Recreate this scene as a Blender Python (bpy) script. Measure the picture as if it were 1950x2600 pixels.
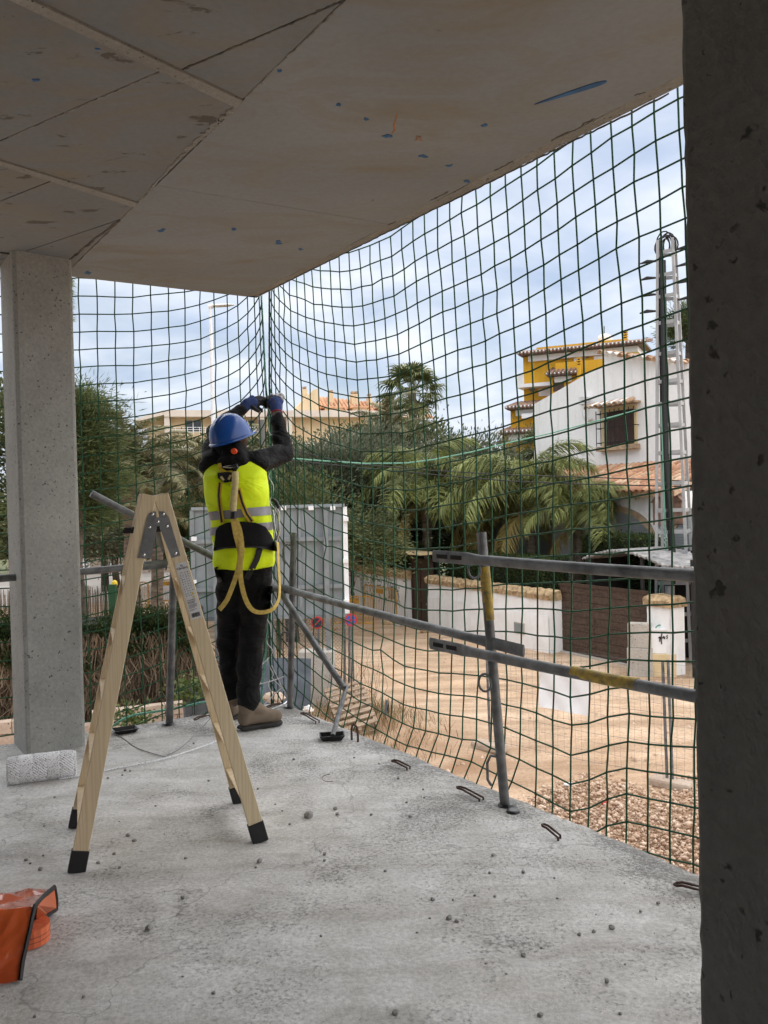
import bpy, bmesh, math, random
import numpy as np
from mathutils import Vector, Matrix
from mathutils.bvhtree import BVHTree

for o in list(bpy.data.objects):
    bpy.data.objects.remove(o)
SC = bpy.context.scene
COL = SC.collection
PI = math.pi
random.seed(7)
RNG = np.random.default_rng(11)

# ------------------------------------------------------------------ camera
F_PX = 2120.0            # focal length in photograph pixels (1950 x 2600)
PITCH, ROLL, CAM_H = 0.7, 1.4, 1.27
cam_d = bpy.data.cameras.new('camera')
cam = bpy.data.objects.new('camera', cam_d)
COL.objects.link(cam)
cam_d.sensor_fit = 'VERTICAL'
cam_d.sensor_height = 36.0
cam_d.lens = F_PX / 2600.0 * 36.0
cam_d.clip_start, cam_d.clip_end = 0.05, 3000
RC = Matrix.Rotation(math.radians(90 - PITCH), 3, 'X') @ Matrix.Rotation(math.radians(-ROLL), 3, 'Z')
EYE = Vector((0, 0, CAM_H))
cam.matrix_world = Matrix.Translation(EYE) @ RC.to_4x4()
SC.camera = cam

# ------------------------------------------------------------------ world, sun, exposure
SUN_AZ, SUN_EL = 66.0, 60.0      # azimuth clockwise from +Y
w = bpy.data.worlds.new('World')
SC.world = w
w.use_nodes = True
nt = w.node_tree
nt.nodes.clear()
N = nt.nodes.new
L = nt.links.new
out = N('ShaderNodeOutputWorld'); bg = N('ShaderNodeBackground')
sky = N('ShaderNodeTexSky'); sky.sky_type = 'NISHITA'; sky.sun_disc = False
sky.sun_elevation = math.radians(SUN_EL); sky.sun_rotation = math.radians(SUN_AZ)
sky.air_density = 1.0; sky.dust_density = 2.0
tc = N('ShaderNodeTexCoord'); sep = N('ShaderNodeSeparateXYZ'); L(tc.outputs['Generated'], sep.inputs[0])
mx = N('ShaderNodeMath'); mx.operation = 'MAXIMUM'; L(sep.outputs['Z'], mx.inputs[0]); mx.inputs[1].default_value = 0.0
ad = N('ShaderNodeMath'); ad.operation = 'ADD'; L(mx.outputs[0], ad.inputs[0]); ad.inputs[1].default_value = 0.22
dx = N('ShaderNodeMath'); dx.operation = 'DIVIDE'; L(sep.outputs['X'], dx.inputs[0]); L(ad.outputs[0], dx.inputs[1])
dy = N('ShaderNodeMath'); dy.operation = 'DIVIDE'; L(sep.outputs['Y'], dy.inputs[0]); L(ad.outputs[0], dy.inputs[1])
cb = N('ShaderNodeCombineXYZ'); L(dx.outputs[0], cb.inputs[0]); L(dy.outputs[0], cb.inputs[1])
n1 = N('ShaderNodeTexNoise'); n1.inputs['Scale'].default_value = 1.9; n1.inputs['Detail'].default_value = 6; n1.inputs['Roughness'].default_value = 0.55; n1.inputs['Distortion'].default_value = 0.5
L(cb.outputs[0], n1.inputs['Vector'])
r1 = N('ShaderNodeValToRGB'); r1.color_ramp.elements[0].position = 0.36; r1.color_ramp.elements[1].position = 0.62
r1.color_ramp.elements[0].color = (0.42, 0.42, 0.42, 1); r1.color_ramp.elements[1].color = (1, 1, 1, 1)
L(n1.outputs['Fac'], r1.inputs[0])
n2 = N('ShaderNodeTexNoise'); n2.inputs['Scale'].default_value = 3.2; n2.inputs['Detail'].default_value = 5
L(cb.outputs[0], n2.inputs['Vector'])
r2 = N('ShaderNodeValToRGB'); r2.color_ramp.elements[0].position = 0.3; r2.color_ramp.elements[1].position = 0.7
r2.color_ramp.elements[0].color = (4.7, 5.5, 7.0, 1); r2.color_ramp.elements[1].color = (8.0, 8.3, 8.8, 1)
L(n2.outputs['Fac'], r2.inputs[0])
mix = N('ShaderNodeMix'); mix.data_type = 'RGBA'; mix.clamp_result = False
L(r1.outputs[0], mix.inputs[0]); L(sky.outputs[0], mix.inputs[6]); L(r2.outputs[0], mix.inputs[7])
L(mix.outputs[2], bg.inputs['Color'])
bg.inputs['Strength'].default_value = 0.045
L(bg.outputs[0], out.inputs[0])

sun_d = bpy.data.lights.new('sun', 'SUN'); sun = bpy.data.objects.new('sun', sun_d); COL.objects.link(sun)
sun_d.energy = 1.5; sun_d.angle = math.radians(170); sun_d.color = (1.0, 0.96, 0.90)
az, el = math.radians(SUN_AZ), math.radians(SUN_EL)
SUN_DIR = Vector((math.sin(az) * math.cos(el), math.cos(az) * math.cos(el), math.sin(el)))
sun.rotation_euler = SUN_DIR.to_track_quat('Z', 'Y').to_euler()
sun.location = (20, 10, 30)

SC.render.engine = 'CYCLES'
SC.cycles.use_denoising = True
SC.cycles.max_bounces = 7
SC.cycles.diffuse_bounces = 5
SC.cycles.glossy_bounces = 2
SC.cycles.transmission_bounces = 2
SC.cycles.use_adaptive_sampling = True
SC.cycles.adaptive_threshold = 0.025
SC.view_settings.view_transform = 'Standard'
SC.view_settings.look = 'None'
SC.view_settings.exposure = 1.62
SC.view_settings.gamma = 1.0
SC.view_settings.use_curve_mapping = False

# ------------------------------------------------------------------ pixel helpers (find where things stand in the place)
def ray(x, y):
    return RC @ Vector(((x - 975.0) / F_PX, (1300.0 - y) / F_PX, -1.0))
def G(x, y, z=0.0):
    d = ray(x, y); return EYE + d * ((z - CAM_H) / d.z)
def D(x, y, Y):
    d = ray(x, y); return EYE + d * (Y / d.y)
def PX(p):
    q = RC.transposed() @ (Vector(p) - EYE); return (975 - F_PX * q.x / q.z, 1300 + F_PX * q.y / q.z)
GZ = -2.70               # street level, the slab floor being z = 0
CEIL = 2.60

# ------------------------------------------------------------------ object helpers
def link(o, parent=None):
    COL.objects.link(o)
    if parent is not None:
        o.parent = parent
        if parent.parent is None:
            o.matrix_parent_inverse = Matrix.Translation(-Vector(parent.location))
    return o
def tag(o, label=None, cat=None, group=None, kind=None):
    if label: o['label'] = label
    if cat: o['category'] = cat
    if group: o['group'] = group
    if kind: o['kind'] = kind
    return o
def thing(name, label, cat, loc=(0, 0, 0), group=None):
    o = bpy.data.objects.new(name, None); o.empty_display_size = 0.1
    o.location = loc
    COL.objects.link(o)
    return tag(o, label, cat, group)
def copy_tree(o, parent=None):
    c = o.copy(); COL.objects.link(c)
    if parent is not None: c.parent = parent
    for ch in list(o.children):
        copy_tree(ch, c)
    return c
def add_mesh(name, me, mat, parent=None, recenter=True):
    o = bpy.data.objects.new(name, me)
    if mat is not None: me.materials.append(mat)
    if parent is None and recenter and len(me.vertices):
        co = np.empty(len(me.vertices) * 3); me.vertices.foreach_get('co', co); co = co.reshape(-1, 3)
        c = (co.min(0) + co.max(0)) / 2; c[2] = co[:, 2].min()
        me.vertices.foreach_set('co', (co - c).ravel()); o.location = c
    return link(o, parent)
def np_mesh(name, V, Fa, mat, parent=None, smooth=False, recenter=True):
    V = np.asarray(V, dtype=np.float64); Fa = np.asarray(Fa, dtype=np.int32)
    k = Fa.shape[1]
    me = bpy.data.meshes.new(name)
    me.vertices.add(len(V)); me.vertices.foreach_set('co', V.ravel())
    me.loops.add(Fa.size); me.loops.foreach_set('vertex_index', Fa.ravel())
    me.polygons.add(len(Fa)); me.polygons.foreach_set('loop_start', np.arange(0, Fa.size, k, dtype=np.int32))
    me.polygons.foreach_set('loop_total', np.full(len(Fa), k, dtype=np.int32))
    if smooth: me.polygons.foreach_set('use_smooth', np.ones(len(Fa), dtype=bool))
    me.update(calc_edges=True)
    return add_mesh(name, me, mat, parent, recenter)

class MB:
    def __init__(s): s.v = []; s.f = []
    def add(s, vs, fs):
        b = len(s.v); s.v += [tuple(p) for p in vs]; s.f += [tuple(i + b for i in f) for f in fs]; return s
    def box8(s, c):     # c: 4 bottom then 4 top
        return s.add(c, [(3, 2, 1, 0), (4, 5, 6, 7), (0, 1, 5, 4), (1, 2, 6, 5), (2, 3, 7, 6), (3, 0, 4, 7)])
    def box(s, x0, x1, y0, y1, z0, z1):
        return s.box8([(x0, y0, z0), (x1, y0, z0), (x1, y1, z0), (x0, y1, z0), (x0, y0, z1), (x1, y0, z1), (x1, y1, z1), (x0, y1, z1)])
    def obox(s, p, q, a, b):   # beam from p to q with half-vectors a and b
        p, q, a, b = Vector(p), Vector(q), Vector(a), Vector(b)
        return s.box8([p - a - b, p + a - b, p + a + b, p - a + b, q - a - b, q + a - b, q + a + b, q - a + b])
    def prism(s, poly, off):
        n = len(poly); off = Vector(off); poly = [Vector(p) for p in poly]
        return s.add(poly + [p + off for p in poly], [tuple(range(n - 1, -1, -1)), tuple(range(n, 2 * n))] + [(i, (i + 1) % n, n + (i + 1) % n, n + i) for i in range(n)])
    def rings(s, rs, cap0=True, cap1=True, closed=True):
        b = len(s.v); n = len(rs[0])
        for r in rs: s.v += [tuple(p) for p in r]
        for k in range(len(rs) - 1):
            for i in range(n if closed else n - 1):
                j = (i + 1) % n
                s.f.append((b + k * n + i, b + k * n + j, b + (k + 1) * n + j, b + (k + 1) * n + i))
        if closed and cap0: s.f.append(tuple(b + i for i in range(n - 1, -1, -1)))
        if closed and cap1: s.f.append(tuple(b + (len(rs) - 1) * n + i for i in range(n)))
        return s
    def tube(s, pts, r, n=8, flat=None, up=None, caps=True):
        pts = [Vector(p) for p in pts]; m = len(pts)
        rs = r if isinstance(r, (list, tuple)) else [r] * m
        rings = []; prev = None
        for i, p in enumerate(pts):
            t = (pts[min(i + 1, m - 1)] - pts[max(i - 1, 0)])
            if t.length < 1e-9: t = Vector((0, 0, 1))
            t.normalize()
            if prev is None:
                ref = Vector(up) if up else (Vector((0, 0, 1)) if abs(t.z) < 0.9 else Vector((1, 0, 0)))
            else: ref = prev
            a = ref - t * ref.dot(t)
            if a.length < 1e-6: a = t.orthogonal()
            a.normalize(); bvec = t.cross(a); prev = a
            ka, kb = (1, 1) if flat is None else (flat[i] if isinstance(flat, list) else flat)
            rings.append([p + a * (math.cos(q) * rs[i] * ka) + bvec * (math.sin(q) * rs[i] * kb) for q in [2 * PI * k / n for k in range(n)]])
        return s.rings(rings, caps, caps)
    def ball(s, c, r, n=8, m=5, sc=(1, 1, 1)):
        c = Vector(c); rs = []
        for k in range(m + 1):
            th = PI * (0.04 + 0.92 * k / m)
            rs.append([c + Vector((math.cos(q) * math.sin(th) * r * sc[0], math.sin(q) * math.sin(th) * r * sc[1], -math.cos(th) * r * sc[2])) for q in [2 * PI * i / n for i in range(n)]])
        return s.rings(rs)
    def disc(s, c, nrm, r, t, n=20):
        c, nrm = Vector(c), Vector(nrm).normalized()
        return s.tube([c - nrm * t / 2, c + nrm * t / 2], r, n)
    def build(s, name, mat, parent=None, smooth=False, bevel=0.0, recenter=True):
        me = bpy.data.meshes.new(name); me.from_pydata(s.v, [], s.f)
        if bevel:
            bm = bmesh.new(); bm.from_mesh(me)
            bmesh.ops.recalc_face_normals(bm, faces=bm.faces)
            bmesh.ops.bevel(bm, geom=[e for e in bm.edges if e.calc_face_angle(0) > 0.5], offset=bevel, segments=2, affect='EDGES', profile=0.5)
            bm.to_mesh(me); bm.free()
        else:
            bm = bmesh.new(); bm.from_mesh(me); bmesh.ops.recalc_face_normals(bm, faces=bm.faces); bm.to_mesh(me); bm.free()
        if smooth:
            for p in me.polygons: p.use_smooth = True
            try: me.set_sharp_from_angle(angle=math.radians(50))
            except Exception: pass
        me.update()
        return add_mesh(name, me, mat, parent, recenter)

class Frame:      # a vertical plane in the place: o + u*a + n*d + z
    def __init__(s, P0, u):
        s.o = Vector((P0[0], P0[1], 0)); s.u = Vector((u[0], u[1], 0)).normalized(); s.n = Vector((s.u.y, -s.u.x, 0))
    def W(s, a, z, d=0.0): return s.o + s.u * a + s.n * d + Vector((0, 0, z))
    def px(s, x, y, d=0.0):
        r = ray(x, y); t = (s.o + s.n * d - EYE).dot(s.n) / r.dot(s.n); p = EYE + r * t
        return (p - s.o).dot(s.u), p.z
    def box(s, mb, a0, a1, z0, z1, d0, d1):
        return mb.box8([s.W(a0, z0, d0), s.W(a1, z0, d0), s.W(a1, z0, d1), s.W(a0, z0, d1), s.W(a0, z1, d0), s.W(a1, z1, d0), s.W(a1, z1, d1), s.W(a0, z1, d1)])
    def prism(s, mb, pts, d0, d1):
        return mb.prism([s.W(a, z, d0) for a, z in pts], s.n * (d1 - d0))

def text_mesh(txt, size, frame_fn, mat, parent, name='lettering', ext=0.0005):
    cu = bpy.data.curves.new('t', 'FONT'); cu.body = txt; cu.size = size; cu.extrude = ext; cu.align_x = 'CENTER'
    to = bpy.data.objects.new('t', cu); COL.objects.link(to)
    dg = bpy.context.evaluated_depsgraph_get()
    me = bpy.data.meshes.new_from_object(to.evaluated_get(dg))
    bpy.data.objects.remove(to); bpy.data.curves.remove(cu)
    for v in me.vertices: v.co = frame_fn(v.co.x, v.co.y, v.co.z)
    me.materials.clear()
    return add_mesh(name, me, mat, parent)

# ------------------------------------------------------------------ materials
def nm(name):
    m = bpy.data.materials.new(name); m.use_nodes = True
    t = m.node_tree; return m, t, t.nodes['Principled BSDF']
def noise(t, scale, detail=4, rough=0.55, vec=None, dist=0.0):
    n = t.nodes.new('ShaderNodeTexNoise'); n.inputs['Scale'].default_value = scale; n.inputs['Detail'].default_value = detail
    n.inputs['Roughness'].default_value = rough; n.inputs['Distortion'].default_value = dist
    if vec is not None: t.links.new(vec, n.inputs['Vector'])
    return n
def ramp(t, src, stops):
    r = t.nodes.new('ShaderNodeValToRGB'); e = r.color_ramp.elements
    while len(e) < len(stops): e.new(0.5)
    for i, (p, c) in enumerate(stops):
        e[i].position = p; e[i].color = (*c, 1) if len(c) == 3 else c
    t.links.new(src, r.inputs[0]); return r
def mixc(t, fac, a, b, mode='MIX'):
    m = t.nodes.new('ShaderNodeMix'); m.data_type = 'RGBA'; m.blend_type = mode
    for k, v in (('Factor', fac), ('A', a), ('B', b)):
        i = m.inputs[k] if k == 'Factor' else [x for x in m.inputs if x.name == k and x.type == 'RGBA'][0]
        if hasattr(v, 'is_linked') or hasattr(v, 'links'): t.links.new(v, i)
        elif isinstance(v, (int, float)): i.default_value = v
        else: i.default_value = (*v, 1)
    return [o for o in m.outputs if o.type == 'RGBA'][0]
def coords(t, kind='Object', scale=None):
    c = t.nodes.new('ShaderNodeTexCoord')
    if scale is None: return c.outputs[kind]
    m = t.nodes.new('ShaderNodeMapping'); m.inputs['Scale'].default_value = scale; t.links.new(c.outputs[kind], m.inputs['Vector']); return m.outputs[0]
def bump(t, p, h, strength, dist=0.01):
    b = t.nodes.new('ShaderNodeBump'); b.inputs['Strength'].default_value = strength; b.inputs['Distance'].default_value = dist
    t.links.new(h, b.inputs['Height']); t.links.new(b.outputs[0], p.inputs['Normal'])
def basic(name, col, rough=0.6, metal=0.0, var=0.15, scale=6.0, bstr=0.0, bscale=40.0, col2=None, stretch=None, spec=0.5):
    m, t, p = nm(name)
    v = coords(t, scale=stretch)
    n = noise(t, scale, 5, vec=v)
    c2 = col2 or tuple(max(0, c * (1 - var * 2)) for c in col)
    r = ramp(t, n.outputs['Fac'], [(0.3, c2), (0.7, tuple(min(1, c * (1 + var)) for c in col))])
    t.links.new(r.outputs[0], p.inputs['Base Color'])
    p.inputs['Roughness'].default_value = rough; p.inputs['Metallic'].default_value = metal
    p.inputs['Specular IOR Level'].default_value = spec
    if bstr:
        b = noise(t, bscale, 4, vec=v); bump(t, p, b.outputs['Fac'], bstr)
    return m
def leafmat(name, a, b, trans=0.25, rough=0.55):
    m, t, p = nm(name)
    g = t.nodes.new('ShaderNodeNewGeometry')
    r = ramp(t, g.outputs['Random Per Island'], [(0.0, a), (1.0, b)])
    n = noise(t, 0.9, 3, vec=coords(t))
    k = ramp(t, n.outputs['Fac'], [(0.3, (0.6, 0.6, 0.6)), (0.7, (1.15, 1.15, 1.15))])
    c = mixc(t, 1.0, r.outputs[0], k.outputs[0], 'MULTIPLY')
    t.links.new(c, p.inputs['Base Color']); p.inputs['Roughness'].default_value = rough
    p.inputs['Specular IOR Level'].default_value = 0.3
    tr = t.nodes.new('ShaderNodeBsdfTranslucent'); t.links.new(c, tr.inputs['Color'])
    ms = t.nodes.new('ShaderNodeMixShader'); ms.inputs[0].default_value = trans
    t.links.new(p.outputs[0], ms.inputs[1]); t.links.new(tr.outputs[0], ms.inputs[2])
    t.links.new(ms.outputs[0], t.nodes['Material Output'].inputs['Surface'])
    return m
def concrete(name, a, b, pore=30.0, pore_amt=0.5, bstr=0.25, stain=(0.25, 0.22, 0.18), stain_amt=0.35, stretch=(1, 1, 0.25), fine=60.0, pore_col=(0.05, 0.048, 0.042)):
    m, t, p = nm(name)
    v = coords(t)
    n = noise(t, 2.2, 6, 0.6, v); f = noise(t, fine, 5, 0.6, v)
    s = noise(t, 3.0, 5, 0.6, coords(t, scale=stretch), 0.6)
    base = ramp(t, n.outputs['Fac'], [(0.3, a), (0.7, b)]).outputs[0]
    sm = ramp(t, s.outputs['Fac'], [(0.5, (0, 0, 0)), (0.8, (stain_amt,) * 3)]).outputs[0]
    c = mixc(t, sm, base, stain)
    fm = ramp(t, f.outputs['Fac'], [(0.3, (0.86,) * 3), (0.7, (1.1,) * 3)]).outputs[0]
    c = mixc(t, 1.0, c, fm, 'MULTIPLY')
    vo = t.nodes.new('ShaderNodeTexVoronoi'); vo.inputs['Scale'].default_value = pore; dn = noise(t, pore * 1.3, 3, 0.6, v); va = t.nodes.new('ShaderNodeVectorMath'); va.operation = 'MULTIPLY_ADD'; t.links.new(dn.outputs['Color'], va.inputs[0]); va.inputs[1].default_value = (1.1 / pore,) * 3; t.links.new(v, va.inputs[2]); t.links.new(va.outputs[0], vo.inputs['Vector'])
    wn = noise(t, pore * 0.35, 2, 0.5, v)
    # a pore only where the cell is close to its seed and a coarse noise allows it
    th = t.nodes.new('ShaderNodeMath'); th.operation = 'MULTIPLY_ADD'; t.links.new(wn.outputs['Fac'], th.inputs[0]); th.inputs[1].default_value = -0.9 * pore_amt; th.inputs[2].default_value = 0.47 * pore_amt
    sb = t.nodes.new('ShaderNodeMath'); sb.operation = 'ADD'; t.links.new(vo.outputs['Distance'], sb.inputs[0]); t.links.new(th.outputs[0], sb.inputs[1])
    pm = ramp(t, sb.outputs[0], [(0.08, (0.9,) * 3), (0.20, (0, 0, 0))]).outputs[0]
    c = mixc(t, pm, c, pore_col)
    t.links.new(c, p.inputs['Base Color']); p.inputs['Roughness'].default_value = 0.9; p.inputs['Specular IOR Level'].default_value = 0.25
    hh = mixc(t, pm, f.outputs['Fac'], (0, 0, 0))
    bump(t, p, hh, bstr, 0.01)
    return m
# ------------------------------------------------------------------ material set
M = {}
def floor_material():
    m, t, p = nm('slab_concrete')
    v = coords(t)
    big = noise(t, 0.9, 6, 0.6, v, 0.4); mid = noise(t, 5.0, 6, 0.65, v, 0.3); fine = noise(t, 70, 6, 0.7, v); grit = noise(t, 75, 8, 0.8, v)
    base = ramp(t, big.outputs['Fac'], [(0.28, (0.51, 0.495, 0.465)), (0.5, (0.61, 0.60, 0.58)), (0.72, (0.69, 0.69, 0.68))]).outputs[0]
    k = ramp(t, mid.outputs['Fac'], [(0.3, (0.80, 0.79, 0.77)), (0.62, (1.06, 1.06, 1.06))]).outputs[0]
    c = mixc(t, 1.0, base, k, 'MULTIPLY')
    k2 = ramp(t, fine.outputs['Fac'], [(0.32, (0.72,) * 3), (0.6, (1.06,) * 3)]).outputs[0]
    c = mixc(t, 1.0, c, k2, 'MULTIPLY')
    # worn, gritty dark patches; denser along the cast edges
    at = t.nodes.new('ShaderNodeAttribute'); at.attribute_name = 'edge'
    ea = t.nodes.new('ShaderNodeMath'); ea.operation = 'MULTIPLY_ADD'; t.links.new(at.outputs['Fac'], ea.inputs[0]); ea.inputs[1].default_value = 0.19; ea.inputs[2].default_value = 0.0
    pat = noise(t, 2.4, 5, 0.65, v, 0.5)
    s1 = t.nodes.new('ShaderNodeMath'); s1.operation = 'MULTIPLY_ADD'; t.links.new(pat.outputs['Fac'], s1.inputs[0]); s1.inputs[1].default_value = 0.62; t.links.new(ea.outputs[0], s1.inputs[2])
    s2 = t.nodes.new('ShaderNodeMath'); s2.operation = 'ADD'; t.links.new(grit.outputs['Fac'], s2.inputs[0]); t.links.new(s1.outputs[0], s2.inputs[1])
    pm = ramp(t, s2.outputs[0], [(0.86, (0, 0, 0)), (1.0, (0.75,) * 3)]).outputs[0]
    c = mixc(t, pm, c, (0.10, 0.098, 0.092))
    yl = noise(t, 1.3, 3, 0.5, coords(t, scale=(1, 1, 1)), 0.2)
    ym = ramp(t, yl.outputs['Fac'], [(0.56, (0, 0, 0)), (0.75, (0.35,) * 3)]).outputs[0]
    c = mixc(t, ym, c, (0.46, 0.42, 0.33))
    t.links.new(c, p.inputs['Base Color']); p.inputs['Roughness'].default_value = 0.85; p.inputs['Specular IOR Level'].default_value = 0.3
    # trowel sweeps, cement smears and a few hairline cracks
    sw1 = t.nodes.new('ShaderNodeTexWave'); sw1.wave_type = 'RINGS'; sw1.inputs['Scale'].default_value = 1.1; sw1.inputs['Distortion'].default_value = 7.0; sw1.inputs['Detail'].default_value = 4; sw1.inputs['Detail Scale'].default_value = 0.7; t.links.new(v, sw1.inputs['Vector'])
    c = mixc(t, 1.0, c, ramp(t, sw1.outputs['Fac'], [(0.0, (0.90, 0.89, 0.88)), (0.10, (1.0,) * 3), (0.9, (1.0,) * 3), (1.0, (1.07,) * 3)]).outputs[0], 'MULTIPLY')
    sm_ = noise(t, 1.7, 4, 0.55, coords(t, scale=(1, 1.7, 1)), 1.4)
    c = mixc(t, ramp(t, sm_.outputs['Fac'], [(0.60, (0, 0, 0)), (0.66, (0.45,) * 3)]).outputs[0], c, (0.66, 0.66, 0.65))
    c = mixc(t, ramp(t, sm_.outputs['Fac'], [(0.30, (0.4,) * 3), (0.36, (0, 0, 0))]).outputs[0], c, (0.30, 0.285, 0.26))
    cv = t.nodes.new('ShaderNodeTexVoronoi'); cv.feature = 'DISTANCE_TO_EDGE'; cv.inputs['Scale'].default_value = 0.55; cw = noise(t, 3.0, 4, 0.6, v); cva = t.nodes.new('ShaderNodeVectorMath'); cva.operation = 'MULTIPLY_ADD'; t.links.new(cw.outputs['Color'], cva.inputs[0]); cva.inputs[1].default_value = (0.5,) * 3; t.links.new(v, cva.inputs[2]); t.links.new(cva.outputs[0], cv.inputs['Vector'])
    c = mixc(t, ramp(t, cv.outputs['Distance'], [(0.0, (0.5,) * 3), (0.0016, (0, 0, 0))]).outputs[0], c, (0.16, 0.155, 0.145))
    t.links.new(c, p.inputs['Base Color'])
    h = mixc(t, pm, mixc(t, 0.5, fine.outputs['Fac'], grit.outputs['Fac']), (0.1, 0.1, 0.1))
    bump(t, p, h, 0.75, 0.006)
    return m
def ceiling_material(name, a, b, spots):
    m, t, p = nm(name)
    v = coords(t)
    big = noise(t, 0.8, 5, 0.55, v, 0.5); fine = noise(t, 40, 5, 0.6, v); st = noise(t, 1.7, 6, 0.65, coords(t, scale=(1.0, 2.2, 1)), 1.2)
    base = ramp(t, big.outputs['Fac'], [(0.3, a), (0.7, b)]).outputs[0]
    k = ramp(t, fine.outputs['Fac'], [(0.3, (0.93,) * 3), (0.7, (1.04,) * 3)]).outputs[0]
    c = mixc(t, 1.0, base, k, 'MULTIPLY')
    sm = ramp(t, st.outputs['Fac'], [(0.46, (0, 0, 0)), (0.72, (0.75,) * 3)]).outputs[0]
    c = mixc(t, sm, c, (0.25, 0.21, 0.15))
    sp = noise(t, 8.0, 5, 0.62, coords(t, scale=(0.6, 1.3, 1)), 0.5); sq = noise(t, 0.9, 2, 0.5, v)
    ad = t.nodes.new('ShaderNodeMath'); ad.operation = 'MULTIPLY_ADD'; t.links.new(sq.outputs['Fac'], ad.inputs[0]); ad.inputs[1].default_value = 0.22; t.links.new(sp.outputs['Fac'], ad.inputs[2])
    pm = ramp(t, ad.outputs[0], [(0.815 - spots, (0, 0, 0)), (0.85 - spots, (0.75,) * 3)]).outputs[0]
    c = mixc(t, pm, c, (0.085, 0.072, 0.055))
    t.links.new(c, p.inputs['Base Color']); p.inputs['Roughness'].default_value = 0.85; p.inputs['Specular IOR Level'].default_value = 0.25
    bump(t, p, mixc(t, 0.5, fine.outputs['Fac'], st.outputs['Fac']), 0.12, 0.01)
    return m
def sand_material():
    m, t, p = nm('sand')
    v = coords(t)
    big = noise(t, 0.16, 6, 0.6, v, 0.6); mid = noise(t, 1.4, 6, 0.65, v); fine = noise(t, 22, 6, 0.7, v); mpn = t.nodes.new('ShaderNodeMapping'); mpn.inputs['Rotation'].default_value = (0, 0, math.radians(62)); mpn.inputs['Scale'].default_value = (0.22, 2.2, 1); t.links.new(v, mpn.inputs['Vector']); tr = noise(t, 1.0, 5, 0.65, mpn.outputs[0], 0.6)
    base = ramp(t, big.outputs['Fac'], [(0.3, (0.50, 0.335, 0.21)), (0.55, (0.61, 0.45, 0.315)), (0.75, (0.66, 0.53, 0.40))]).outputs[0]
    c = mixc(t, 1.0, base, ramp(t, mid.outputs['Fac'], [(0.3, (0.78, 0.76, 0.74)), (0.7, (1.08, 1.08, 1.08))]).outputs[0], 'MULTIPLY')
    c = mixc(t, 1.0, c, ramp(t, tr.outputs['Fac'], [(0.36, (0.74, 0.71, 0.68)), (0.52, (0.98,) * 3), (0.66, (1.10,) * 3)]).outputs[0], 'MULTIPLY')
    c = mixc(t, 1.0, c, ramp(t, fine.outputs['Fac'], [(0.28, (0.62,) * 3), (0.55, (1.04,) * 3)]).outputs[0], 'MULTIPLY')
    at = t.nodes.new('ShaderNodeAttribute'); at.attribute_name = 'soil'
    c = mixc(t, at.outputs['Fac'], c, mixc(t, fine.outputs['Fac'], (0.20, 0.11, 0.06), (0.36, 0.22, 0.13)))
    t.links.new(c, p.inputs['Base Color']); p.inputs['Roughness'].default_value = 0.95; p.inputs['Specular IOR Level'].default_value = 0.15
    bump(t, p, mixc(t, 0.5, mid.outputs['Fac'], fine.outputs['Fac']), 0.8, 0.04)
    return m
def wood_material(name, a, b, scale=1.0, axis='Z', rough=0.5):
    m, t, p = nm(name)
    sc = {'Z': (1, 1, 0.045), 'X': (0.045, 1, 1), 'Y': (1, 0.045, 1)}[axis]
    v = coords(t, scale=sc)
    d = noise(t, 3.0 * scale, 3, 0.5, v); w1 = t.nodes.new('ShaderNodeTexWave')
    w1.inputs['Scale'].default_value = 26 * scale; w1.inputs['Distortion'].default_value = 14; w1.inputs['Detail'].default_value = 2; w1.inputs['Detail Scale'].default_value = 0.6
    t.links.new(v, w1.inputs['Vector'])
    f = noise(t, 120 * scale, 3, 0.6, v)
    c = ramp(t, w1.outputs['Fac'], [(0.0, a), (0.55, b), (1.0, b)]).outputs[0]
    c = mixc(t, 1.0, c, ramp(t, d.outputs['Fac'], [(0.3, (0.9, 0.88, 0.84)), (0.7, (1.05,) * 3)]).outputs[0], 'MULTIPLY')
    c = mixc(t, 1.0, c, ramp(t, f.outputs['Fac'], [(0.3, (0.92,) * 3), (0.7, (1.03,) * 3)]).outputs[0], 'MULTIPLY')
    t.links.new(c, p.inputs['Base Color']); p.inputs['Roughness'].default_value = rough
    bump(t, p, f.outputs['Fac'], 0.05)
    return m
def plaster(name, col, streak=0.16, low=0.10, sc=1.0):
    m, t, p = nm(name); v = coords(t)
    a = noise(t, 0.5 * sc, 5, 0.6, v, 0.5); b = noise(t, 3.0 * sc, 5, 0.65, coords(t, scale=(1, 1, 0.10)), 0.3); c_ = noise(t, 9 * sc, 5, 0.7, v)
    c = mixc(t, 1.0, col, ramp(t, a.outputs['Fac'], [(0.3, (1 - low, 1 - low, 1 - low * 1.2)), (0.7, (1.03,) * 3)]).outputs[0], 'MULTIPLY')
    c = mixc(t, 1.0, c, ramp(t, b.outputs['Fac'], [(0.28, (1 - streak, 1 - streak * 1.1, 1 - streak * 1.3)), (0.5, (1.0,) * 3)]).outputs[0], 'MULTIPLY')
    c = mixc(t, 1.0, c, ramp(t, c_.outputs['Fac'], [(0.3, (0.95,) * 3), (0.7, (1.02,) * 3)]).outputs[0], 'MULTIPLY')
    t.links.new(c, p.inputs['Base Color']); p.inputs['Roughness'].default_value = 0.9; p.inputs['Specular IOR Level'].default_value = 0.2
    bump(t, p, c_.outputs['Fac'], 0.25, 0.02); return m
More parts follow.
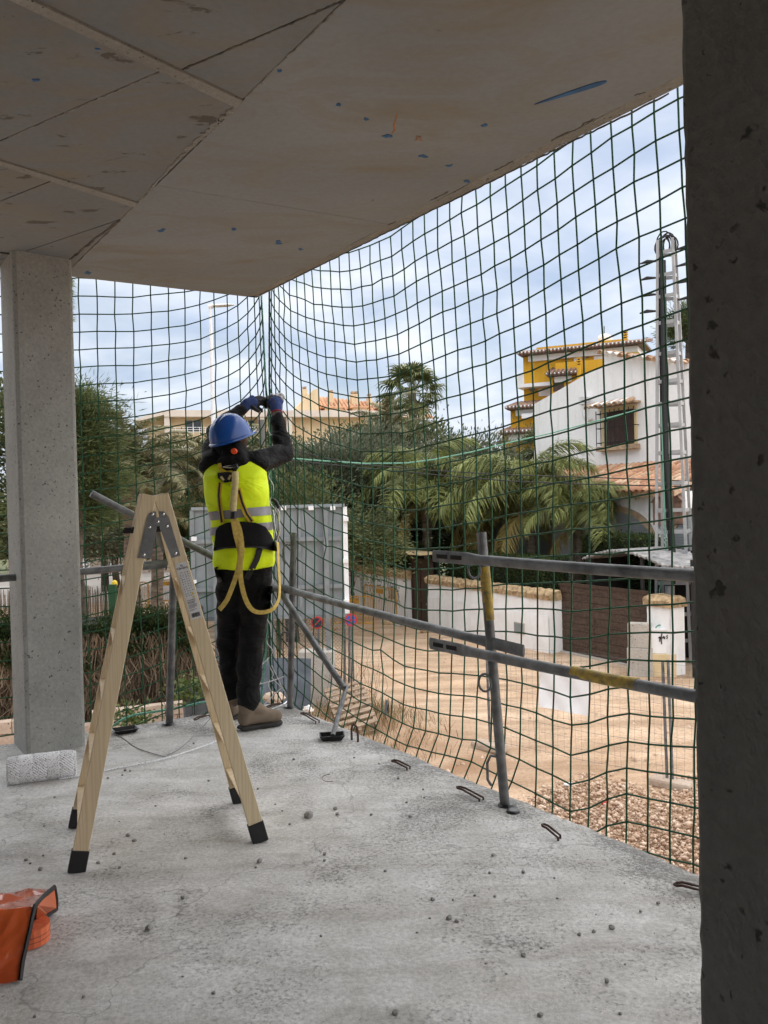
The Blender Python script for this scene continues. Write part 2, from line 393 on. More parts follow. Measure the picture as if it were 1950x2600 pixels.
def per_object(name, a, b, rough=0.85):
    m, t, p = nm(name); oi = t.nodes.new('ShaderNodeObjectInfo'); n = noise(t, 9, 4, 0.6, coords(t))
    r = ramp(t, oi.outputs['Random'], [(0.0, a), (1.0, b)]).outputs[0]
    c = mixc(t, 1.0, r, ramp(t, n.outputs['Fac'], [(0.3, (0.65,) * 3), (0.6, (1.1,) * 3)]).outputs[0], 'MULTIPLY')
    t.links.new(c, p.inputs['Base Color']); p.inputs['Roughness'].default_value = rough; bump(t, p, n.outputs['Fac'], 0.3); return m
def per_island(name, a, b):
    m, t, p = nm(name); g = t.nodes.new('ShaderNodeNewGeometry'); n = noise(t, 40, 4, 0.6, coords(t))
    r = ramp(t, g.outputs['Random Per Island'], [(0.0, a), (1.0, b)]).outputs[0]
    c = mixc(t, 1.0, r, ramp(t, n.outputs['Fac'], [(0.3, (0.75,) * 3), (0.6, (1.1,) * 3)]).outputs[0], 'MULTIPLY')
    t.links.new(c, p.inputs['Base Color']); p.inputs['Roughness'].default_value = 0.95; p.inputs['Specular IOR Level'].default_value = 0.15; return m
M['floor'] = floor_material()
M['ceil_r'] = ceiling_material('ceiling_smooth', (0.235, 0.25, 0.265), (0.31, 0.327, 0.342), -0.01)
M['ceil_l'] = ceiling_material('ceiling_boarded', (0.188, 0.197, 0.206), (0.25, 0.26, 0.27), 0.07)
M['ceil_dark'] = basic('ceiling_joint', (0.13, 0.115, 0.095), 0.95, var=0.3, scale=12)
M['ceil_strip'] = concrete('ceiling_strip', (0.26, 0.25, 0.23), (0.35, 0.335, 0.31), pore=60, pore_amt=0.8, bstr=0.7)
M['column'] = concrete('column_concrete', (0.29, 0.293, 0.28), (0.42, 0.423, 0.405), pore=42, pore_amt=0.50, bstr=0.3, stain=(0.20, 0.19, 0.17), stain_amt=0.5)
M['pillar'] = concrete('pillar_concrete_shaded', (0.15, 0.147, 0.135), (0.20, 0.195, 0.18), pore=34, pore_amt=0.72, bstr=0.6, stain=(0.22, 0.2, 0.18), stain_amt=0.3)  # near column's shade is put into this base colour, darker than its concrete
M['sand'] = sand_material()
M['pine'] = wood_material('pine_wood', (0.66, 0.53, 0.345), (0.72, 0.60, 0.41))
M['pine_end'] = basic('pine_end_grain', (0.70, 0.55, 0.36), 0.6, var=0.08, scale=30)
M['black_rubber'] = basic('black_rubber', (0.012, 0.012, 0.013), 0.6, var=0.2, scale=20, bstr=0.1)
M['black_plastic'] = basic('black_plastic', (0.014, 0.015, 0.016), 0.35, var=0.2, scale=20)
M['steel'] = basic('galvanised_steel', (0.17, 0.175, 0.18), 0.5, 0.35, var=0.3, scale=14, bstr=0.06, bscale=60)
M['hinge'] = basic('hinge_steel', (0.28, 0.29, 0.30), 0.38, 0.75, var=0.12, scale=30)
M['rivet'] = basic('rivet_steel', (0.75, 0.75, 0.74), 0.22, 0.95, var=0.05)
M['yellow_paint'] = basic('yellow_paint', (0.46, 0.31, 0.03), 0.55, var=0.25, scale=30, col2=(0.15, 0.12, 0.05))
M['net'] = basic('green_net_cord', (0.007, 0.078, 0.030), 0.75, var=0.15, scale=120, bstr=0.2, bscale=300)
M['rope_gw'] = basic('green_white_rope', (0.30, 0.62, 0.50), 0.8, var=0.1, scale=170, col2=(0.01, 0.16, 0.10), bstr=0.3, bscale=200)
M['rope_green'] = basic('pale_green_cable', (0.12, 0.30, 0.21), 0.6, var=0.1, scale=3)
M['rebar'] = basic('rusty_rebar', (0.085, 0.042, 0.028), 0.85, var=0.35, scale=40, bstr=0.5, bscale=120)
M['pebble'] = basic('pebble', (0.36, 0.35, 0.33), 0.9, var=0.3, scale=40, bstr=0.4, bscale=90)
M['white_wall'] = plaster('whitewash', (0.87, 0.865, 0.855), 0.13, 0.06)
M['white_paint'] = basic('white_paint', (0.80, 0.80, 0.80), 0.5, var=0.04, scale=4)
M['stone_cap'] = basic('tosca_stone', (0.46, 0.34, 0.20), 0.95, var=0.3, scale=9, col2=(0.20, 0.13, 0.07), bstr=0.9, bscale=22, spec=0.2)
M['stone_trim'] = basic('arch_stone', (0.42, 0.30, 0.19), 0.9, var=0.2, scale=6, bstr=0.4)
M['brown_wood'] = wood_material('brown_gate_wood', (0.035, 0.020, 0.013), (0.075, 0.045, 0.030), 0.5, 'X', 0.6)
M['door_wood'] = wood_material('brown_door_wood', (0.030, 0.016, 0.010), (0.065, 0.036, 0.022), 0.5, 'Z', 0.6)
M['old_wood'] = wood_material('weathered_pallet_wood', (0.22, 0.15, 0.10), (0.34, 0.25, 0.175), 0.6, 'X', 0.85)
M['grey_wood'] = wood_material('grey_pole_wood', (0.10, 0.095, 0.09), (0.20, 0.19, 0.18), 0.6, 'Z', 0.9)
M['terra'] = per_object('terracotta_tile', (0.34, 0.16, 0.085), (0.60, 0.34, 0.20))
M['terra2'] = per_object('pale_terracotta_tile', (0.42, 0.26, 0.15), (0.68, 0.48, 0.33))
M['terra_dk'] = basic('dark_roof_tile', (0.28, 0.17, 0.12), 0.9, var=0.35, scale=4, col2=(0.10, 0.06, 0.045))
M['terra_far'] = basic('orange_roof', (0.60, 0.34, 0.20), 0.9, var=0.18, scale=1.2, col2=(0.42, 0.24, 0.14))
M['yellow_wall'] = plaster('ochre_render', (0.68, 0.38, 0.04), 0.15, 0.10, 0.5)
M['beige_wall'] = plaster('beige_render', (0.70, 0.55, 0.36), 0.10, 0.08, 0.4)
M['pink_wall'] = basic('pale_fascia', (0.72, 0.62, 0.54), 0.9, var=0.05, scale=0.5)
M['glass'] = basic('window_glass', (0.05, 0.06, 0.07), 0.15, var=0.2, scale=1)
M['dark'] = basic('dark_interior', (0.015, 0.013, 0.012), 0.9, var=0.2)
M['iron'] = basic('black_iron', (0.02, 0.02, 0.02), 0.6, 0.3)
M['shutter'] = basic('grey_shutter', (0.30, 0.32, 0.32), 0.6, var=0.1, scale=2)
M['shutter_br'] = basic('brown_shutter', (0.075, 0.040, 0.028), 0.6, var=0.15, scale=4)
M['pole_grey'] = basic('lattice_galvanised', (0.36, 0.365, 0.365), 0.55, 0.25, var=0.12, scale=3)
M['panel_grey'] = basic('signboard_back', (0.26, 0.29, 0.30), 0.5, 0.25, var=0.12, scale=1.4, bstr=0.05)
M['panel_frame'] = basic('signboard_frame', (0.24, 0.26, 0.27), 0.5, 0.3, var=0.15, scale=3)
M['blue_grey'] = basic('blue_grey_sheet', (0.085, 0.10, 0.12), 0.6, var=0.25, scale=3, bstr=0.1)
M['barrier'] = basic('barrier_yellow', (0.55, 0.30, 0.03), 0.6, var=0.2, scale=8, col2=(0.35, 0.16, 0.02))
M['asphalt'] = basic('old_asphalt', (0.30, 0.27, 0.24), 0.9, var=0.15, scale=0.4, bstr=0.3, bscale=20)
M['grey_block'] = concrete('meter_box_concrete', (0.36, 0.33, 0.29), (0.50, 0.46, 0.41), pore=14, pore_amt=0.3, bstr=0.3, fine=30)
M['cream'] = basic('cream_board', (0.66, 0.52, 0.30), 0.8, var=0.06, scale=3)
M['gravel'] = per_island('crushed_limestone', (0.38, 0.24, 0.155), (0.66, 0.51, 0.39))
M['corr'] = basic('weathered_corrugated', (0.26, 0.25, 0.24), 0.85, var=0.4, scale=4, col2=(0.12, 0.12, 0.12))
M['retain'] = concrete('pinkish_blockwork', (0.40, 0.30, 0.23), (0.52, 0.42, 0.33), pore=16, pore_amt=0.4, bstr=0.7, fine=25)
M['reed'] = basic('brushwood', (0.24, 0.18, 0.13), 0.95, var=0.4, scale=9, col2=(0.05, 0.04, 0.03), stretch=(9, 9, 0.5))
M['red_sign'] = basic('sign_red', (0.50, 0.035, 0.025), 0.5, var=0.08)
M['blue_sign'] = basic('sign_blue', (0.03, 0.10, 0.38), 0.5, var=0.08)
M['navy_sign'] = basic('sign_dark_blue', (0.015, 0.02, 0.05), 0.5, var=0.1)
M['green_paint'] = basic('green_post_paint', (0.02, 0.08, 0.03), 0.6)
M['bark'] = basic('bark', (0.10, 0.075, 0.055), 0.95, var=0.35, scale=6, bstr=0.8, bscale=14)
M['palm_bark'] = basic('palm_trunk', (0.17, 0.13, 0.095), 0.95, var=0.35, scale=5, bstr=0.8, bscale=9, stretch=(0.6, 0.6, 3))
M['olive'] = leafmat('olive_leaves', (0.085, 0.10, 0.058), (0.20, 0.215, 0.14))
M['pine_lf'] = leafmat('pine_needles', (0.06, 0.08, 0.03), (0.15, 0.185, 0.065))
M['oak'] = leafmat('dark_leaves', (0.06, 0.08, 0.03), (0.16, 0.18, 0.07))
M['queen'] = leafmat('palm_leaflets', (0.085, 0.115, 0.028), (0.34, 0.36, 0.12))
M['queen_dry'] = leafmat('dry_palm_leaflets', (0.30, 0.23, 0.06), (0.46, 0.36, 0.14))
M['phoenix'] = leafmat('grey_palm_leaflets', (0.13, 0.135, 0.06), (0.34, 0.31, 0.17))
M['fan'] = leafmat('fan_palm_leaves', (0.07, 0.085, 0.03), (0.20, 0.21, 0.075))
M['hedge'] = leafmat('hedge_leaves', (0.03, 0.048, 0.013), (0.085, 0.115, 0.03))
M['juniper'] = leafmat('juniper', (0.030, 0.050, 0.015), (0.075, 0.11, 0.04))
M['roots'] = leafmat('dry_vines', (0.055, 0.038, 0.024), (0.19, 0.135, 0.085), 0.05, 0.9)
M['grass_dry'] = leafmat('dry_grass', (0.16, 0.11, 0.05), (0.34, 0.25, 0.13), 0.2)
M['weed'] = leafmat('weed_leaves', (0.05, 0.08, 0.02), (0.14, 0.18, 0.05))
M['hedge_light_block'] = basic('hedge_light_block', (0.012, 0.016, 0.007), 0.95)  # near-black filler added inside hedges to block light
M['blue_paint'] = basic('blue_spray', (0.03, 0.13, 0.32), 0.7, var=0.2, scale=20)
M['orange_paint'] = basic('orange_spray', (0.55, 0.20, 0.03), 0.7, var=0.2, scale=20)

# ------------------------------------------------------------------ the building: slab, ceiling, columns
C0 = G(715, 1779); RD = (G(1775, 2213) - C0); RD.z = 0; RD.normalize()
LD = (G(0, 1888) - C0); LD.z = 0; LD.normalize()
UP = Vector((0, 0, 1))
N_R = Vector((-RD.y, RD.x, 0))         # outwards over the right edge
if N_R.dot(LD) > 0: N_R = -N_R
N_L = Vector((-LD.y, LD.x, 0))         # outwards over the far-left edge
if N_L.dot(RD) > 0: N_L = -N_L
def AB(a, b, z=0.0): return C0 + RD * a + LD * b + UP * z
def ab_of(p):
    d = Vector(p) - C0; det = RD.x * LD.y - RD.y * LD.x
    return (d.x * LD.y - d.y * LD.x) / det, (RD.x * d.y - RD.y * d.x) / det

def wob(x, y, k=1.0, seed=0.0):        # cheap smooth noise
    return (np.sin(x * 3.1 * k + 1.7 + seed) * np.cos(y * 2.7 * k - 0.6 + seed) + 0.6 * np.sin(x * 6.7 * k - y * 5.3 * k + 2.1 * seed + 0.4) + 0.4 * np.sin(x * 13.1 * k + y * 11.7 * k + seed)) / 2.0
def make_floor():
    def axis(L):
        near = np.arange(0, 6.0, 0.04); far = np.arange(6.0, L + 0.01, 0.5); return np.concatenate([near, far])
    A = axis(11.0); B = axis(9.0)
    na, nb = len(A), len(B)
    aa, bb = np.meshgrid(A, B, indexing='ij')
    X = C0.x + RD.x * aa + LD.x * bb; Y = C0.y + RD.y * aa + LD.y * bb
    e = np.minimum(aa, bb)
    Z = wob(X, Y, 1.1) * 0.004 + wob(X, Y, 4.0, 2.0) * 0.0016 - np.exp(-e / 0.03) * 0.012
    j = np.exp(-e / 0.01) * wob(X, Y, 9.0, 1.0) * 0.012
    ii = np.where(aa <= bb, 1.0, 0.0)
    X = X + j * (N_L.x * ii + N_R.x * (1 - ii)); Y = Y + j * (N_L.y * ii + N_R.y * (1 - ii))
    V = np.stack([X, Y, Z], -1).reshape(-1, 3)
    idx = np.arange(na * nb).reshape(na, nb)
    q = np.stack([idx[:-1, :-1], idx[:-1, 1:], idx[1:, 1:], idx[1:, :-1]], -1).reshape(-1, 4)
    # skirt of the cast edge
    bd = list(idx[:, 0]) ; bl = list(idx[0, :])
    extra = []; faces = [q]; base = len(V)
    for ring in (bd, bl):
        b0 = base + sum(len(x) for x in extra)
        low = V[ring].copy(); low[:, 2] = -0.30; extra.append(low)
        k = np.arange(len(ring) - 1)
        r = np.array(ring)
        faces.append(np.stack([r[k], r[k + 1], b0 + k + 1, b0 + k], -1))
    # underside
    b0 = base + sum(len(x) for x in extra)
    und = np.array([list(AB(a, b, -0.30)) for a, b in ((0, 0), (11, 0), (11, 9), (0, 9))]); extra.append(und)
    faces.append(np.array([[b0, b0 + 1, b0 + 2, b0 + 3]]))
    V2 = np.concatenate([V] + extra); Fq = np.concatenate(faces)
    o = np_mesh('floor_slab', V2, Fq, M['floor'], smooth=True, recenter=False)
    at = o.data.attributes.new('edge', 'FLOAT', 'POINT')
    ev = np.concatenate([np.exp(-e.reshape(-1) / 0.22), np.ones(len(V2) - len(V))])
    at.data.foreach_set('value', ev.astype(np.float32))
    return tag(o, kind='structure', label='pale grey raw concrete slab floor with gritty edges')
floor_slab = make_floor()

# ceiling: a slab with formwork panels, joints, ridges
def clip(poly, p, n):
    out = []
    for i in range(len(poly)):
        a, b = poly[i], poly[(i + 1) % len(poly)]
        da, db = (a - p).dot(n), (b - p).dot(n)
        if da >= 0: out.append(a)
        if da * db < 0: out.append(a + (b - a) * (da / (da - db)))
    return out
CC = G(650, 757, CEIL); CRD = (G(1720, 223, CEIL) - CC).normalized(); CLD = (G(176, 703, CEIL) - CC).normalized()
def CAB(a, b, z=CEIL): return Vector((CC.x, CC.y, z)) + CRD * a + CLD * b
CNR = Vector((-CRD.y, CRD.x, 0)); CNR = -CNR if CNR.dot(CLD) > 0 else CNR
ceil_root = thing('ceiling_slab', None, None, (CC.x, CC.y, CEIL)); tag(ceil_root, label='raw concrete ceiling slab with board marks and blue paint splashes', kind='structure')
mb = MB(); mb.prism([CAB(0, 0, CEIL + 0.010), CAB(12, 0, CEIL + 0.010), CAB(12, 10, CEIL + 0.010), CAB(0, 10, CEIL + 0.010)], (0, 0, 0.29))
mb.build('slab_core', M['ceil_dark'], ceil_root)
full = [CAB(0.055, 0.035), CAB(12, 0.035), CAB(12, 10), CAB(0.055, 10)]
full = [CAB(0.03, 0.06), CAB(12, 0.06), CAB(12, 10), CAB(0.03, 10)]
def cl(p, q):
    a, b = G(*p, CEIL), G(*q, CEIL); d = (b - a).normalized(); return a, Vector((-d.y, d.x, 0))
gap = 0.0038
def split(poly, line, g=gap):
    p, n = line
    return clip(poly, p + n * g, n), clip(poly, p - n * g, -n)
Bl = cl((876, 0), (306, 558))
za, zb = split(full, Bl, 0.003)
corner = CAB(0.2, 0.2)
right_zone, left_zone = (za, zb) if (corner - Bl[0]).dot(Bl[1]) > 0 else (zb, za)
panels = []
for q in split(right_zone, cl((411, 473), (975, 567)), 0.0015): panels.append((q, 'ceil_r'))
b1u, b1l = cl((88, 0), (617, 253)), cl((35, 0), (599, 270))
b2u, b2l = cl((0, 405), (353, 514)), cl((0, 417), (338, 523))
ref = G(200, 300, CEIL)
def side(poly, line, pt, g=gap):
    p, n = line
    if (pt - p).dot(n) < 0: n = -n
    return clip(poly, p + n * g, n)
zA = side(left_zone, b1u, G(500, 40, CEIL)); zB = side(side(left_zone, b1l, ref), b2u, ref); zC = side(left_zone, b2l, G(60, 520, CEIL))
s1 = side(side(left_zone, b1u, ref, 0.0), b1l, G(500, 40, CEIL), 0.0); s2 = side(side(left_zone, b2u, G(60, 520, CEIL), 0.0), b2l, ref, 0.0)
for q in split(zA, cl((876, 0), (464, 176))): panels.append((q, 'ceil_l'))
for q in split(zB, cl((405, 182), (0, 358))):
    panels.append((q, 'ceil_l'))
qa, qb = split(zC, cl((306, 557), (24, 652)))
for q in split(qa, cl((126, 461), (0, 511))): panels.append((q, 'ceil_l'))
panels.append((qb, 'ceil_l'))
for poly, mk in panels:
    if len(poly) >= 3:
        MB().prism(poly, (0, 0, 0.0102)).build('formwork_panel', M[mk], ceil_root)
for s in (s1, s2):
    if len(s) >= 3: MB().prism([p - UP * 0.006 for p in s], (0, 0, 0.015)).build('concrete_ridge', M['ceil_strip'], ceil_root)
def strip_along(a0, a1, b0, b1, n, name, mat, z0, z1, amp=0.006):
    mb = MB(); rs = []
    for i in range(n + 1):
        a = a0 + (a1 - a0) * i / n
        j = amp * math.sin(i * 1.7) * math.sin(i * 0.63 + 1)
        rs.append([CAB(a, b0, z0), CAB(a, b1 + j, z0), CAB(a, b1 + j, z1), CAB(a, b0, z1)])
    mb.rings(rs); return mb.build(name, mat, ceil_root)
strip_along(-0.004, 12, -0.006, 0.052, 90, 'edge_strip', M['ceil_strip'], CEIL + 0.004, CEIL + 0.29)
mb = MB(); mb.rings([[CAB(-0.006, b, CEIL + 0.004), CAB(0.026, b, CEIL + 0.004), CAB(0.026, b, CEIL + 0.28), CAB(-0.006, b, CEIL + 0.28)] for b in np.linspace(-0.005, 10, 60)]); mb.build('edge_strip', M['ceil_strip'], ceil_root)
# crumbly burrs where the formwork boards met, and scraps left in the drip groove
def burr(p, q, wmin, wmax, n, drop, name='seam_burr', mat='ceil_strip', seed=1):
    r_ = random.Random(seed); a, b = G(*p, CEIL), G(*q, CEIL); d = (b - a).normalized(); s = Vector((-d.y, d.x, 0)); rs = []
    for i in range(n + 1):
        c = a.lerp(b, i / n) + s * r_.uniform(-0.004, 0.004); w_ = r_.uniform(wmin, wmax) * (0.15 if i in (0, n) else 1); h = r_.uniform(0.3, 1) * drop
        rs.append([c - s * w_ + UP * 0.006, c - s * w_ * 0.5 - UP * h, c + s * w_ * 0.6 - UP * h * r_.uniform(0.4, 1), c + s * w_ + UP * 0.006])
    MB().rings(rs).build(name, M[mat], ceil_root)
burr((600, 268), (470, 384), 0.006, 0.022, 34, 0.008, seed=3); burr((470, 384), (352, 512), 0.003, 0.011, 30, 0.006, seed=4); burr((352, 512), (306, 558), 0.002, 0.008, 16, 0.005, seed=5)
burr((876, 2), (620, 250), 0.002, 0.006, 40, 0.004, seed=6); burr((306, 560), (170, 692), 0.002, 0.007, 30, 0.004, seed=7); burr((304, 556), (165, 668), 0.004, 0.012, 22, 0.006, mat='ceil_dark', seed=8)
burr((405, 182), (20, 350), 0.002, 0.005, 50, 0.003, seed=9); burr((860, 6), (468, 174), 0.002, 0.006, 50, 0.003, mat='ceil_dark', seed=10)
burr((0, 640), (150, 664), 0.004, 0.014, 20, 0.010, mat='ceil_dark', seed=14)
for k, (p, q) in enumerate((((1398, 358), (1450, 332)), ((1255, 434), (1305, 408)), ((1090, 510), (1140, 486)), ((1475, 318), (1510, 300)), ((985, 572), (1005, 562)), ((1610, 242), (1640, 234)))):
    burr(p, q, 0.004, 0.010, 9, 0.002, 'groove_scrap', 'ceil_dark', 20 + k)
burr((660, 750), (1700, 240), 0.001, 0.0022, 120, 0.001, 'drip_groove', 'ceil_dark', 31)
# paint splashes and marks on the ceiling
def splash(pts, ws, mat, name='paint_mark'):
    mb = MB(); P = [G(x, y, CEIL - 0.0025) for x, y in pts]
    m = len(P); Lf = []; Rt = []
    for i, p in enumerate(P):
        t = (P[min(i + 1, m - 1)] - P[max(i - 1, 0)]).normalized(); s = Vector((-t.y, t.x, 0)) * ws[i]
        Lf.append(p + s); Rt.append(p - s)
    mb.prism(Lf + Rt[::-1], (0, 0, 0.0018)); mb.build(name, mat, ceil_root)
def lerp2(a, b, t): return (a[0] + (b[0] - a[0]) * t, a[1] + (b[1] - a[1]) * t)
pts = [lerp2((1357, 266), (1540, 207), t) for t in np.linspace(0, 1, 10)]
splash(pts, [0.001, 0.005, 0.007, 0.009, 0.010, 0.012, 0.013, 0.014, 0.013, 0.006], M['blue_paint'])
for x, y, r in ((708, 181, 9), (246, 125, 8), (90, 204, 10), (862, 267, 8), (928, 303, 8), (985, 345, 11), (1076, 397, 10), (1140, 422, 9), (1229, 320, 9), (1188, 461, 8), (412, 585, 9), (593, 583, 7), (707, 616, 9), (762, 634, 6), (224, 693, 9)):
    n = 9; s = [(x + math.cos(k * 2 * PI / n) * r * random.uniform(0.35, 1.6), y + math.sin(k * 2 * PI / n) * r * 0.45 * random.uniform(0.3, 1.5)) for k in range(n)]
    MB().prism([G(px_, py_, CEIL - 0.002) for px_, py_ in s], (0, 0, 0.0015)).build('paint_mark', M['blue_paint'], ceil_root)
splash([(1008, 290), (1005, 305), (1000, 320), (1004, 330), (996, 338)], [0.001, 0.0016, 0.002, 0.0025, 0.001], M['orange_paint'])
splash([(1056, 358), (1060, 346), (1068, 348), (1064, 356), (1072, 358)], [0.0015] * 5, M['orange_paint'])

def concrete_post(name, corners, z0, z1, mat, label, rough=0.004, cham=0.012, seg=60):
    rs = []; n = len(corners); c = sum(corners, Vector()) / n
    prof = []
    for i in range(n):
        p, a, b = corners[i], corners[i - 1], corners[(i + 1) % n]
        ua, ub = (a - p).normalized(), (b - p).normalized()
        prof += [p + ua * cham, p + (ua + ub) * cham * 0.3, p + ub * cham]
    for k in range(seg + 1):
        z = z0 + (z1 - z0) * k / seg; r = []
        for i, p in enumerate(prof):
            j = 1.0 + (random.uniform(-1, 1) * rough if i % 3 == 1 else random.uniform(-1, 1) * rough * 0.35) / 0.2
            q = c + (p - c) * j; r.append(Vector((q.x, q.y, z)))
        rs.append(r)
    mb = MB(); mb.rings(rs)
    o = mb.build(name, mat); return tag(o, label, 'column')
f0, f1, b0_ = G(69, 1925), G(219, 1894), G(30, 1880)
dL = (b0_ - f0); dL.z = 0; dF = (f1 - f0); dF.z = 0
sidev = dL.normalized() * 0.36
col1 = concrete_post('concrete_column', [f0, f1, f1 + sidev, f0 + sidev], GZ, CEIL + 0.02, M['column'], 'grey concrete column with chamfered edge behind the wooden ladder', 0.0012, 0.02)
e0 = D(1750, 1290, 1.12); e0.z = 0
fd = Vector((0.52, -0.854, 0)); bd_ = Vector((0.854, 0.52, 0))
col2 = concrete_post('concrete_column', [e0, e0 + fd * 0.45, e0 + fd * 0.45 + bd_ * 0.35, e0 + bd_ * 0.35], GZ, CEIL + 0.02, M['pillar'], 'shade-darkened pitted concrete column close at the right edge of view', 0.0008, 0.008, 260)
# the rest of the storey behind the camera
for nmw, pts in (('back_wall', [AB(9.6, -0.0), AB(9.6, 9.0), AB(9.8, 9.0), AB(9.8, -0.0)]), ('side_wall', [AB(0.6, 7.6), AB(9.6, 7.6), AB(9.6, 7.8), AB(0.6, 7.8)])):
    tag(MB().prism(pts, (0, 0, CEIL)).build(nmw, M['column']), kind='structure')

# ------------------------------------------------------------------ ground
def make_ground():
    xs = np.concatenate([np.linspace(-900, -60, 12), np.arange(-58, -16, 2.0), np.arange(-16, 16, 0.25), np.arange(16, 60, 2.0), np.linspace(62, 900, 12)])
    ys = np.concatenate([np.linspace(-900, -40, 8), np.arange(-38, 4, 2.0), np.arange(4, 30, 0.25), np.arange(30, 120, 2.5), np.linspace(125, 1600, 14)])
    X, Y = np.meshgrid(xs, ys, indexing='ij')
    near = np.exp(-((X) ** 2 / 500 + (Y - 14) ** 2 / 500))
    Z = GZ + near * (wob(X * 0.35, Y * 0.35) * 0.05 + wob(X, Y, 0.8, 3) * 0.02 + wob(X, Y, 2.4, 5) * 0.012)
    mp = G(880, 1850, GZ)      # earth bank at the foot of the slab
    d2 = ((X - mp.x) / 1.6) ** 2 + ((Y - mp.y + 0.6) / 1.3) ** 2
    Z = Z + 0.30 * np.exp(-d2)
    gp = G(1150, 1960, GZ)
    d3 = np.abs((X - C0.x) * N_R.x + (Y - C0.y) * N_R.y)
    soil = np.clip(np.exp(-d2 * 0.5) + 0.8 * np.exp(-(((X - gp.x) / 1.8) ** 2 + ((Y - gp.y) / 1.0) ** 2)) + 0.35 * np.exp(-((d3 - 3.0) / 1.6) ** 2), 0, 1) * np.clip(0.75 + 0.5 * wob(X, Y, 1.3, 7), 0, 1)
    n, m = len(xs), len(ys)
    V = np.stack([X, Y, Z], -1).reshape(-1, 3); idx = np.arange(n * m).reshape(n, m)
    q = np.stack([idx[:-1, :-1], idx[1:, :-1], idx[1:, 1:], idx[:-1, 1:]], -1).reshape(-1, 4)
    o = np_mesh('ground', V, q, M['sand'], smooth=True, recenter=False)
    at = o.data.attributes.new('soil', 'FLOAT', 'POINT'); at.data.foreach_set('value', soil.reshape(-1).astype(np.float32))
    return tag(o, kind='structure', label='sandy orange earth street below the slab')
ground = make_ground()
# an asphalt road climbing away on the left
rd = [G(-260, 1560, GZ), G(470, 1520, GZ), G(470, 1452, GZ), G(-260, 1456, GZ)]
tag(MB().prism([p + UP * 0.006 for p in rd], (0, 0, 0.004)).build('road', M['asphalt']), kind='structure', label='pale worn asphalt road on the left')
# gravel heap near the temporary fence
def make_gravel():
    V = []; Fq = []
    k = 0
    pool = [(random.uniform(1290, 1790), random.uniform(1965, 2300)) for _ in range(10000)]
    for x, y in pool:
        top = 1975 + max(0, 1380 - x) * 0.55 + 18 * math.sin(x * 0.02)
        if y < top + random.uniform(-4, 40): continue
        c = G(x, y, GZ); r = 0.009 + 0.034 * random.random() ** 1.8
        h = min(0.16, 0.0015 * (y - top))
        c.z = GZ + random.uniform(0, 1) * h + 0.01
        q = Matrix.Rotation(random.uniform(0, 6.3), 3, 'Z') @ Matrix.Rotation(random.uniform(0, 3), 3, 'X')
        s = Vector((random.uniform(0.7, 1.4), random.uniform(0.6, 1.0), random.uniform(0.5, 0.9)))
        b = len(V)
        for p in ((1, 0, 0), (-1, 0, 0), (0, 1, 0), (0, -1, 0), (0, 0, 1), (0, 0, -1), (0.6, 0.6, 0.55), (-0.6, -0.5, 0.6)):
            pp = Vector((p[0] * s.x, p[1] * s.y, p[2] * s.z)) * r * random.uniform(0.8, 1.2)
            V.append(tuple(c + q @ pp))
        for f in ((0, 2, 6), (2, 4, 6), (4, 0, 6), (1, 3, 7), (3, 4, 7), (4, 1, 7), (2, 1, 4), (3, 0, 4), (0, 5, 2), (2, 5, 1), (1, 5, 3), (3, 5, 0)):
            Fq.append(tuple(b + i for i in f))
    return tag(np_mesh('gravel', V, Fq, M['gravel']), 'heap of pale crushed limestone gravel below the slab edge', 'gravel', kind='stuff')
gravel = make_gravel()

def scatter_stones():
    V = []; Fq = []
    for k in range(1500):
        x = random.uniform(860, 1760); y = 1600 + 420 * random.random() ** 1.4
        c = G(x, y, GZ)
        if k < 500:      # debris gathered along the foot of the walls and the earth bank
            a = random.uniform(-3, 12); c = G(1091, 1590, GZ) + Vector((0.44, -0.9, 0)) * a * 0.75 + Vector((-0.9, -0.44, 0)) * abs(random.gauss(0, 0.35))
            c = c + Vector((-0.1, -0.05, 0))
        r = 0.008 + 0.035 * random.random() ** 3; b = len(V)
        for p in ((1, 0, -.2), (-.9, .3, -.2), (0, 1, -.2), (.2, -1, -.2), (random.uniform(-.3, .3), random.uniform(-.3, .3), .7)): V.append(tuple(c + Vector(p) * r * random.uniform(0.7, 1.3) + UP * 0.004))
        for f in ((0, 2, 4), (2, 1, 4), (1, 3, 4), (3, 0, 4)): Fq.append(tuple(b + i for i in f))
    return tag(np_mesh('loose_stones', V, Fq, M['gravel']), 'small loose stones scattered over the sandy street', 'stones', kind='stuff')
scatter_stones()
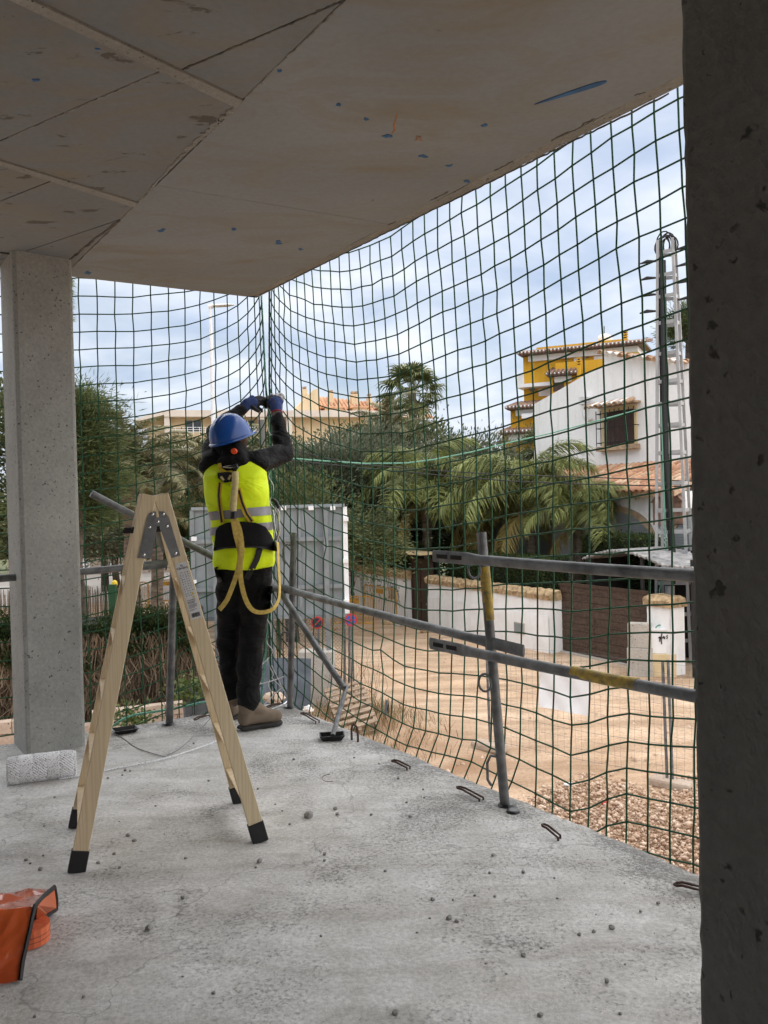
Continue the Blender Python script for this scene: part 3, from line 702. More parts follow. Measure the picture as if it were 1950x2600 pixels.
# ------------------------------------------------------------------ vegetation generators
def unit(n):
    v = RNG.normal(size=(n, 3)); return v / np.linalg.norm(v, axis=1, keepdims=True)
def leaf_quads(c, length, width, dirs=None, droop=0.0):
    n = len(c)
    t = unit(n) if dirs is None else dirs + 0.35 * unit(n)
    t[:, 2] -= droop; t /= np.linalg.norm(t, axis=1, keepdims=True)
    b = np.cross(t, unit(n)); b /= np.maximum(np.linalg.norm(b, axis=1, keepdims=True), 1e-6)
    l = (length * RNG.uniform(0.6, 1.3, (n, 1))) / 2; w_ = (width * RNG.uniform(0.7, 1.2, (n, 1))) / 2
    V = np.stack([c - t * l, c + b * w_, c + t * l, c - b * w_], 1).reshape(-1, 3)
    return V, np.arange(4 * n).reshape(n, 4)
def crown_points(center, radii, n_clump, per, spread, shell=0.55, flat=0.3):
    u = unit(n_clump); u[:, 2] = np.where(u[:, 2] < -flat, -u[:, 2] * 0.4, u[:, 2])
    r = RNG.uniform(shell, 1.0, (n_clump, 1)) ** 0.7
    cc = np.asarray(center) + u * r * np.asarray(radii)
    sz = RNG.uniform(0.6, 1.4, (n_clump, 1))
    p = np.repeat(cc, per, 0) + RNG.normal(size=(n_clump * per, 3)) * spread * np.repeat(sz, per, 0) * np.array([1, 1, 0.7])
    d = np.repeat(u, per, 0)
    return p, d, cc
def tree(name, label, cat, base, crowns, mat, leaf, per=90, trunk_r=0.14, spread=0.28, group=None, bark='bark', droop=0.1, limbs=10):
    t = thing(name, label, cat, base, group)
    base = Vector(base); mbt = MB()
    c0 = Vector(crowns[0][0]); top = c0 - UP * crowns[0][1][2] * 0.35
    midp = base.lerp(top, 0.5) + Vector((random.uniform(-0.2, 0.2), random.uniform(-0.2, 0.2), 0))
    mbt.tube([base, midp, top, c0], [trunk_r * 1.3, trunk_r, trunk_r * 0.8, trunk_r * 0.35], 8)
    Vs = []; Fs = []; off = 0
    for (cc_, rr, nc) in crowns:
        p, d, cl_ = crown_points(cc_, rr, nc, per, spread)
        V, Fq = leaf_quads(p, leaf[0], leaf[1], d, droop); Vs.append(V); Fs.append(Fq + off); off += len(V)
        for k in range(min(limbs, len(cl_))):
            e = Vector(cl_[k]); s = top.lerp(Vector(cc_), random.uniform(0, 0.8))
            mbt.tube([s, s.lerp(e, 0.55) + UP * 0.1, e], [trunk_r * 0.4, trunk_r * 0.22, trunk_r * 0.08], 5)
    mbt.build('trunk', M[bark], t, smooth=True)
    np_mesh('crown', np.concatenate(Vs), np.concatenate(Fs), mat, t)
    return t
def frond_mesh(name, length, leaflet, nl, e0, e1, droop, mat, width=0.022, plume=0.35, seed=0):
    rs = np.random.default_rng(seed); V = []; Fq = []
    seg = 14; p = np.zeros(3); pts = [p.copy()]; tans = []
    for k in range(seg):
        s = (k + 0.5) / seg; a = math.radians(e0 + (e1 - e0) * s ** 1.3)
        t = np.array([math.cos(a), 0, math.sin(a)]); tans.append(t); p = p + t * length / seg; pts.append(p.copy())
    pts = np.array(pts)
    mb = MB(); mb.tube([Vector(q) for q in pts], [0.022 * (1 - 0.85 * i / seg) * max(1, length / 2.5) for i in range(seg + 1)], 5)
    V = [list(v) for v in mb.v]; quads = [f for f in mb.f if len(f) == 4]
    for k in range(nl):
        s = 0.14 + 0.86 * (k + rs.uniform(0, 1)) / nl
        i = min(int(s * seg), seg - 1); fpos = s * seg - i
        q = pts[i] * (1 - fpos) + pts[i + 1] * fpos; t = tans[i]
        for sd in (-1, 1):
            d = t * rs.uniform(0.35, 0.8) + np.array([0, sd * rs.uniform(0.7, 1.0), 0]) + np.array([0, 0, rs.uniform(-plume, plume)])
            d /= np.linalg.norm(d); L_ = leaflet * (0.55 + 0.45 * math.sin(PI * min(1, s * 0.9 + 0.1))) * rs.uniform(0.75, 1.15)
            w0 = width * rs.uniform(0.7, 1.2); r = q.copy(); b = len(V); dd = d.copy()
            wd = np.cross(d, [0, 0, 1.0]); nn = np.linalg.norm(wd); wd = wd / nn if nn > 1e-3 else np.array([1.0, 0, 0])
            for m_ in range(4):
                ww = w0 * (1, 0.95, 0.65, 0.12)[m_]
                V.append(list(r + wd * ww * 0.5)); V.append(list(r - wd * ww * 0.5))
                dd = dd + np.array([0, 0, -droop * (0.5 + m_ * 0.4)]); dd /= np.linalg.norm(dd); r = r + dd * L_ / 3
            for m_ in range(3): quads.append((b + 2 * m_, b + 2 * m_ + 1, b + 2 * m_ + 3, b + 2 * m_ + 2))
    me_o = np_mesh(name, np.array(V), np.array(quads), mat, None, recenter=False)
    me = me_o.data; bpy.data.objects.remove(me_o); return me
def fan_mesh(name, pet, rad, mat, seed):
    rs = np.random.default_rng(seed); V = []; Fq = []
    mb = MB(); mb.tube([(0, 0, 0), (pet * 0.6, 0, 0.05), (pet, 0, 0)], [0.03, 0.02, 0.015], 5); V = [list(v) for v in mb.v]; Fq = [f for f in mb.f if len(f) == 4]
    n = 26
    for k in range(n):
        a = math.radians(-115 + 230 * k / (n - 1)); L_ = rad * (0.75 + 0.25 * math.cos(a * 0.6)) * rs.uniform(0.9, 1.1)
        b = len(V); w0 = 0.055 * rad
        dr = np.array([math.cos(a), math.sin(a), 0]); sd = np.array([-dr[1], dr[0], 0])
        for m_, (s, ww, dz) in enumerate(((0.02, 0.25, 0), (0.35, 1.0, 0.03), (0.7, 0.8, -0.07 * rad), (1.0, 0.08, -0.40 * rad))):
            c = np.array([pet, 0, 0]) + dr * L_ * s * (1 - 0.12 * (m_ == 3)) + np.array([0, 0, dz + (0.03 if k % 2 else -0.03) * rad * (m_ in (1, 2))])
            V.append(list(c + sd * w0 * ww)); V.append(list(c - sd * w0 * ww))
        for m_ in range(3): Fq.append((b + 2 * m_, b + 2 * m_ + 1, b + 2 * m_ + 3, b + 2 * m_ + 2))
    o = np_mesh(name, np.array(V), np.array(Fq), mat, None, recenter=False); me = o.data; bpy.data.objects.remove(o); return me
def palm(name, label, base, top, trunk_r, meshes, specs, group=None, cat='palm tree', part='frond'):
    t = thing(name, label, cat, base, group); base, top = Vector(base), Vector(top)
    mb = MB(); n = 14; pts = [base.lerp(top, i / n) + Vector((0.04 * math.sin(i * 0.8), 0.04 * math.cos(i), 0)) * min(1, trunk_r * 5) for i in range(n + 1)]
    mb.tube(pts, [trunk_r * (1.15 - 0.25 * i / n + (0.08 if i % 2 else 0)) for i in range(n + 1)], 10); mb.build('trunk', M['palm_bark'], t, smooth=True)
    for k, (azm, pitch, sc, mi) in enumerate(specs):
        o = bpy.data.objects.new(part, meshes[mi]); COL.objects.link(o); o.parent = t
        o.location = top - base
        o.rotation_euler = (random.uniform(-0.25, 0.25), -pitch, azm); o.scale = (sc, sc, sc)
    return t
def hedge_box(name, label, fr, a0, a1, z0, z1, d0, d1, mat, n, leaf=(0.07, 0.035), rough=0.06, core=True, cat='hedge', group=None):
    t = thing(name, label, cat, fr.W((a0 + a1) / 2, z0, (d0 + d1) / 2), group)
    ext = np.array([a1 - a0, d1 - d0, z1 - z0])
    areas = np.array([ext[0] * ext[2], ext[0] * ext[1], ext[1] * ext[2], ext[1] * ext[2]]); pr = areas / areas.sum()
    face = RNG.choice(4, size=n, p=pr); u = RNG.uniform(0, 1, n); v = RNG.uniform(0, 1, n)
    a = np.where(face == 2, 0.0, np.where(face == 3, 1.0, u)); z = np.where(face == 1, 1.0, v); d = np.where(face == 0, 1.0, np.where(face == 1, v, u))
    A = a0 + a * ext[0]; Zz = z0 + z * ext[2]; Dd = d0 + d * ext[1]
    bumpv = rough * (np.sin(A * 7.1) * np.cos(Zz * 6.3 + A * 2) + 0.7 * np.sin(A * 17 + Zz * 13)) + RNG.normal(size=n) * rough * 0.7
    Dd = Dd + np.where(face == 0, bumpv, 0); Zz = Zz + np.where(face == 1, bumpv, 0); A = A + np.where(face == 2, -bumpv, np.where(face == 3, bumpv, 0))
    o_, uu, nn_ = np.array(fr.o), np.array(fr.u), np.array(fr.n)
    P = o_ + A[:, None] * uu + Dd[:, None] * nn_ + np.stack([0 * Zz, 0 * Zz, Zz], -1)
    V, Fq = leaf_quads(P, *leaf, np.where((face == 1)[:, None], np.array([0, 0, 1.0]), nn_ + np.array([0, 0, 0.4])))
    np_mesh('foliage', V, Fq, mat, t)
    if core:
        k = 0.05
        mb = MB(); fr.box(mb, a0 + k, a1 - k, z0, z1 - k, d0 + k, d1 - k); mb.build('core', M['hedge_light_block'], t)  # added dark box, blocks light through the leaf shell
    return t

# ------------------------------------------------------------------ far buildings
# long beige block
fb = Frame(D(640, 1050, 92), (1.0, 0.25))
bz = thing('apartment_block', 'long beige apartment block with tiled penthouse behind the trees', 'building', fb.W(0, GZ, -5))
def P(fr, x, y, d=0.0): return fr.px(x, y, d)
a0, zf = P(fb, 416, 1041); a1, _ = P(fb, 1075, 1052); _, zfb = P(fb, 640, 1058)
mb = MB(); fb.box(mb, a0 + 0.6, a1, GZ, zfb + 0.1, -14, -1.6); mb.build('wall', M['beige_wall'], bz)
mb = MB(); fb.box(mb, a0, a1 + 0.3, zfb, zf, -14.2, 0); fb.box(mb, a0, a1 + 0.3, zfb - 3.6, zfb - 2.9, -1.7, 0); mb.build('fascia', M['pink_wall'], bz)
pl = [P(fb, 338, 1066), P(fb, 409, 1043), P(fb, 420, 1041), P(fb, 420, 1052), P(fb, 345, 1070)]
mb = MB(); fb.prism(mb, pl, -10, -0.1); mb.build('canopy_roof', M['pink_wall'], bz)
mb = MB(); fb.box(mb, P(fb, 372, 1100)[0], a0 + 0.7, GZ, P(fb, 372, 1056)[1], -12, -2); mb.build('wall', M['beige_wall'], bz)
for x in (424, 556, 664, 735):
    a, z = P(fb, x, 1060); mb = MB(); fb.box(mb, a - 0.3, a + 0.3, GZ, zfb + 0.05, -1.7, -0.15); mb.build('column', M['pink_wall'], bz)
for (x0, x1) in ((470, 512), (575, 612), (614, 650), (690, 725)):
    a, z = P(fb, x0, 1064); b, z1 = P(fb, x1, 1092); mb = MB(); fb.box(mb, a, b, z1, z, -1.65, -1.55); wd = mb.build('window', M['glass'], bz)
    mb = MB(); fb.box(mb, (a + b) / 2 - 0.05, (a + b) / 2 + 0.05, z1, z, -1.56, -1.5); mb.build('frame', M['white_paint'], wd)
for x0, x1 in ((430, 552), (560, 660)):
    a, z = P(fb, x0, 1084); b, _ = P(fb, x1, 1084); mb = MB()
    for k in range(3): fb.box(mb, a, b, z - 0.25 * k - 0.05, z - 0.25 * k, -0.3, -0.24)
    for k in range(9): fb.box(mb, a + (b - a) * k / 8 - 0.03, a + (b - a) * k / 8 + 0.03, z - 0.9, z, -0.3, -0.25)
    mb.build('balcony_rail', M['white_paint'], bz)
# penthouse gable and tiled roof
g0, gz = P(fb, 742, 1048); pk, pz = P(fb, 782, 1005, -7); r0, rz = P(fb, 787, 1007, -7); r1, rz1 = P(fb, 1068, 1036, -7); g1, _ = P(fb, 818, 1049)
mb = MB(); fb.prism(mb, [(g0, gz - 0.5), (g1 + 0.5, gz - 0.5), (g1, gz), (pk + 0.4, pz + 0.2), (pk - 0.1, pz + 0.1), (g0, gz)], -9, -2.2); mb.build('gable_wall', M['beige_wall'], bz)
rf = MB(); ez = P(fb, 900, 1050)[1]
rf.add([fb.W(pk, pz, -7), fb.W(r1, rz1 + 0.1, -7), fb.W(r1, ez - 0.1, -2.0), fb.W(g1, ez - 0.1, -2.0), fb.W(pk, pz - 0.3, -7), fb.W(r1, rz1 - 0.2, -7), fb.W(r1, ez - 0.4, -2.0), fb.W(g1, ez - 0.4, -2.0)], [(3, 2, 1, 0), (4, 5, 6, 7), (0, 1, 5, 4), (1, 2, 6, 5), (2, 3, 7, 6), (3, 0, 4, 7)])
roof = rf.build('roof', M['terra_far'], bz)
mb = MB(); n = int((r1 - g1) / 0.45)
for k in range(n):
    s = k / n; a = g1 + (r1 - g1) * s
    mb.tube([fb.W(pk + (r1 - pk) * s, pz + (rz1 + 0.1 - pz) * s + 0.02, -7), fb.W(a, ez - 0.08, -2.0)], 0.12, 5)
tag(mb.build('tile_row', M['terra_far'], bz), kind='stuff')
for x, y, wp in ((773, 989, 9), (840, 998, 9), (896, 1001, 9), (905, 1001, 8), (937, 1007, 8)):
    a, z = P(fb, x, y, -6); _, zb_ = P(fb, x, y + 26, -6); w_ = wp * 92 / F_PX / 1.6
    mb = MB(); fb.box(mb, a - w_, a + w_, zb_ - 1.2, z, -6.6, -5.6); c = mb.build('chimney', M['beige_wall'], bz)
    mb = MB(); fb.box(mb, a - w_ * 0.85, a + w_ * 0.85, z + 0.1, z + 0.32, -6.4, -5.7); mb.build('chimney_cap', M['stone_trim'], c)
for x0, x1 in ((825, 870), (895, 935), (965, 1000)):
    a, z = P(fb, x0, 1036, -2.4); b, _ = P(fb, x1, 1036, -2.4)
    mb = MB(); fb.box(mb, a, b, ez - 0.3, z, -5.5, -2.3); dm = mb.build('dormer', M['beige_wall'], bz)
    mb = MB(); fb.box(mb, a - 0.3, b + 0.3, z, z + 0.16, -5.6, -1.9); mb.build('dormer_roof', M['terra_far'], dm)
    mb = MB(); fb.box(mb, a + 0.4, b - 0.4, ez + 0.1, z - 0.25, -2.34, -2.26); mb.build('window', M['white_paint'], dm)

# ochre block on the right
yl = D(1328, 900, 60); yr = D(1625, 870, 56.6)
fy = Frame(yl, (yr.x - yl.x, yr.y - yl.y))
yb = thing('ochre_building', 'tall ochre yellow house with dark tiled eaves behind white gable', 'building', fy.W(4, GZ, -4))
aL, ze = P(fy, 1328, 903); aR, _ = P(fy, 1622, 880)
mb = MB(); fy.box(mb, aL, aR - 0.6, GZ, ze, -8, 0); mb.build('wall', M['yellow_wall'], yb)
def eave(fr, x0, x1, y, par, dz=0.34, over=0.9, back=-2.5, d=0.0, name='eave'):
    a0, z = P(fr, x0, y, d + over); a1, _ = P(fr, x1, y, d + over)
    mb = MB(); fr.box(mb, a0, a1, z - 0.16, z - 0.02, back, d + over); s = mb.build('eave_soffit', M['shutter_br'], par)
    mb = MB(); fr.box(mb, a0 + over * 0.6, a1 - over * 0.6, z - 0.55, z - 0.17, back, d + over * 0.35); mb.build('cornice', M['white_paint'], par)
    mb = MB(); k = max(4, int((a1 - a0) / 0.26))
    for i in range(k + 1):
        a = a0 + (a1 - a0) * i / k
        mb.tube([fr.W(a, z + 0.0, d + over + 0.06), fr.W(a, z + 0.62, back)], 0.13, 6)
    o = mb.build('roof_tile_rows', M['terra_dk'], par); tag(o, kind='stuff')
    mb = MB()
    for i in range(k + 1):
        a = a0 + (a1 - a0) * i / k
        fr.box(mb, a - 0.05, a + 0.05, z - 0.02, z + 0.10, d + over + 0.05, d + over + 0.08)
    tag(mb.build('tile_mortar', M['white_paint'], par), kind='stuff')
    return a0, a1, z
eave(fy, 1316, 1638, 897, yb)
mb = MB(); p0, z0 = P(fy, 1360, 879, -2); p1, z1 = P(fy, 1592, 861, -2); fy.box(mb, p0, p1, ze - 0.2, (z0 + z1) / 2, -8, -2.2); mb.build('parapet', M['yellow_wall'], yb)
def chimney(fr, x0, x1, ytop, ybot, d, par):
    a, z = P(fr, x0, ytop, d); b, _ = P(fr, x1, ytop, d); _, zb_ = P(fr, x0, ybot, d)
    mb = MB(); fr.box(mb, a, b, zb_, z - 0.5, d - (b - a), d); c = mb.build('chimney', M['yellow_wall'], par)
    mb = MB()
    for k in range(3): fr.box(mb, a - 0.03, b + 0.03, z - 0.42 + 0.17 * k, z - 0.34 + 0.17 * k, d - (b - a), d + 0.03)
    mb.build('chimney_cap', M['yellow_wall'], c)
    mb = MB(); fr.box(mb, a + 0.06, b - 0.06, z - 0.5, z - 0.02, d - (b - a) + 0.06, d - 0.04); mb.build('flue', M['dark'], c)
chimney(fy, 1581, 1592, 841, 872, -2.4, yb)
mb = MB(); a, z = P(fy, 1534, 828, -4); mb.tube([fy.W(a, z - 1.6, -4), fy.W(a, z, -4)], 0.04, 6); mb.build('mast', M['steel'], yb)
mb = MB(); a, z = P(fy, 1536, 860, -4); mb.ball(fy.W(a, z, -4), 0.55, 12, 6, (1, 0.4, 0.7)); mb.build('satellite_dish', M['white_paint'], yb, smooth=True)
# dormer on the slope, terraces, lower wings
a, z = P(fy, 1400, 955, 1.2); b, _ = P(fy, 1470, 955, 1.2); _, zl = P(fy, 1420, 1040, 1.2)
mb = MB(); fy.box(mb, a, b, zl, z, 0.0, 1.2); mb.build('bay_wall', M['yellow_wall'], yb)
eave(fy, 1388, 1462, 950, yb, d=1.2, back=0.0, over=0.7)
mb = MB(); a_, z_ = P(fy, 1404, 966, 1.25); b_, zb_ = P(fy, 1432, 992, 1.25); fy.box(mb, a_, b_, zb_, z_, 1.15, 1.24); mb.build('window', M['shutter_br'], yb)
chimney(fy, 1464, 1473, 908, 975, 1.9, yb)
mb = MB(); a, z = P(fy, 1410, 922, 0.9); b, _ = P(fy, 1540, 918, 0.9); fy.box(mb, a, b, z - 1.0, z, 0.7, 0.9); mb.build('parapet', M['yellow_wall'], yb)
for x0, x1, y0, y1 in ((1508, 1530, 905, 917), (1457, 1478, 910, 920), (1368, 1400, 988, 1004)):
    mb = MB(); a, z = P(fy, x0, y0); b, zz = P(fy, x1, y1); fy.box(mb, a, b, zz, z, 0.01, 0.06); mb.build('window', M['white_paint'], yb)
for x, y in ((1352, 988), (1491, 902), (1590, 895)):
    mb = MB(); a, z = P(fy, x, y); mb.disc(fy.W(a, z, 0.08), fy.n, 0.2, 0.15, 12); mb.build('wall_lamp', M['steel'], yb)
mb = MB(); a, z = P(fy, 1312, 976, 1.0); b, _ = P(fy, 1400, 974, 1.0); fy.box(mb, a, b, z - 0.25, z, -3, 1.0); mb.build('balcony', M['white_paint'], yb)
mb = MB(); _, zt = P(fy, 1312, 952, 1.0); a2 = P(fy, 1329, 976, 1.0)[0]
for k in range(7): fy.box(mb, a + (a2 - a) * k / 6 - 0.03, a + (a2 - a) * k / 6 + 0.03, z, zt, 0.92, 0.98)
fy.box(mb, a, a2, zt - 0.05, zt + 0.05, 0.9, 1.0); mb.build('balcony_rail', M['white_paint'], yb)
for x0, y0, x1, yw in ((1296, 1040, 1420, 1092), (1275, 1105, 1420, 1180)):
    a, z = P(fy, x0, y0, 2.0); b, _ = P(fy, x1, y0, 2.0); mb = MB(); fy.box(mb, a, b, GZ, z, -1, 2.0); mb.build('wing_wall', M['yellow_wall'], yb)
eave(fy, 1286, 1430, 1035, yb, d=2.2, back=0.0, over=0.8)
eave(fy, 1268, 1430, 1098, yb, d=2.6, back=0.0, over=0.8)
mb = MB(); a, z = P(fy, 1332, 1040, 2.2); b, zz = P(fy, 1354, 1052, 2.8); mb.add([fy.W(a, z, 2.1), fy.W(b, z, 2.1), fy.W(b, zz, 3.0), fy.W(a, zz, 3.0)], [(0, 1, 2, 3)]); mb.prism([fy.W(a, zz, 3.0), fy.W(b, zz, 3.0), fy.W(b, zz - 0.25, 3.0), fy.W(a, zz - 0.25, 3.0)], fy.n * 0.03); mb.build('awning', M['white_paint'], yb)
mb = MB(); a, z = P(fy, 1282, 1092, 2.6); b, _ = P(fy, 1330, 1092, 2.6); fy.box(mb, a, b, z - 0.6, z, 2.4, 2.5); mb.build('terrace_parapet', M['yellow_wall'], yb)

# white gable house
SD = Vector((0.495, -0.869, 0))
fw = Frame(D(1355, 1025, 30), SD)
wh = thing('white_house', 'whitewashed gable house with barred brown window and tiled side wing', 'house', fw.W(3, GZ, -2))
outline = [P(fw, 1355, 1300), P(fw, 1355, 1027), P(fw, 1420, 990), P(fw, 1480, 955), P(fw, 1530, 928), P(fw, 1533, 903), P(fw, 1541, 897), P(fw, 1556, 901), P(fw, 1610, 909), P(fw, 1680, 917), P(fw, 1770, 925), P(fw, 1860, 940), P(fw, 1860, 1300)]
outline[0] = (outline[0][0], GZ); outline[-1] = (outline[-1][0], GZ)
mb = MB(); fw.prism(mb, outline, -7, 0); mb.build('wall', M['white_wall'], wh)
def tile_mesh(length, r, name='barrel_tile'):
    mb = MB(); rings = []
    for s in (0, 1):
        k = r * (1.0 if s == 0 else 0.82)
        rings.append([Vector((length * s, math.cos(q) * k, math.sin(q) * k)) for q in [PI * i / 5 for i in range(6)]] + [Vector((length * s, math.cos(q) * (k - 0.015), math.sin(q) * (k - 0.015))) for q in [PI * i / 5 for i in range(5, -1, -1)]])
    mb.rings(rings); o = mb.build(name, None); me = o.data; bpy.data.objects.remove(o)
    for p in me.polygons: p.use_smooth = True
    return me
TM = []
for mk in ('terra', 'terra2', 'white_wall'):
    me = tile_mesh(0.42, 0.125); me.materials.append(M[mk]); TM.append(me)
def place_tile(me, p, xdir, zdir, par, sc=1.0, name='roof_tile'):
    x = Vector(xdir).normalized(); z = Vector(zdir); z = (z - x * z.dot(x)).normalized(); y = z.cross(x)
    o = bpy.data.objects.new(name, me); COL.objects.link(o); o.parent = par
    o.matrix_local = Matrix.Translation(Vector(p) - Vector(par.location)) @ Matrix((x, y, z)).transposed().to_4x4() @ Matrix.Scale(sc, 4)
    return o
# verge tiles along the gable top
vt = [P(fw, 1541, 899), P(fw, 1610, 909), P(fw, 1680, 917), P(fw, 1760, 925)]
k = 0
for i in range(len(vt) - 1):
    (a, z), (b, zz) = vt[i], vt[i + 1]; n = max(1, int((b - a) / 0.24))
    for j in range(n):
        t_ = j / n; place_tile(TM[2] if j % 3 else TM[1], fw.W(a + (b - a) * t_, z + (zz - z) * t_ + 0.0, 0.14), -fw.n, UP, wh, 0.9)
        place_tile(TM[j % 2], fw.W(a + (b - a) * t_, z + (zz - z) * t_ + 0.03, -0.2), -fw.n, UP, wh, 0.9)
# barred window with tiled hood
a, zt = P(fw, 1536, 1048); b, zb_ = P(fw, 1612, 1126)
mb = MB(); fw.box(mb, a - 0.12, b + 0.12, zb_ - 0.02, zt + 0.12, 0.003, 0.05); wn = mb.build('window', M['cream'], wh)
mb = MB(); fw.box(mb, a, b, zb_, zt, 0.02, 0.055)
n = 26
for k in range(n): fw.box(mb, a + 0.02, b - 0.02, zb_ + (zt - zb_) * k / n + 0.005, zb_ + (zt - zb_) * (k + 0.75) / n, 0.05, 0.068)
mb.build('shutter', M['shutter_br'], wn)
mb = MB(); fw.box(mb, a - 0.22, b + 0.22, zb_ - 0.16, zb_ - 0.02, 0.003, 0.22); mb.build('sill', M['stone_trim'], wn)
mb = MB()
ga0, ga1, gz0, gz1 = a - 0.18, b + 0.18, zb_ + 0.0, zt + 0.05
for k in range(9):
    s = ga0 + (ga1 - ga0) * k / 8; mb.tube([fw.W(s, gz0, 0.22), fw.W(s, gz1, 0.22)], 0.014, 5)
for zz in (gz0 + 0.1, (gz0 + gz1) / 2, gz1 - 0.1):
    mb.tube([fw.W(ga0, zz, 0.0), fw.W(ga0, zz, 0.22), fw.W(ga1, zz, 0.22), fw.W(ga1, zz, 0.0)], 0.014, 5)
mb.build('grille', M['iron'], wn)
mb = MB(); fw.box(mb, a - 0.28, b + 0.28, zt + 0.16, zt + 0.22, 0.003, 0.32); mb.build('hood', M['stone_trim'], wn)
for k in range(9):
    s = a - 0.2 + (b - a + 0.4) * k / 8; place_tile(TM[2 if k % 2 else 1], fw.W(s, zt + 0.18, 0.42), -fw.n * 0.9 + UP * 0.35, UP, wh, 0.95)
mb = MB(); s, zz = P(fw, 1501, 1046); pp = [fw.W(s, zz - 0.25, 0.0), fw.W(s, zz - 0.28, 0.16), fw.W(s - 0.1, zz - 0.1, 0.2), fw.W(s - 0.12, zz + 0.25, 0.2)]
mb.tube(pp, 0.085, 10); 
for k in range(4): mb.disc(fw.W(s - 0.12, zz + 0.27 + 0.07 * k, 0.2), UP, 0.17, 0.02, 14)
mb.build('flue_pipe', M['white_paint'], wh, smooth=True)
# side wing with tiled roof
zr = P(fw, 1650, 1176)[1]; DW = 2.3
ea, zev = P(fw, 1600, 1246, DW); aw0 = P(fw, 1380, 1200)[0] - 0.2; aw1 = P(fw, 1860, 1200)[0]
mb = MB(); mb.add([fw.W(aw0, zr - 0.05, 0.0), fw.W(aw1, zr - 0.05, 0.0), fw.W(aw1, zev - 0.03, DW), fw.W(aw0, zev - 0.03, DW), fw.W(aw0, zr - 0.2, 0.0), fw.W(aw1, zr - 0.2, 0.0), fw.W(aw1, zev - 0.18, DW), fw.W(aw0, zev - 0.18, DW)], [(3, 2, 1, 0), (4, 5, 6, 7), (0, 1, 5, 4), (1, 2, 6, 5), (2, 3, 7, 6), (3, 0, 4, 7)])
mb.build('wing_roof', M['terra2'], wh)
slope = (fw.W(0, zr, 0) - fw.W(0, zev, DW)); sl = slope.length; sdir = slope.normalized(); snrm = fw.u.cross(sdir); snrm = snrm if snrm.z > 0 else -snrm
rows = 8; stp = 0.235; cols = int((aw1 - aw0) / stp)
cnt = 0
for r in range(rows):
    for c in range(cols):
        if cnt >= 290: break
        aa = aw1 - 0.1 - c * stp - random.uniform(-0.015, 0.015)
        q = fw.W(aa, zev, DW) + sdir * (sl * r / rows - 0.06) + snrm * (0.02 + 0.006 * random.random())
        place_tile(TM[2] if (r == 0 and False) else TM[random.choice((0, 0, 1))], q, sdir + snrm * 0.05 + fw.u * random.uniform(-0.04, 0.04), snrm, wh, 0.93); cnt += 1
for c in range(cols):
    mb = MB(); aa = aw1 - 0.1 - c * stp; q = fw.W(aa, zev - 0.02, DW + 0.01)
    if c < 24: mb.rings([[q + fw.u * math.cos(t_) * 0.11 + UP * math.sin(t_) * 0.11 + fw.n * s for t_ in [PI * i / 6 for i in range(7)]] for s in (0.0, 0.07)]); mb.build('eave_tile', M['white_wall'], wh)
# wing wall with two shuttered arches
DWL = DW - 0.3
def arch_pts(ac, half, z0, zs, zt, n=14):
    return [(ac - half, z0), (ac - half, zs)] + [(ac - half * math.cos(PI * k / n), zs + (zt - zs) * math.sin(PI * k / n)) for k in range(1, n)] + [(ac + half, zs), (ac + half, z0)]
mb = MB(); fw.box(mb, aw0 + 0.1, aw1, GZ, zev - 0.05, 0.0, DWL); mb.build('wing_wall', M['white_wall'], wh)
for x0, x1, ytop, tp in ((1455, 1667, 1283, 0), (1245, 1405, 1296, 1), (1700, 1900, 1283, 0)):
    a, _ = P(fw, x0, 1390, DWL); b, _ = P(fw, x1, 1390, DWL); zt = P(fw, (x0 + x1) / 2, ytop, DWL)[1]
    ac, hf = (a + b) / 2, (b - a) / 2; zs = zt - min(hf, 0.95); zb_ = -1.6
    inner = arch_pts(ac, hf - 0.16, zb_, zs - 0.02, zt - 0.16); outer = arch_pts(ac, hf, zb_, zs, zt)
    mb = MB()
    for i in range(len(outer) - 1):
        mb.prism([fw.W(*outer[i], DWL + 0.003), fw.W(*outer[i + 1], DWL + 0.003), fw.W(*inner[i + 1], DWL + 0.003), fw.W(*inner[i], DWL + 0.003)], fw.n * 0.07)
    ar = mb.build('arch', M['stone_trim'], wh)
    mb = MB(); fw.prism(mb, inner, DWL + 0.004, DWL + 0.02)
    n = 34
    for k in range(n):
        z_ = zb_ + (zt - 0.2 - zb_) * k / n
        h_ = hf - 0.18 if z_ < zs else (hf - 0.18) * math.sqrt(max(0, 1 - ((z_ - zs) / max(0.05, zt - 0.16 - zs)) ** 2))
        if h_ > 0.05: fw.box(mb, ac - h_, ac + h_, z_, z_ + 0.045, DWL + 0.02, DWL + 0.05)
    mb.build('shutter', M['shutter'], ar)
for x, y in ((1682, 1300), (1720, 1296)):
    a, z = P(fw, x, y, DWL); mb = MB(); fw.box(mb, a - 0.22, a + 0.22, z - 0.35, z + 0.25, DWL + 0.003, DWL + 0.12); mb.prism([fw.W(a - 0.3, z + 0.25, DWL + 0.003), fw.W(a + 0.3, z + 0.25, DWL + 0.003), fw.W(a, z + 0.5, DWL + 0.003)], fw.n * 0.15); mb.build('wall_niche', M['terra_dk'], wh)

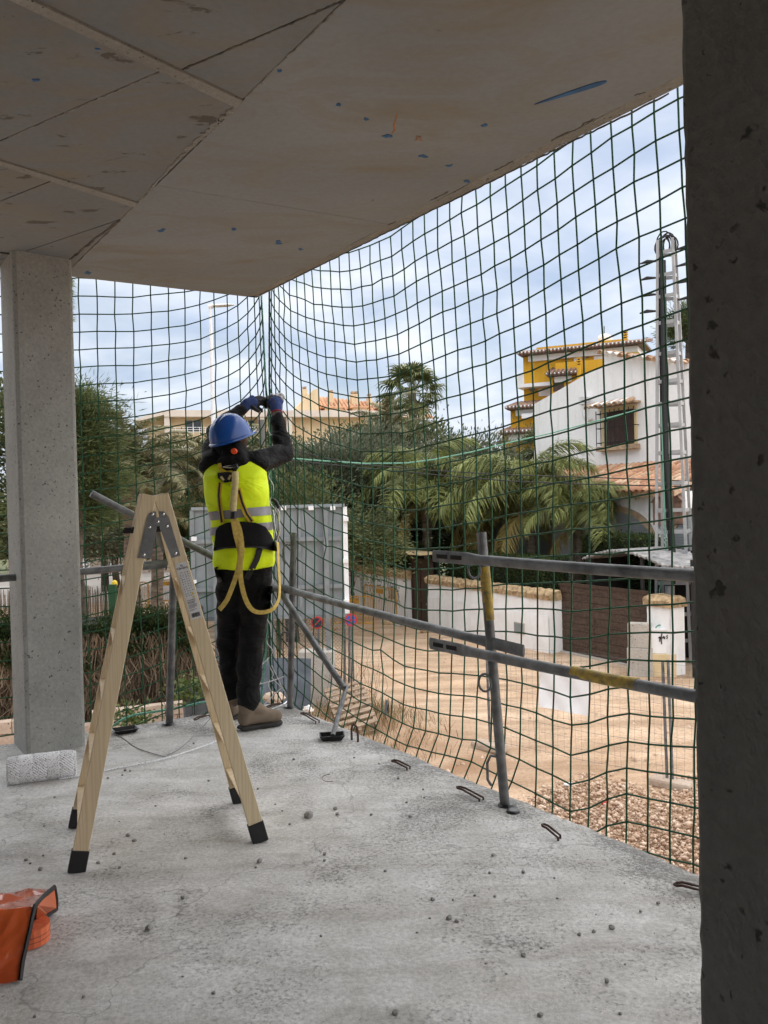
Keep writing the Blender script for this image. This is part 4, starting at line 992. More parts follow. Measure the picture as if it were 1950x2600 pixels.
# ------------------------------------------------------------------ garden walls along the street
wall_p0, wall_p1 = G(1091, 1590, GZ), G(1400, 1659, GZ)
fs = Frame(wall_p0, (wall_p1.x - wall_p0.x, wall_p1.y - wall_p0.y))
WL = (wall_p1 - wall_p0).length; HW = 1.36
def cap_stones(fr, a0, a1, z, par, d0=-0.32, d1=0.08, h=0.24, step=0.55):
    n = max(1, int((a1 - a0) / step))
    for k in range(n):
        s0, s1 = a0 + (a1 - a0) * k / n + 0.006, a0 + (a1 - a0) * (k + 1) / n - 0.006
        mb = MB(); m = 5; rs = []
        for i in range(m + 1):
            a = s0 + (s1 - s0) * i / m; j = lambda: random.uniform(-0.022, 0.022); e = 0.03 if i in (0, m) else 0
            rs.append([fr.W(a, z, d0), fr.W(a, z, d1 - e * 0.5 + j() * 0.4), fr.W(a, z + h * 0.55 + j(), d1 + 0.02 + j()), fr.W(a, z + h - e + j(), d1 - 0.06 + j()), fr.W(a, z + h - e + j(), d0 + 0.05)])
        mb.rings(rs); mb.build('cap_stone', M['stone_cap'], par)
def rough_wall(fr, a0, a1, z0, z1, d0, d1, par, lump=0.012, name='wall_face'):
    na, nz = max(2, int((a1 - a0) / 0.12)), max(2, int((z1 - z0) / 0.12)); V = []; Fq = []
    for i in range(na + 1):
        for j in range(nz + 1):
            a = a0 + (a1 - a0) * i / na; z = z0 + (z1 - z0) * j / nz
            d = d1 + (random.uniform(0, 1) ** 6) * lump * 2.5 + random.uniform(-1, 1) * lump * 0.25
            V.append(fr.W(a, z, d))
    for i in range(na):
        for j in range(nz): Fq.append((i * (nz + 1) + j, (i + 1) * (nz + 1) + j, (i + 1) * (nz + 1) + j + 1, i * (nz + 1) + j + 1))
    np_mesh(name, [tuple(v) for v in V], Fq, M['white_wall'], par, smooth=True)
    mb = MB(); fr.box(mb, a0, a1, z0, z1 - 0.002, d0, d1 - 0.02); mb.build('wall_core', M['white_wall'], par)
w1 = thing('garden_wall', 'low white street wall with stone coping between wooden door and sliding gate', 'wall', fs.W(WL / 2, GZ, 0))
rough_wall(fs, 0, WL, GZ - 0.05, GZ + 0.95, -0.3, 0.07, w1, 0.02); rough_wall(fs, 0.02, WL, GZ + 0.95, GZ + HW, -0.3, 0.03, w1, 0.02)
cap_stones(fs, -0.12, WL + 0.1, GZ + HW, w1)
mb = MB(); fs.box(mb, WL - 0.02, WL + 0.04, GZ, GZ + HW, -0.45, 0.05); mb.build('end_pier', M['white_wall'], w1)
mb = MB(); a, z = P(fs, 1312, 1578); b, zz = P(fs, 1338, 1610); fs.box(mb, a, b, zz, z, 0.07, 0.10); hb = mb.build('meter_hatch', M['grey_block'], w1)
mb = MB(); fs.box(mb, a + 0.03, b - 0.03, zz + 0.03, z - 0.03, 0.098, 0.106); mb.build('hatch_door', M['panel_grey'], hb)
# door in the wall
da0, da1 = -0.18, -1.22
dr = thing('garden_door', 'dark brown panelled wooden door with flat canopy in the white wall', 'door', fs.W((da0 + da1) / 2, GZ, -0.2))
mb = MB(); fs.box(mb, da1, da0, GZ, GZ + 1.98, -0.22, -0.16); lf = mb.build('door_leaf', M['door_wood'], dr)
for k, (z0, z1) in enumerate(((0.1, 0.7), (0.8, 1.85))):
    for s0, s1 in ((da1 + 0.08, (da0 + da1) / 2 - 0.04), ((da0 + da1) / 2 + 0.04, da0 - 0.08)):
        mb = MB(); fs.box(mb, s0, s1, GZ + z0, GZ + z1, -0.165, -0.135); mb.build('panel', M['door_wood'], lf)
mb = MB(); fs.box(mb, da1 - 0.06, da1, GZ, GZ + 2.05, -0.26, -0.12); fs.box(mb, da0, da0 + 0.06, GZ, GZ + 2.05, -0.26, -0.12); fs.box(mb, da1 - 0.06, da0 + 0.06, GZ + 1.99, GZ + 2.08, -0.26, -0.12); mb.build('door_frame', M['door_wood'], dr)
mb = MB(); fs.box(mb, da1 - 0.95, da0 + 0.25, GZ + 2.26, GZ + 2.32, -0.5, 0.35); mb.build('canopy', M['cream'], dr)
for s in (da1 - 0.1, da0 + 0.1):
    mb = MB(); fs.box(mb, s - 0.03, s + 0.03, GZ + 1.4, GZ + 2.26, -0.4, -0.34); mb.build('canopy_post', M['iron'], dr)
# wall left of the door
w2 = thing('garden_wall', 'low white street wall with creeper stems left of wooden door', 'wall', fs.W(-4.2, GZ, 0))
rough_wall(fs, -8.5, -1.32, GZ - 0.05, GZ + 0.9, -0.3, 0.05, w2, 0.015); rough_wall(fs, -8.5, -1.34, GZ + 0.9, GZ + HW + 0.05, -0.3, 0.02, w2, 0.015)
cap_stones(fs, -8.5, -1.25, GZ + HW + 0.05, w2, h=0.26)
mb = MB()
for k in range(34):
    a = random.uniform(-7.5, -1.8); z = GZ + HW; pts = []
    for i in range(7): pts.append(fs.W(a, z, 0.065 + 0.01 * random.random())); a += random.uniform(-0.14, 0.14); z -= random.uniform(0.06, 0.20)
    mb.tube(pts, 0.007, 4)
tag(mb.build('creeper_stems', M['bark'], w2), kind='stuff')
mb = MB(); a, z = P(fs, 1001, 1497, 0.05); fs.box(mb, a - 0.09, a + 0.09, z - 0.3, z + 0.12, 0.05, 0.14); mb.build('letter_box', M['panel_grey'], w2)
# sliding gate
gp0, gp1 = G(1421, 1655, GZ), G(1640, 1695, GZ)
fg = Frame(gp0, SD); GL = P(fg, 1645, 1600)[0]; GHT = 1.66
gt = thing('sliding_gate', 'dark brown sliding gate of horizontal wooden boards', 'gate', fg.W(GL / 2, GZ, 0))
nb = 9
for k in range(nb):
    z0 = GZ + 0.06 + GHT * k / nb
    mb = MB(); fg.box(mb, 0.02, GL, z0 + 0.004, z0 + GHT / nb - 0.004, -0.07, -0.03 + 0.004 * (k % 2)); mb.build('board', M['brown_wood'], gt)
mb = MB(); fg.box(mb, 0.0, GL, GZ + 0.06 + GHT, GZ + 0.14 + GHT, -0.09, -0.01); mb.build('top_rail', M['door_wood'], gt)
for a in (0.06, GL * 0.42, GL * 0.8):
    mb = MB()
    for k in range(nb * 2): mb.disc(fg.W(a, GZ + 0.1 + GHT * k / (nb * 2), -0.02), fg.n, 0.012, 0.012, 6)
    mb.build('bolt_row', M['iron'], gt)
mb = MB(); fg.box(mb, -0.2, GL + 0.5, GZ - 0.02, GZ + 0.05, -0.2, 0.06); mb.build('track', M['grey_block'], gt)
gpier = thing('gate_pier', 'white gate pier topped by a rough stone block', 'pier', fg.W(GL + 0.25, GZ, 0))
a, _ = P(fg, 1644, 1600, 0.1); b, _ = P(fg, 1702, 1600, 0.1); zc = P(fg, 1670, 1540, 0.1)[1]; zt = P(fg, 1670, 1513, 0.1)[1]
rough_wall(fg, a, b, GZ, zc, -0.35, 0.1, gpier, 0.015, 'pier_face'); cap_stones(fg, a - 0.08, b + 0.05, zc, gpier, -0.4, 0.16, zt - zc, 2.0)
# concrete service pillar, cabinets
mp = G(1620, 1716, GZ); fm = Frame(mp, (0.93, -0.36))
a, z = P(fm, 1590, 1583); b, _ = P(fm, 1655, 1583); zm = P(fm, 1620, 1646)[1]
sp = thing('service_pillar', 'raw concrete meter pillar standing in front of sliding gate', 'pillar', fm.W((a + b) / 2, GZ, -0.2))
mb = MB(); fm.box(mb, a + 0.02, b - 0.02, zm, z, -0.30, -0.02); mb.build('upper_block', M['grey_block'], sp, bevel=0.015)
mb = MB(); fm.box(mb, a, b, GZ - 0.03, zm - 0.004, -0.32, 0.0); mb.build('lower_block', M['grey_block'], sp, bevel=0.015)
fc = Frame(G(1680, 1716, GZ), (0.95, -0.3))
a, z = P(fc, 1650, 1600); b, _ = P(fc, 1713, 1600); zl = P(fc, 1680, 1660)[1]
cbx = thing('utility_cabinet', 'white electrical cabinet with black graffiti lettering', 'cabinet', fc.W((a + b) / 2, GZ, -0.2))
mb = MB(); fc.box(mb, a, b, zl, z, -0.26, 0.0); cbody = mb.build('cabinet_body', M['white_paint'], cbx, bevel=0.008)
mb = MB(); fc.box(mb, a - 0.015, b + 0.015, z, z + 0.03, -0.28, 0.02); mb.build('lid', M['white_paint'], cbx)
mb = MB()
sa, sz_ = a + (b - a) * 0.40, zl + (z - zl) * 0.62; u_ = (b - a) * 0.125
def strokes(lines, r=0.014):
    for ln in lines: mb.tube([fc.W(sa + x * u_, sz_ + y * u_, 0.004) for x, y in ln], r, 5, flat=(1, 1))
strokes([[(-0.4, 0.4), (0.1, 1.0), (-0.1, -0.8)], [(0.7, 2.1), (0.4, 0.3), (0.55, -1.6)], [(0.1, 0.2), (0.9, 0.5)], [(1.3, 1.1), (0.95, 0.4), (1.4, 0.3), (1.5, 1.0), (1.5, 0.1)], [(2.6, 1.4), (2.1, 1.1), (2.6, 0.7), (2.1, 0.3)], [(3.2, 1.9), (3.1, 0.4)], [(3.8, 1.5), (3.2, 1.0), (3.9, 0.3)], [(4.2, 0.2), (4.25, 0.3)]])
mb.build('graffiti', M['black_plastic'], cbx)
mb = MB(); pts = [fc.W(a + 0.22 + 0.1 * math.cos(q) , z + 0.1 * math.sin(q), -0.12) for q in np.linspace(0, PI, 8)]; mb.tube(pts, 0.015, 6); mb.build('conduit_loop', M['rope_green'], cbx)
a2, z2 = P(fc, 1647, 1656, 0.05); b2, _ = P(fc, 1717, 1656, 0.05)
tag(MB().box8([fc.W(a2, GZ - 0.02, -0.28), fc.W(b2, GZ - 0.02, -0.28), fc.W(b2, GZ - 0.02, 0.05), fc.W(a2, GZ - 0.02, 0.05), fc.W(a2, zl - 0.003, -0.28), fc.W(b2, zl - 0.003, -0.28), fc.W(b2, zl - 0.003, 0.05), fc.W(a2, zl - 0.003, 0.05)]).build('cabinet_base', M['cream'], bevel=0.01), 'cream cabinet base board under the white graffitied cabinet', 'board')

# lattice power pole
lp = G(1718, 1672, GZ); fl = Frame(lp, (0.86, -0.5))
pole = thing('lattice_pole', 'tall galvanised lattice power pole with black cables', 'utility pole', lp)
ztop = P(fl, 1692, 612)[1]
def leg_at(sx, sy, z):
    t_ = (z - GZ) / (ztop - GZ); h = 0.40 + (0.17 - 0.40) * t_
    lean = -0.04 * t_
    return lp + Vector((lean, 0, 0)) + fl.u * (sx * h) + fl.n * (sy * h) + UP * (z - GZ)
for sx in (-1, 1):
    for sy in (-1, 1):
        mb = MB(); mb.obox(leg_at(sx, sy, GZ), leg_at(sx, sy, ztop), fl.u * 0.032, fl.n * 0.032); mb.build('leg', M['pole_grey'], pole)
z = GZ + 0.5; k = 0
while z < ztop - 0.1:
    for (s0, s1) in (((-1, 1), (1, 1)), ((1, 1), (1, -1)), ((1, -1), (-1, -1)), ((-1, -1), (-1, 1))):
        mb = MB(); dzz = 0.0
        mb.obox(leg_at(*s0, z), leg_at(*s1, z + 0.02), UP * 0.042, (leg_at(*s1, z) - leg_at(*s0, z)).normalized().cross(UP) * 0.012); mb.build('batten', M['pole_grey'], pole)
    z += 0.62 + 0.12 * math.sin(k * 1.3); k += 1
mb = MB()
for k in range(7):
    ox, oy = random.uniform(-0.06, 0.06), random.uniform(-0.06, 0.06)
    mb.tube([leg_at(-0.4, 0.9, ztop - 0.2 - 0.1 * k) + Vector((ox, oy, 0)), leg_at(-0.3 + 0.1 * math.sin(k), 1.0, ztop * 0.5 + GZ * 0.5) + Vector((ox, oy, 0)), leg_at(0.2, 1.0, -0.35 - 0.1 * k) + Vector((ox * 0.6, oy * 0.6, 0))], 0.042, 6)
mb.build('cable_bundle', M['black_rubber'], pole)
mb = MB()
for k in range(9):
    mb = MB(); r = 0.15 + 0.035 * k; c = leg_at(0, 0.5, ztop - 0.15) + fl.u * (0.05 * math.sin(k * 2))
    mb.tube([c + fl.u * (r * math.cos(q)) * 0.6 + UP * (r * math.sin(q)) * (1.1 if k < 6 else 0.6) + fl.n * 0.05 * math.sin(k + q) for q in np.linspace(-0.5, PI + 0.5, 12)], 0.018, 5); mb.build('cable_loop', M['black_rubber'], pole)
for k in range(8):
    mb = MB(); c = leg_at(-1 if k % 2 else 1.3, 1, ztop - 0.3 - 0.2 * k); s = -1 if k % 2 else 1
    mb.tube([c, c + fl.u * s * 0.25 + UP * 0.03, c + fl.u * s * 0.42], [0.02, 0.045, 0.015], 6); mb.build('cable_connector', M['black_rubber'], pole)
mb = MB(); mb.box8([leg_at(x, y, z_) for z_ in (-0.55, -0.2) for x, y in ((-0.2, 1.0), (0.3, 1.0), (0.3, 1.5), (-0.2, 1.5))]); mb.build('cable_clamp', M['black_plastic'], pole)
mb = MB(); mb.tube([leg_at(-0.1, 1.15, GZ), leg_at(-0.1, 1.15, -0.9)], 0.12, 8); mb.build('riser_conduit', M['pole_grey'], pole)
mb = MB(); mb.tube([leg_at(-0.7, 1.3, GZ + 1.2), leg_at(-0.75, 1.2, -1.0), leg_at(-0.3, 1.2, -0.3), leg_at(-0.6, 1.2, 3.4)], 0.02, 6); mb.build('green_hose', M['rope_green'], pole)

# overhead lines
def wire(name, pts, r, mat, label, sagn=18):
    mb = MB(); mb.tube([D(*p) for p in pts], r, 5); o = mb.build(name, mat); return tag(o, label, 'cable')
wire('green_cable', [(690, 1158, 16.5), (728, 1163, 17), (830, 1171, 17.5), (930, 1177, 18), (1030, 1176, 18.4), (1100, 1167, 18.6), (1200, 1147, 18.9), (1300, 1122, 19.2), (1400, 1100, 19.5), (1500, 1073, 19.8), (1600, 1046, 20), (1700, 1018, 20.2)], 0.016, M['rope_green'], 'pale green cable sagging across the garden to the lattice pole')
wire('overhead_cable', [(735, 1142, 20), (900, 1178, 20.5), (1100, 1195, 21), (1300, 1206, 21), (1500, 1212, 21), (1760, 1222, 21)], 0.014, M['black_rubber'], 'upper thin black overhead cable crossing in front of the palms')
wire('overhead_cable', [(720, 1168, 20), (900, 1186, 20.5), (1100, 1205, 21), (1300, 1222, 21), (1500, 1230, 21), (1760, 1236, 21)], 0.016, M['black_rubber'], 'lower black overhead cable crossing in front of the palms')

# carport, hedges, garden
fh = Frame(fs.W(0, 0, 0), SD)
hz_top = GZ + HW + 0.85
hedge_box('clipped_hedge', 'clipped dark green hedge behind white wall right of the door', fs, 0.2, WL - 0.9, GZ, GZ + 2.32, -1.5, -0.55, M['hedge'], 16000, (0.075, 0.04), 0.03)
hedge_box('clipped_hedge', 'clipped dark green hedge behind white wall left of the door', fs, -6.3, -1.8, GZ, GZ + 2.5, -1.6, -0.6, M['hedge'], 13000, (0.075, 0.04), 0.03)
ch, cz = P(fw, 1475, 1388, 3.6); ch1, cz1 = P(fw, 1642, 1366, 3.6)
hedge_box('clipped_hedge', 'clipped bushy hedge in front of the shuttered arch', fw, ch, ch1, -2.0, cz1, 2.9, 3.6, M['hedge'], 7000, (0.08, 0.045), 0.05)
cp = thing('carport', 'open carport with arched corrugated roof behind sliding gate', 'carport', fw.W(P(fw, 1600, 1450, 4.6)[0], GZ, 4))
ca, cz = P(fw, 1478, 1416, 5.0); cb_, _ = P(fw, 1760, 1430, 5.0)
mb = MB(); rs = []
n = 60
for s in (3.4, 5.0):
    top = []
    for i in range(n + 1):
        t_ = i / n; arc = 0.28 * math.sin(PI * min(1, t_ * 1.25 + 0.05)); top.append(fw.W(ca + (cb_ - ca) * t_, cz + arc - 0.05 + 0.025 * math.sin(i * 2.6), s))
    rs.append(top + [p - UP * 0.04 for p in top[::-1]])
mb.rings(rs); mb.build('roof', M['corr'], cp)
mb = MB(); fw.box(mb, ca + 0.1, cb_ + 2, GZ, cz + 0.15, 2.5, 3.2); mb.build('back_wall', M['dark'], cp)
for t_ in (0.03, 0.55, 0.97):
    mb = MB(); a = ca + (cb_ - ca) * t_; mb.tube([fw.W(a, GZ, 4.9), fw.W(a, cz + 0.1, 4.9)], 0.05, 8); mb.build('post', M['iron'], cp)
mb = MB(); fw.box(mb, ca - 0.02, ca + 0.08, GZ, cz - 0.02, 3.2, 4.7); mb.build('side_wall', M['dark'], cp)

# lawn of the gardens across the street
M['lawn'] = basic('lawn', (0.11, 0.12, 0.045), 0.95, var=0.25, scale=1.5, bstr=0.6, bscale=40)
tag(MB().prism([fs.W(-60, GZ + 0.012, -0.5), fs.W(WL - 0.5, GZ + 0.012, -0.5), fs.W(WL - 0.5, GZ + 0.012, -45), fs.W(-60, GZ + 0.012, -45)], (0, 0, 0.004)).build('lawn', M['lawn']), kind='structure', label='garden lawn behind the white street walls')
far_l = [G(-400, 1450, GZ), G(470, 1450, GZ)]
tag(MB().prism([(-90, 52, GZ + 0.02), (-6, 52, GZ + 0.02), (-6, 160, GZ + 0.02), (-90, 160, GZ + 0.02)], (0, 0, 0.004)).build('lawn', M['lawn']), kind='structure', label='overgrown ground beyond the road')
# olive tree mass, palms and pines
oc = D(900, 1180, 31)
tree('olive_tree', 'large grey green olive tree filling the middle behind the signboard', 'tree', (oc.x, oc.y, GZ), [((oc.x, oc.y, 1.2), (3.6, 2.4, 3.0), 260), ((D(790, 1200, 30).x, 30, 0.6), (2.0, 1.6, 3.0), 130), ((D(1180, 1170, 33).x, 33, 1.2), (2.4, 1.8, 2.6), 150)], M['olive'], (0.18, 0.06), 170, 0.2, 0.38)
oc = D(735, 1290, 24)
tree('olive_tree', 'dark shaded olive tree directly behind the grey signboard', 'tree', (oc.x, oc.y, GZ), [((oc.x, oc.y, 0.1), (2.2, 1.5, 2.0), 150), ((oc.x + 1.8, oc.y + 0.6, -0.3), (1.4, 1.2, 1.6), 80)], M['oak'], (0.13, 0.045), 110, 0.16, 0.3)
oc = D(1240, 1180, 38)
tree('slender_tree', 'thin grey leafed tree beside the ochre house', 'tree', (oc.x, oc.y, GZ), [((oc.x, oc.y, 1.7), (1.2, 1.0, 1.8), 60)], M['olive'], (0.14, 0.045), 60, 0.1, 0.25)
oc = D(1348, 1090, 34)
tree('cypress', 'narrow dark evergreen against the left edge of white gable', 'tree', (oc.x, oc.y, GZ), [((oc.x, oc.y, 2.4), (0.45, 0.45, 2.0), 60)], M['oak'], (0.12, 0.05), 70, 0.1, 0.16)
QF = [frond_mesh('queen_frond', 3.1, 0.85, 105, 66, -58, 0.45, M['queen'], 0.034, 0.75, s) for s in range(4)] + [frond_mesh('queen_frond_dry', 2.5, 0.85, 75, 15, -85, 0.6, M['queen_dry'], 0.036, 0.4, 9)]
def queen_specs(n, seed, dry=2):
    r = random.Random(seed); out = []
    for k in range(n):
        lv = k / n; out.append((k * 2.399 + r.uniform(-0.3, 0.3), math.radians(30 - 62 * lv + r.uniform(-8, 8)), r.uniform(0.8, 1.08), r.randrange(4)))
    for k in range(dry): out.append((r.uniform(2.2, 4.6), math.radians(-35), r.uniform(0.75, 1.0), 4))
    return out
def palm_at(label, x, y, Y, tr, meshes, specs, name='feather_palm', **k):
    t_ = D(x, y, Y); return palm(name, label, (t_.x, t_.y, GZ), t_, tr, meshes, specs, **k)
palm_at('drooping green feather palm behind the wooden garden door', 1080, 1265, 28.6, 0.16, QF, queen_specs(24, 1))
palm_at('drooping feather palm between the garden door and left arch', 1215, 1300, 28.0, 0.15, QF, queen_specs(22, 3))
palm_at('drooping feather palm in front of the white house left arch', 1345, 1290, 25.2, 0.15, QF, queen_specs(24, 5))
palm_at('small feather palm between garden hedge and the right arch', 1468, 1335, 24.0, 0.12, QF, [(a, p, s * 0.75, m_) for a, p, s, m_ in queen_specs(16, 8, 1)])
FM = [fan_mesh('fan_leaf', 1.2, 1.0, M['fan'], s) for s in range(3)]
r = random.Random(3)
palm_at('tall fan palm rising above the trees against the sky', 1048, 1000, 46, 0.24, FM, [(k * 2.399, math.radians(78 - 125 * (k / 26)), r.uniform(0.8, 1.12), k % 3) for k in range(26)], name='fan_palm', part='fan_leaf')
PF = [frond_mesh('phoenix_frond', 2.8, 0.48, 110, 60, -40, 0.16, M['phoenix'], 0.042, 0.3, 20 + s) for s in range(3)]
def phx(n, seed, sc=1.0):
    r = random.Random(seed); return [(k * 2.399 + r.uniform(-.2, .2), math.radians(45 - 85 * k / n), sc * r.uniform(0.85, 1.1), r.randrange(3)) for k in range(n)]
palm_at('dark date palm peeking above the olive below the fan palm', 985, 1115, 33, 0.2, PF, phx(14, 2, 0.8), name='date_palm')
palm_at('pale bushy date palm left of the ladder top', 330, 1235, 22.5, 0.22, PF, phx(34, 4, 0.85), name='date_palm')
palm_at('pale date palm directly behind the worker in blue helmet', 555, 1252, 25, 0.2, PF, phx(34, 6, 0.9), name='date_palm')
palm_at('low young date palm under the pale palms by the ladder', 395, 1330, 21, 0.15, PF, phx(14, 7, 0.55), name='date_palm')
def pine(label, x, y, Y, crowns, base_z=GZ, per=70, nl=(0.24, 0.012), name='pine_tree'):
    c = D(x, y, Y); return tree(name, label, 'tree', (c.x, c.y, base_z), [((D(cx, cy, Y).x, Y + dy, D(cx, cy, Y).z), rr, nc) for cx, cy, dy, rr, nc in crowns], M['pine_lf'], nl, per, 0.16, 0.24)
pine('tall dark pine right beside the left concrete column', 215, 1300, 17, [(208, 1050, 0, (0.42, 0.5, 0.55), 46), (200, 1130, 0, (0.7, 0.7, 0.75), 80), (195, 1230, 0.3, (0.8, 0.8, 0.8), 90), (150, 1300, 0.3, (0.9, 0.8, 0.8), 90)], nl=(0.20, 0.02), per=110)
c = D(150, 800, 9.5)
t_ = thing('pine_branch', 'drooping pine branch just visible beside the column top', 'branch', c)
mb = MB(); bp = [D(60, 690, 9.5), D(120, 740, 9.5), D(172, 790, 9.5)]; mb.tube(bp, [0.03, 0.02, 0.006], 6); mb.build('twig', M['bark'], t_)
pc = np.array([list(D(random.uniform(150, 184), random.uniform(700, 815), 9.5 + random.uniform(-0.15, 0.15))) for _ in range(900)]); V, Fq = leaf_quads(pc, 0.13, 0.006, np.tile(np.array([[0.6, 0, -0.4]]), (900, 1))); np_mesh('needles', V, Fq, M['pine_lf'], t_)
oc = D(440, 1150, 34)
tree('broad_tree', 'rounded dark green tree below the beige block left of lamp post', 'tree', (oc.x, oc.y, GZ), [((oc.x, oc.y, 2.2), (2.0, 1.6, 1.5), 170), ((oc.x - 1.5, oc.y, 1.4), (1.2, 1.2, 1.4), 80), ((oc.x + 0.6, oc.y - 1, 0.2), (1.8, 1.2, 1.5), 120)], M['oak'], (0.16, 0.08), 150, 0.2, 0.34)
oc = D(295, 1120, 30)
tree('feathery_tree', 'light feathery shrub tree between pine and rounded tree', 'tree', (oc.x, oc.y, GZ), [((oc.x, oc.y, 1.6), (1.3, 1.0, 1.5), 90), ((oc.x - 0.6, oc.y - 1, 0), (1.5, 1.0, 1.6), 90)], M['olive'], (0.18, 0.05), 130, 0.12, 0.34)
oc = D(500, 1330, 27)
tree('olive_tree', 'low olive tree behind the ladder and the worker', 'tree', (oc.x, oc.y, GZ), [((oc.x, oc.y, 0.0), (1.6, 1.2, 1.4), 130), ((oc.x + 1.7, oc.y, -0.2), (1.4, 1.2, 1.3), 90)], M['oak'], (0.15, 0.06), 140, 0.12, 0.32)
oc = D(1748, 850, 40)
tree('pine_tree', 'pine crown peeping between lattice pole and the right column', 'tree', (oc.x, oc.y, GZ), [((oc.x, oc.y, oc.z), (1.1, 1.0, 1.6), 90)], M['pine_lf'], (0.3, 0.03), 100, 0.2, 0.26)

for i, (x, y, Y, w_, h_, mk, lab) in enumerate(((60, 1150, 34, 3.2, 3.0, 'oak', 'bushy tree at the far left edge behind the column'), (260, 1240, 40, 3.0, 2.4, 'oak', 'dark bushy tree filling behind the pine'), (640, 1200, 44, 3.6, 2.2, 'oak', 'dark tree in front of the beige block near the worker'), (1000, 1190, 40, 4.0, 2.4, 'oak', 'dark leafy tree behind the fan palm trunk'), (1150, 1270, 36, 3.0, 2.0, 'hedge', 'deep green shrub mass behind the drooping palms'), (1260, 1290, 34, 2.4, 2.0, 'hedge', 'deep green shrub left of the white house'), (870, 1330, 33, 3.4, 1.8, 'hedge', 'deep shaded shrub under the large olive tree'))):
    c = D(x, y, Y); tree('shrub_tree', lab, 'tree', (c.x, c.y, GZ), [((c.x, c.y, c.z), (w_, 1.6, h_), 150), ((c.x + 0.8, c.y, (c.z + GZ) / 2), (w_, 1.6, (c.z - GZ) / 2 + 0.4), 120)], M[mk], (0.22, 0.11), 90, 0.16, 0.42)
# ------------------------------------------------------------------ left side: road wall, hedges, fence, lamp
fr1 = Frame(G(300, 1456, GZ), (1.0, 0.06))
rw = thing('roadside_wall', 'pale rendered wall across the road under the leafy hedge', 'wall', fr1.W(0, GZ, 0))
a0, zt = P(fr1, 20, 1416); a1, _ = P(fr1, 455, 1416)
mb = MB(); fr1.box(mb, a0, a1, GZ - 0.1, zt, -0.4, 0); mb.build('wall_body', M['retain'], rw)
mb = MB(); a, z = P(fr1, 277, 1426); b, zz = P(fr1, 290, 1440); fr1.box(mb, a, b, zz, z, 0.01, 0.06); sg = mb.build('small_sign', M['green_paint'], rw)
mb = MB(); fr1.box(mb, a + 0.08, b - 0.08, (z + zz) / 2 - 0.03, (z + zz) / 2 + 0.06, 0.062, 0.07); mb.prism([fr1.W(a + 0.02, (z + zz) / 2, 0.062), fr1.W(a + 0.12, z - 0.06, 0.062), fr1.W(a + 0.12, zz + 0.06, 0.062)], fr1.n * 0.008); mb.build('arrow', M['white_paint'], sg)
ht = P(fr1, 300, 1348)[1]
hedge_box('leafy_hedge', 'broad leafy hedge above the pale roadside wall', fr1, P(fr1, -80, 1400)[0], P(fr1, 345, 1400)[0], zt - 0.1, ht, -1.6, 0.15, M['oak'], 16000, (0.18, 0.10), 0.14)
hedge_box('leafy_hedge', 'darker hedge above the roadside wall right of ladder top', fr1, P(fr1, 350, 1400)[0], P(fr1, 470, 1400)[0], zt - 0.1, P(fr1, 300, 1330)[1], -1.6, 0.1, M['hedge'], 5000, (0.16, 0.09), 0.15)
hs = D(345, 1360, 58)
hb = thing('far_house', 'small white house with orange roof glimpsed behind the ladder top', 'house', (hs.x, hs.y, GZ))
fhs = Frame((hs.x, hs.y), (1, 0)); mb = MB(); fhs.box(mb, -1.2, 2.2, GZ, hs.z + 0.1, -3, 0); mb.build('wall', M['white_paint'], hb)
mb = MB(); fhs.prism(mb, [(-1.5, hs.z + 0.1), (2.5, hs.z + 0.1), (0.5, hs.z + 0.8)], -3.2, 0.3); mb.build('roof', M['terra_far'], hb)
mb = MB(); fhs.box(mb, -0.6, 1.4, hs.z - 1.2, hs.z - 0.7, 0.01, 0.3); mb.build('awning', M['terra'], hb)
# parked van mostly behind the column
vp = G(150, 1462, GZ); fv = Frame((vp.x, vp.y), (0.95, 0.3))
van = thing('parked_van', 'white van parked at the roadside mostly behind the column', 'van', (vp.x, vp.y, GZ))
mb = MB(); fv.prism(mb, [(-2.6, GZ + 0.35), (1.75, GZ + 0.35), (1.75, GZ + 0.95), (1.45, GZ + 1.15), (0.95, GZ + 1.75), (-2.5, GZ + 1.8)], -1.7, 0); mb.build('body', M['white_paint'], van, bevel=0.05)
mb = MB(); fv.prism(mb, [(0.1, GZ + 1.1), (1.3, GZ + 1.15), (0.9, GZ + 1.65), (0.1, GZ + 1.65)], -0.02, 0.01); mb.build('window', M['glass'], van)
for a in (-1.7, 1.0):
    mb = MB(); mb.disc(fv.W(a, GZ + 0.33, 0.0), fv.n, 0.33, 0.2, 20); wl = mb.build('wheel', M['black_rubber'], van)
    mb = MB(); mb.disc(fv.W(a, GZ + 0.33, 0.09), fv.n, 0.18, 0.04, 14); mb.build('rim', M['steel'], wl)
# street lamp
lb = D(548, 1300, 30); lt = D(534, 783, 30)
st = thing('street_lamp', 'tall white street lamp with flat angled head', 'street lamp', (lb.x, lb.y, GZ))
mb = MB(); mb.tube([(lb.x, lb.y, GZ), lt], [0.12, 0.055], 12); mb.build('pole', M['white_paint'], st, smooth=True)
mb = MB(); p0 = lt + UP * 0.05; mb.tube([p0 - Vector((0.06, 0, 0)), p0 + Vector((0.1, 0, 0.04))], 0.09, 8); mb.build('bracket', M['white_paint'], st)
mb = MB(); h0 = p0 + Vector((0.05, 0, 0.03)); dirh = (D(592, 776, 30) - p0); dirh.y = 0
mb.tube([h0, h0 + dirh * 0.25, h0 + dirh * 0.7, h0 + dirh], [0.10, 0.16, 0.15, 0.05], 10, flat=(0.32, 1.0), up=(0, 0, 1)); mb.build('lamp_head', M['white_paint'], st, smooth=True)
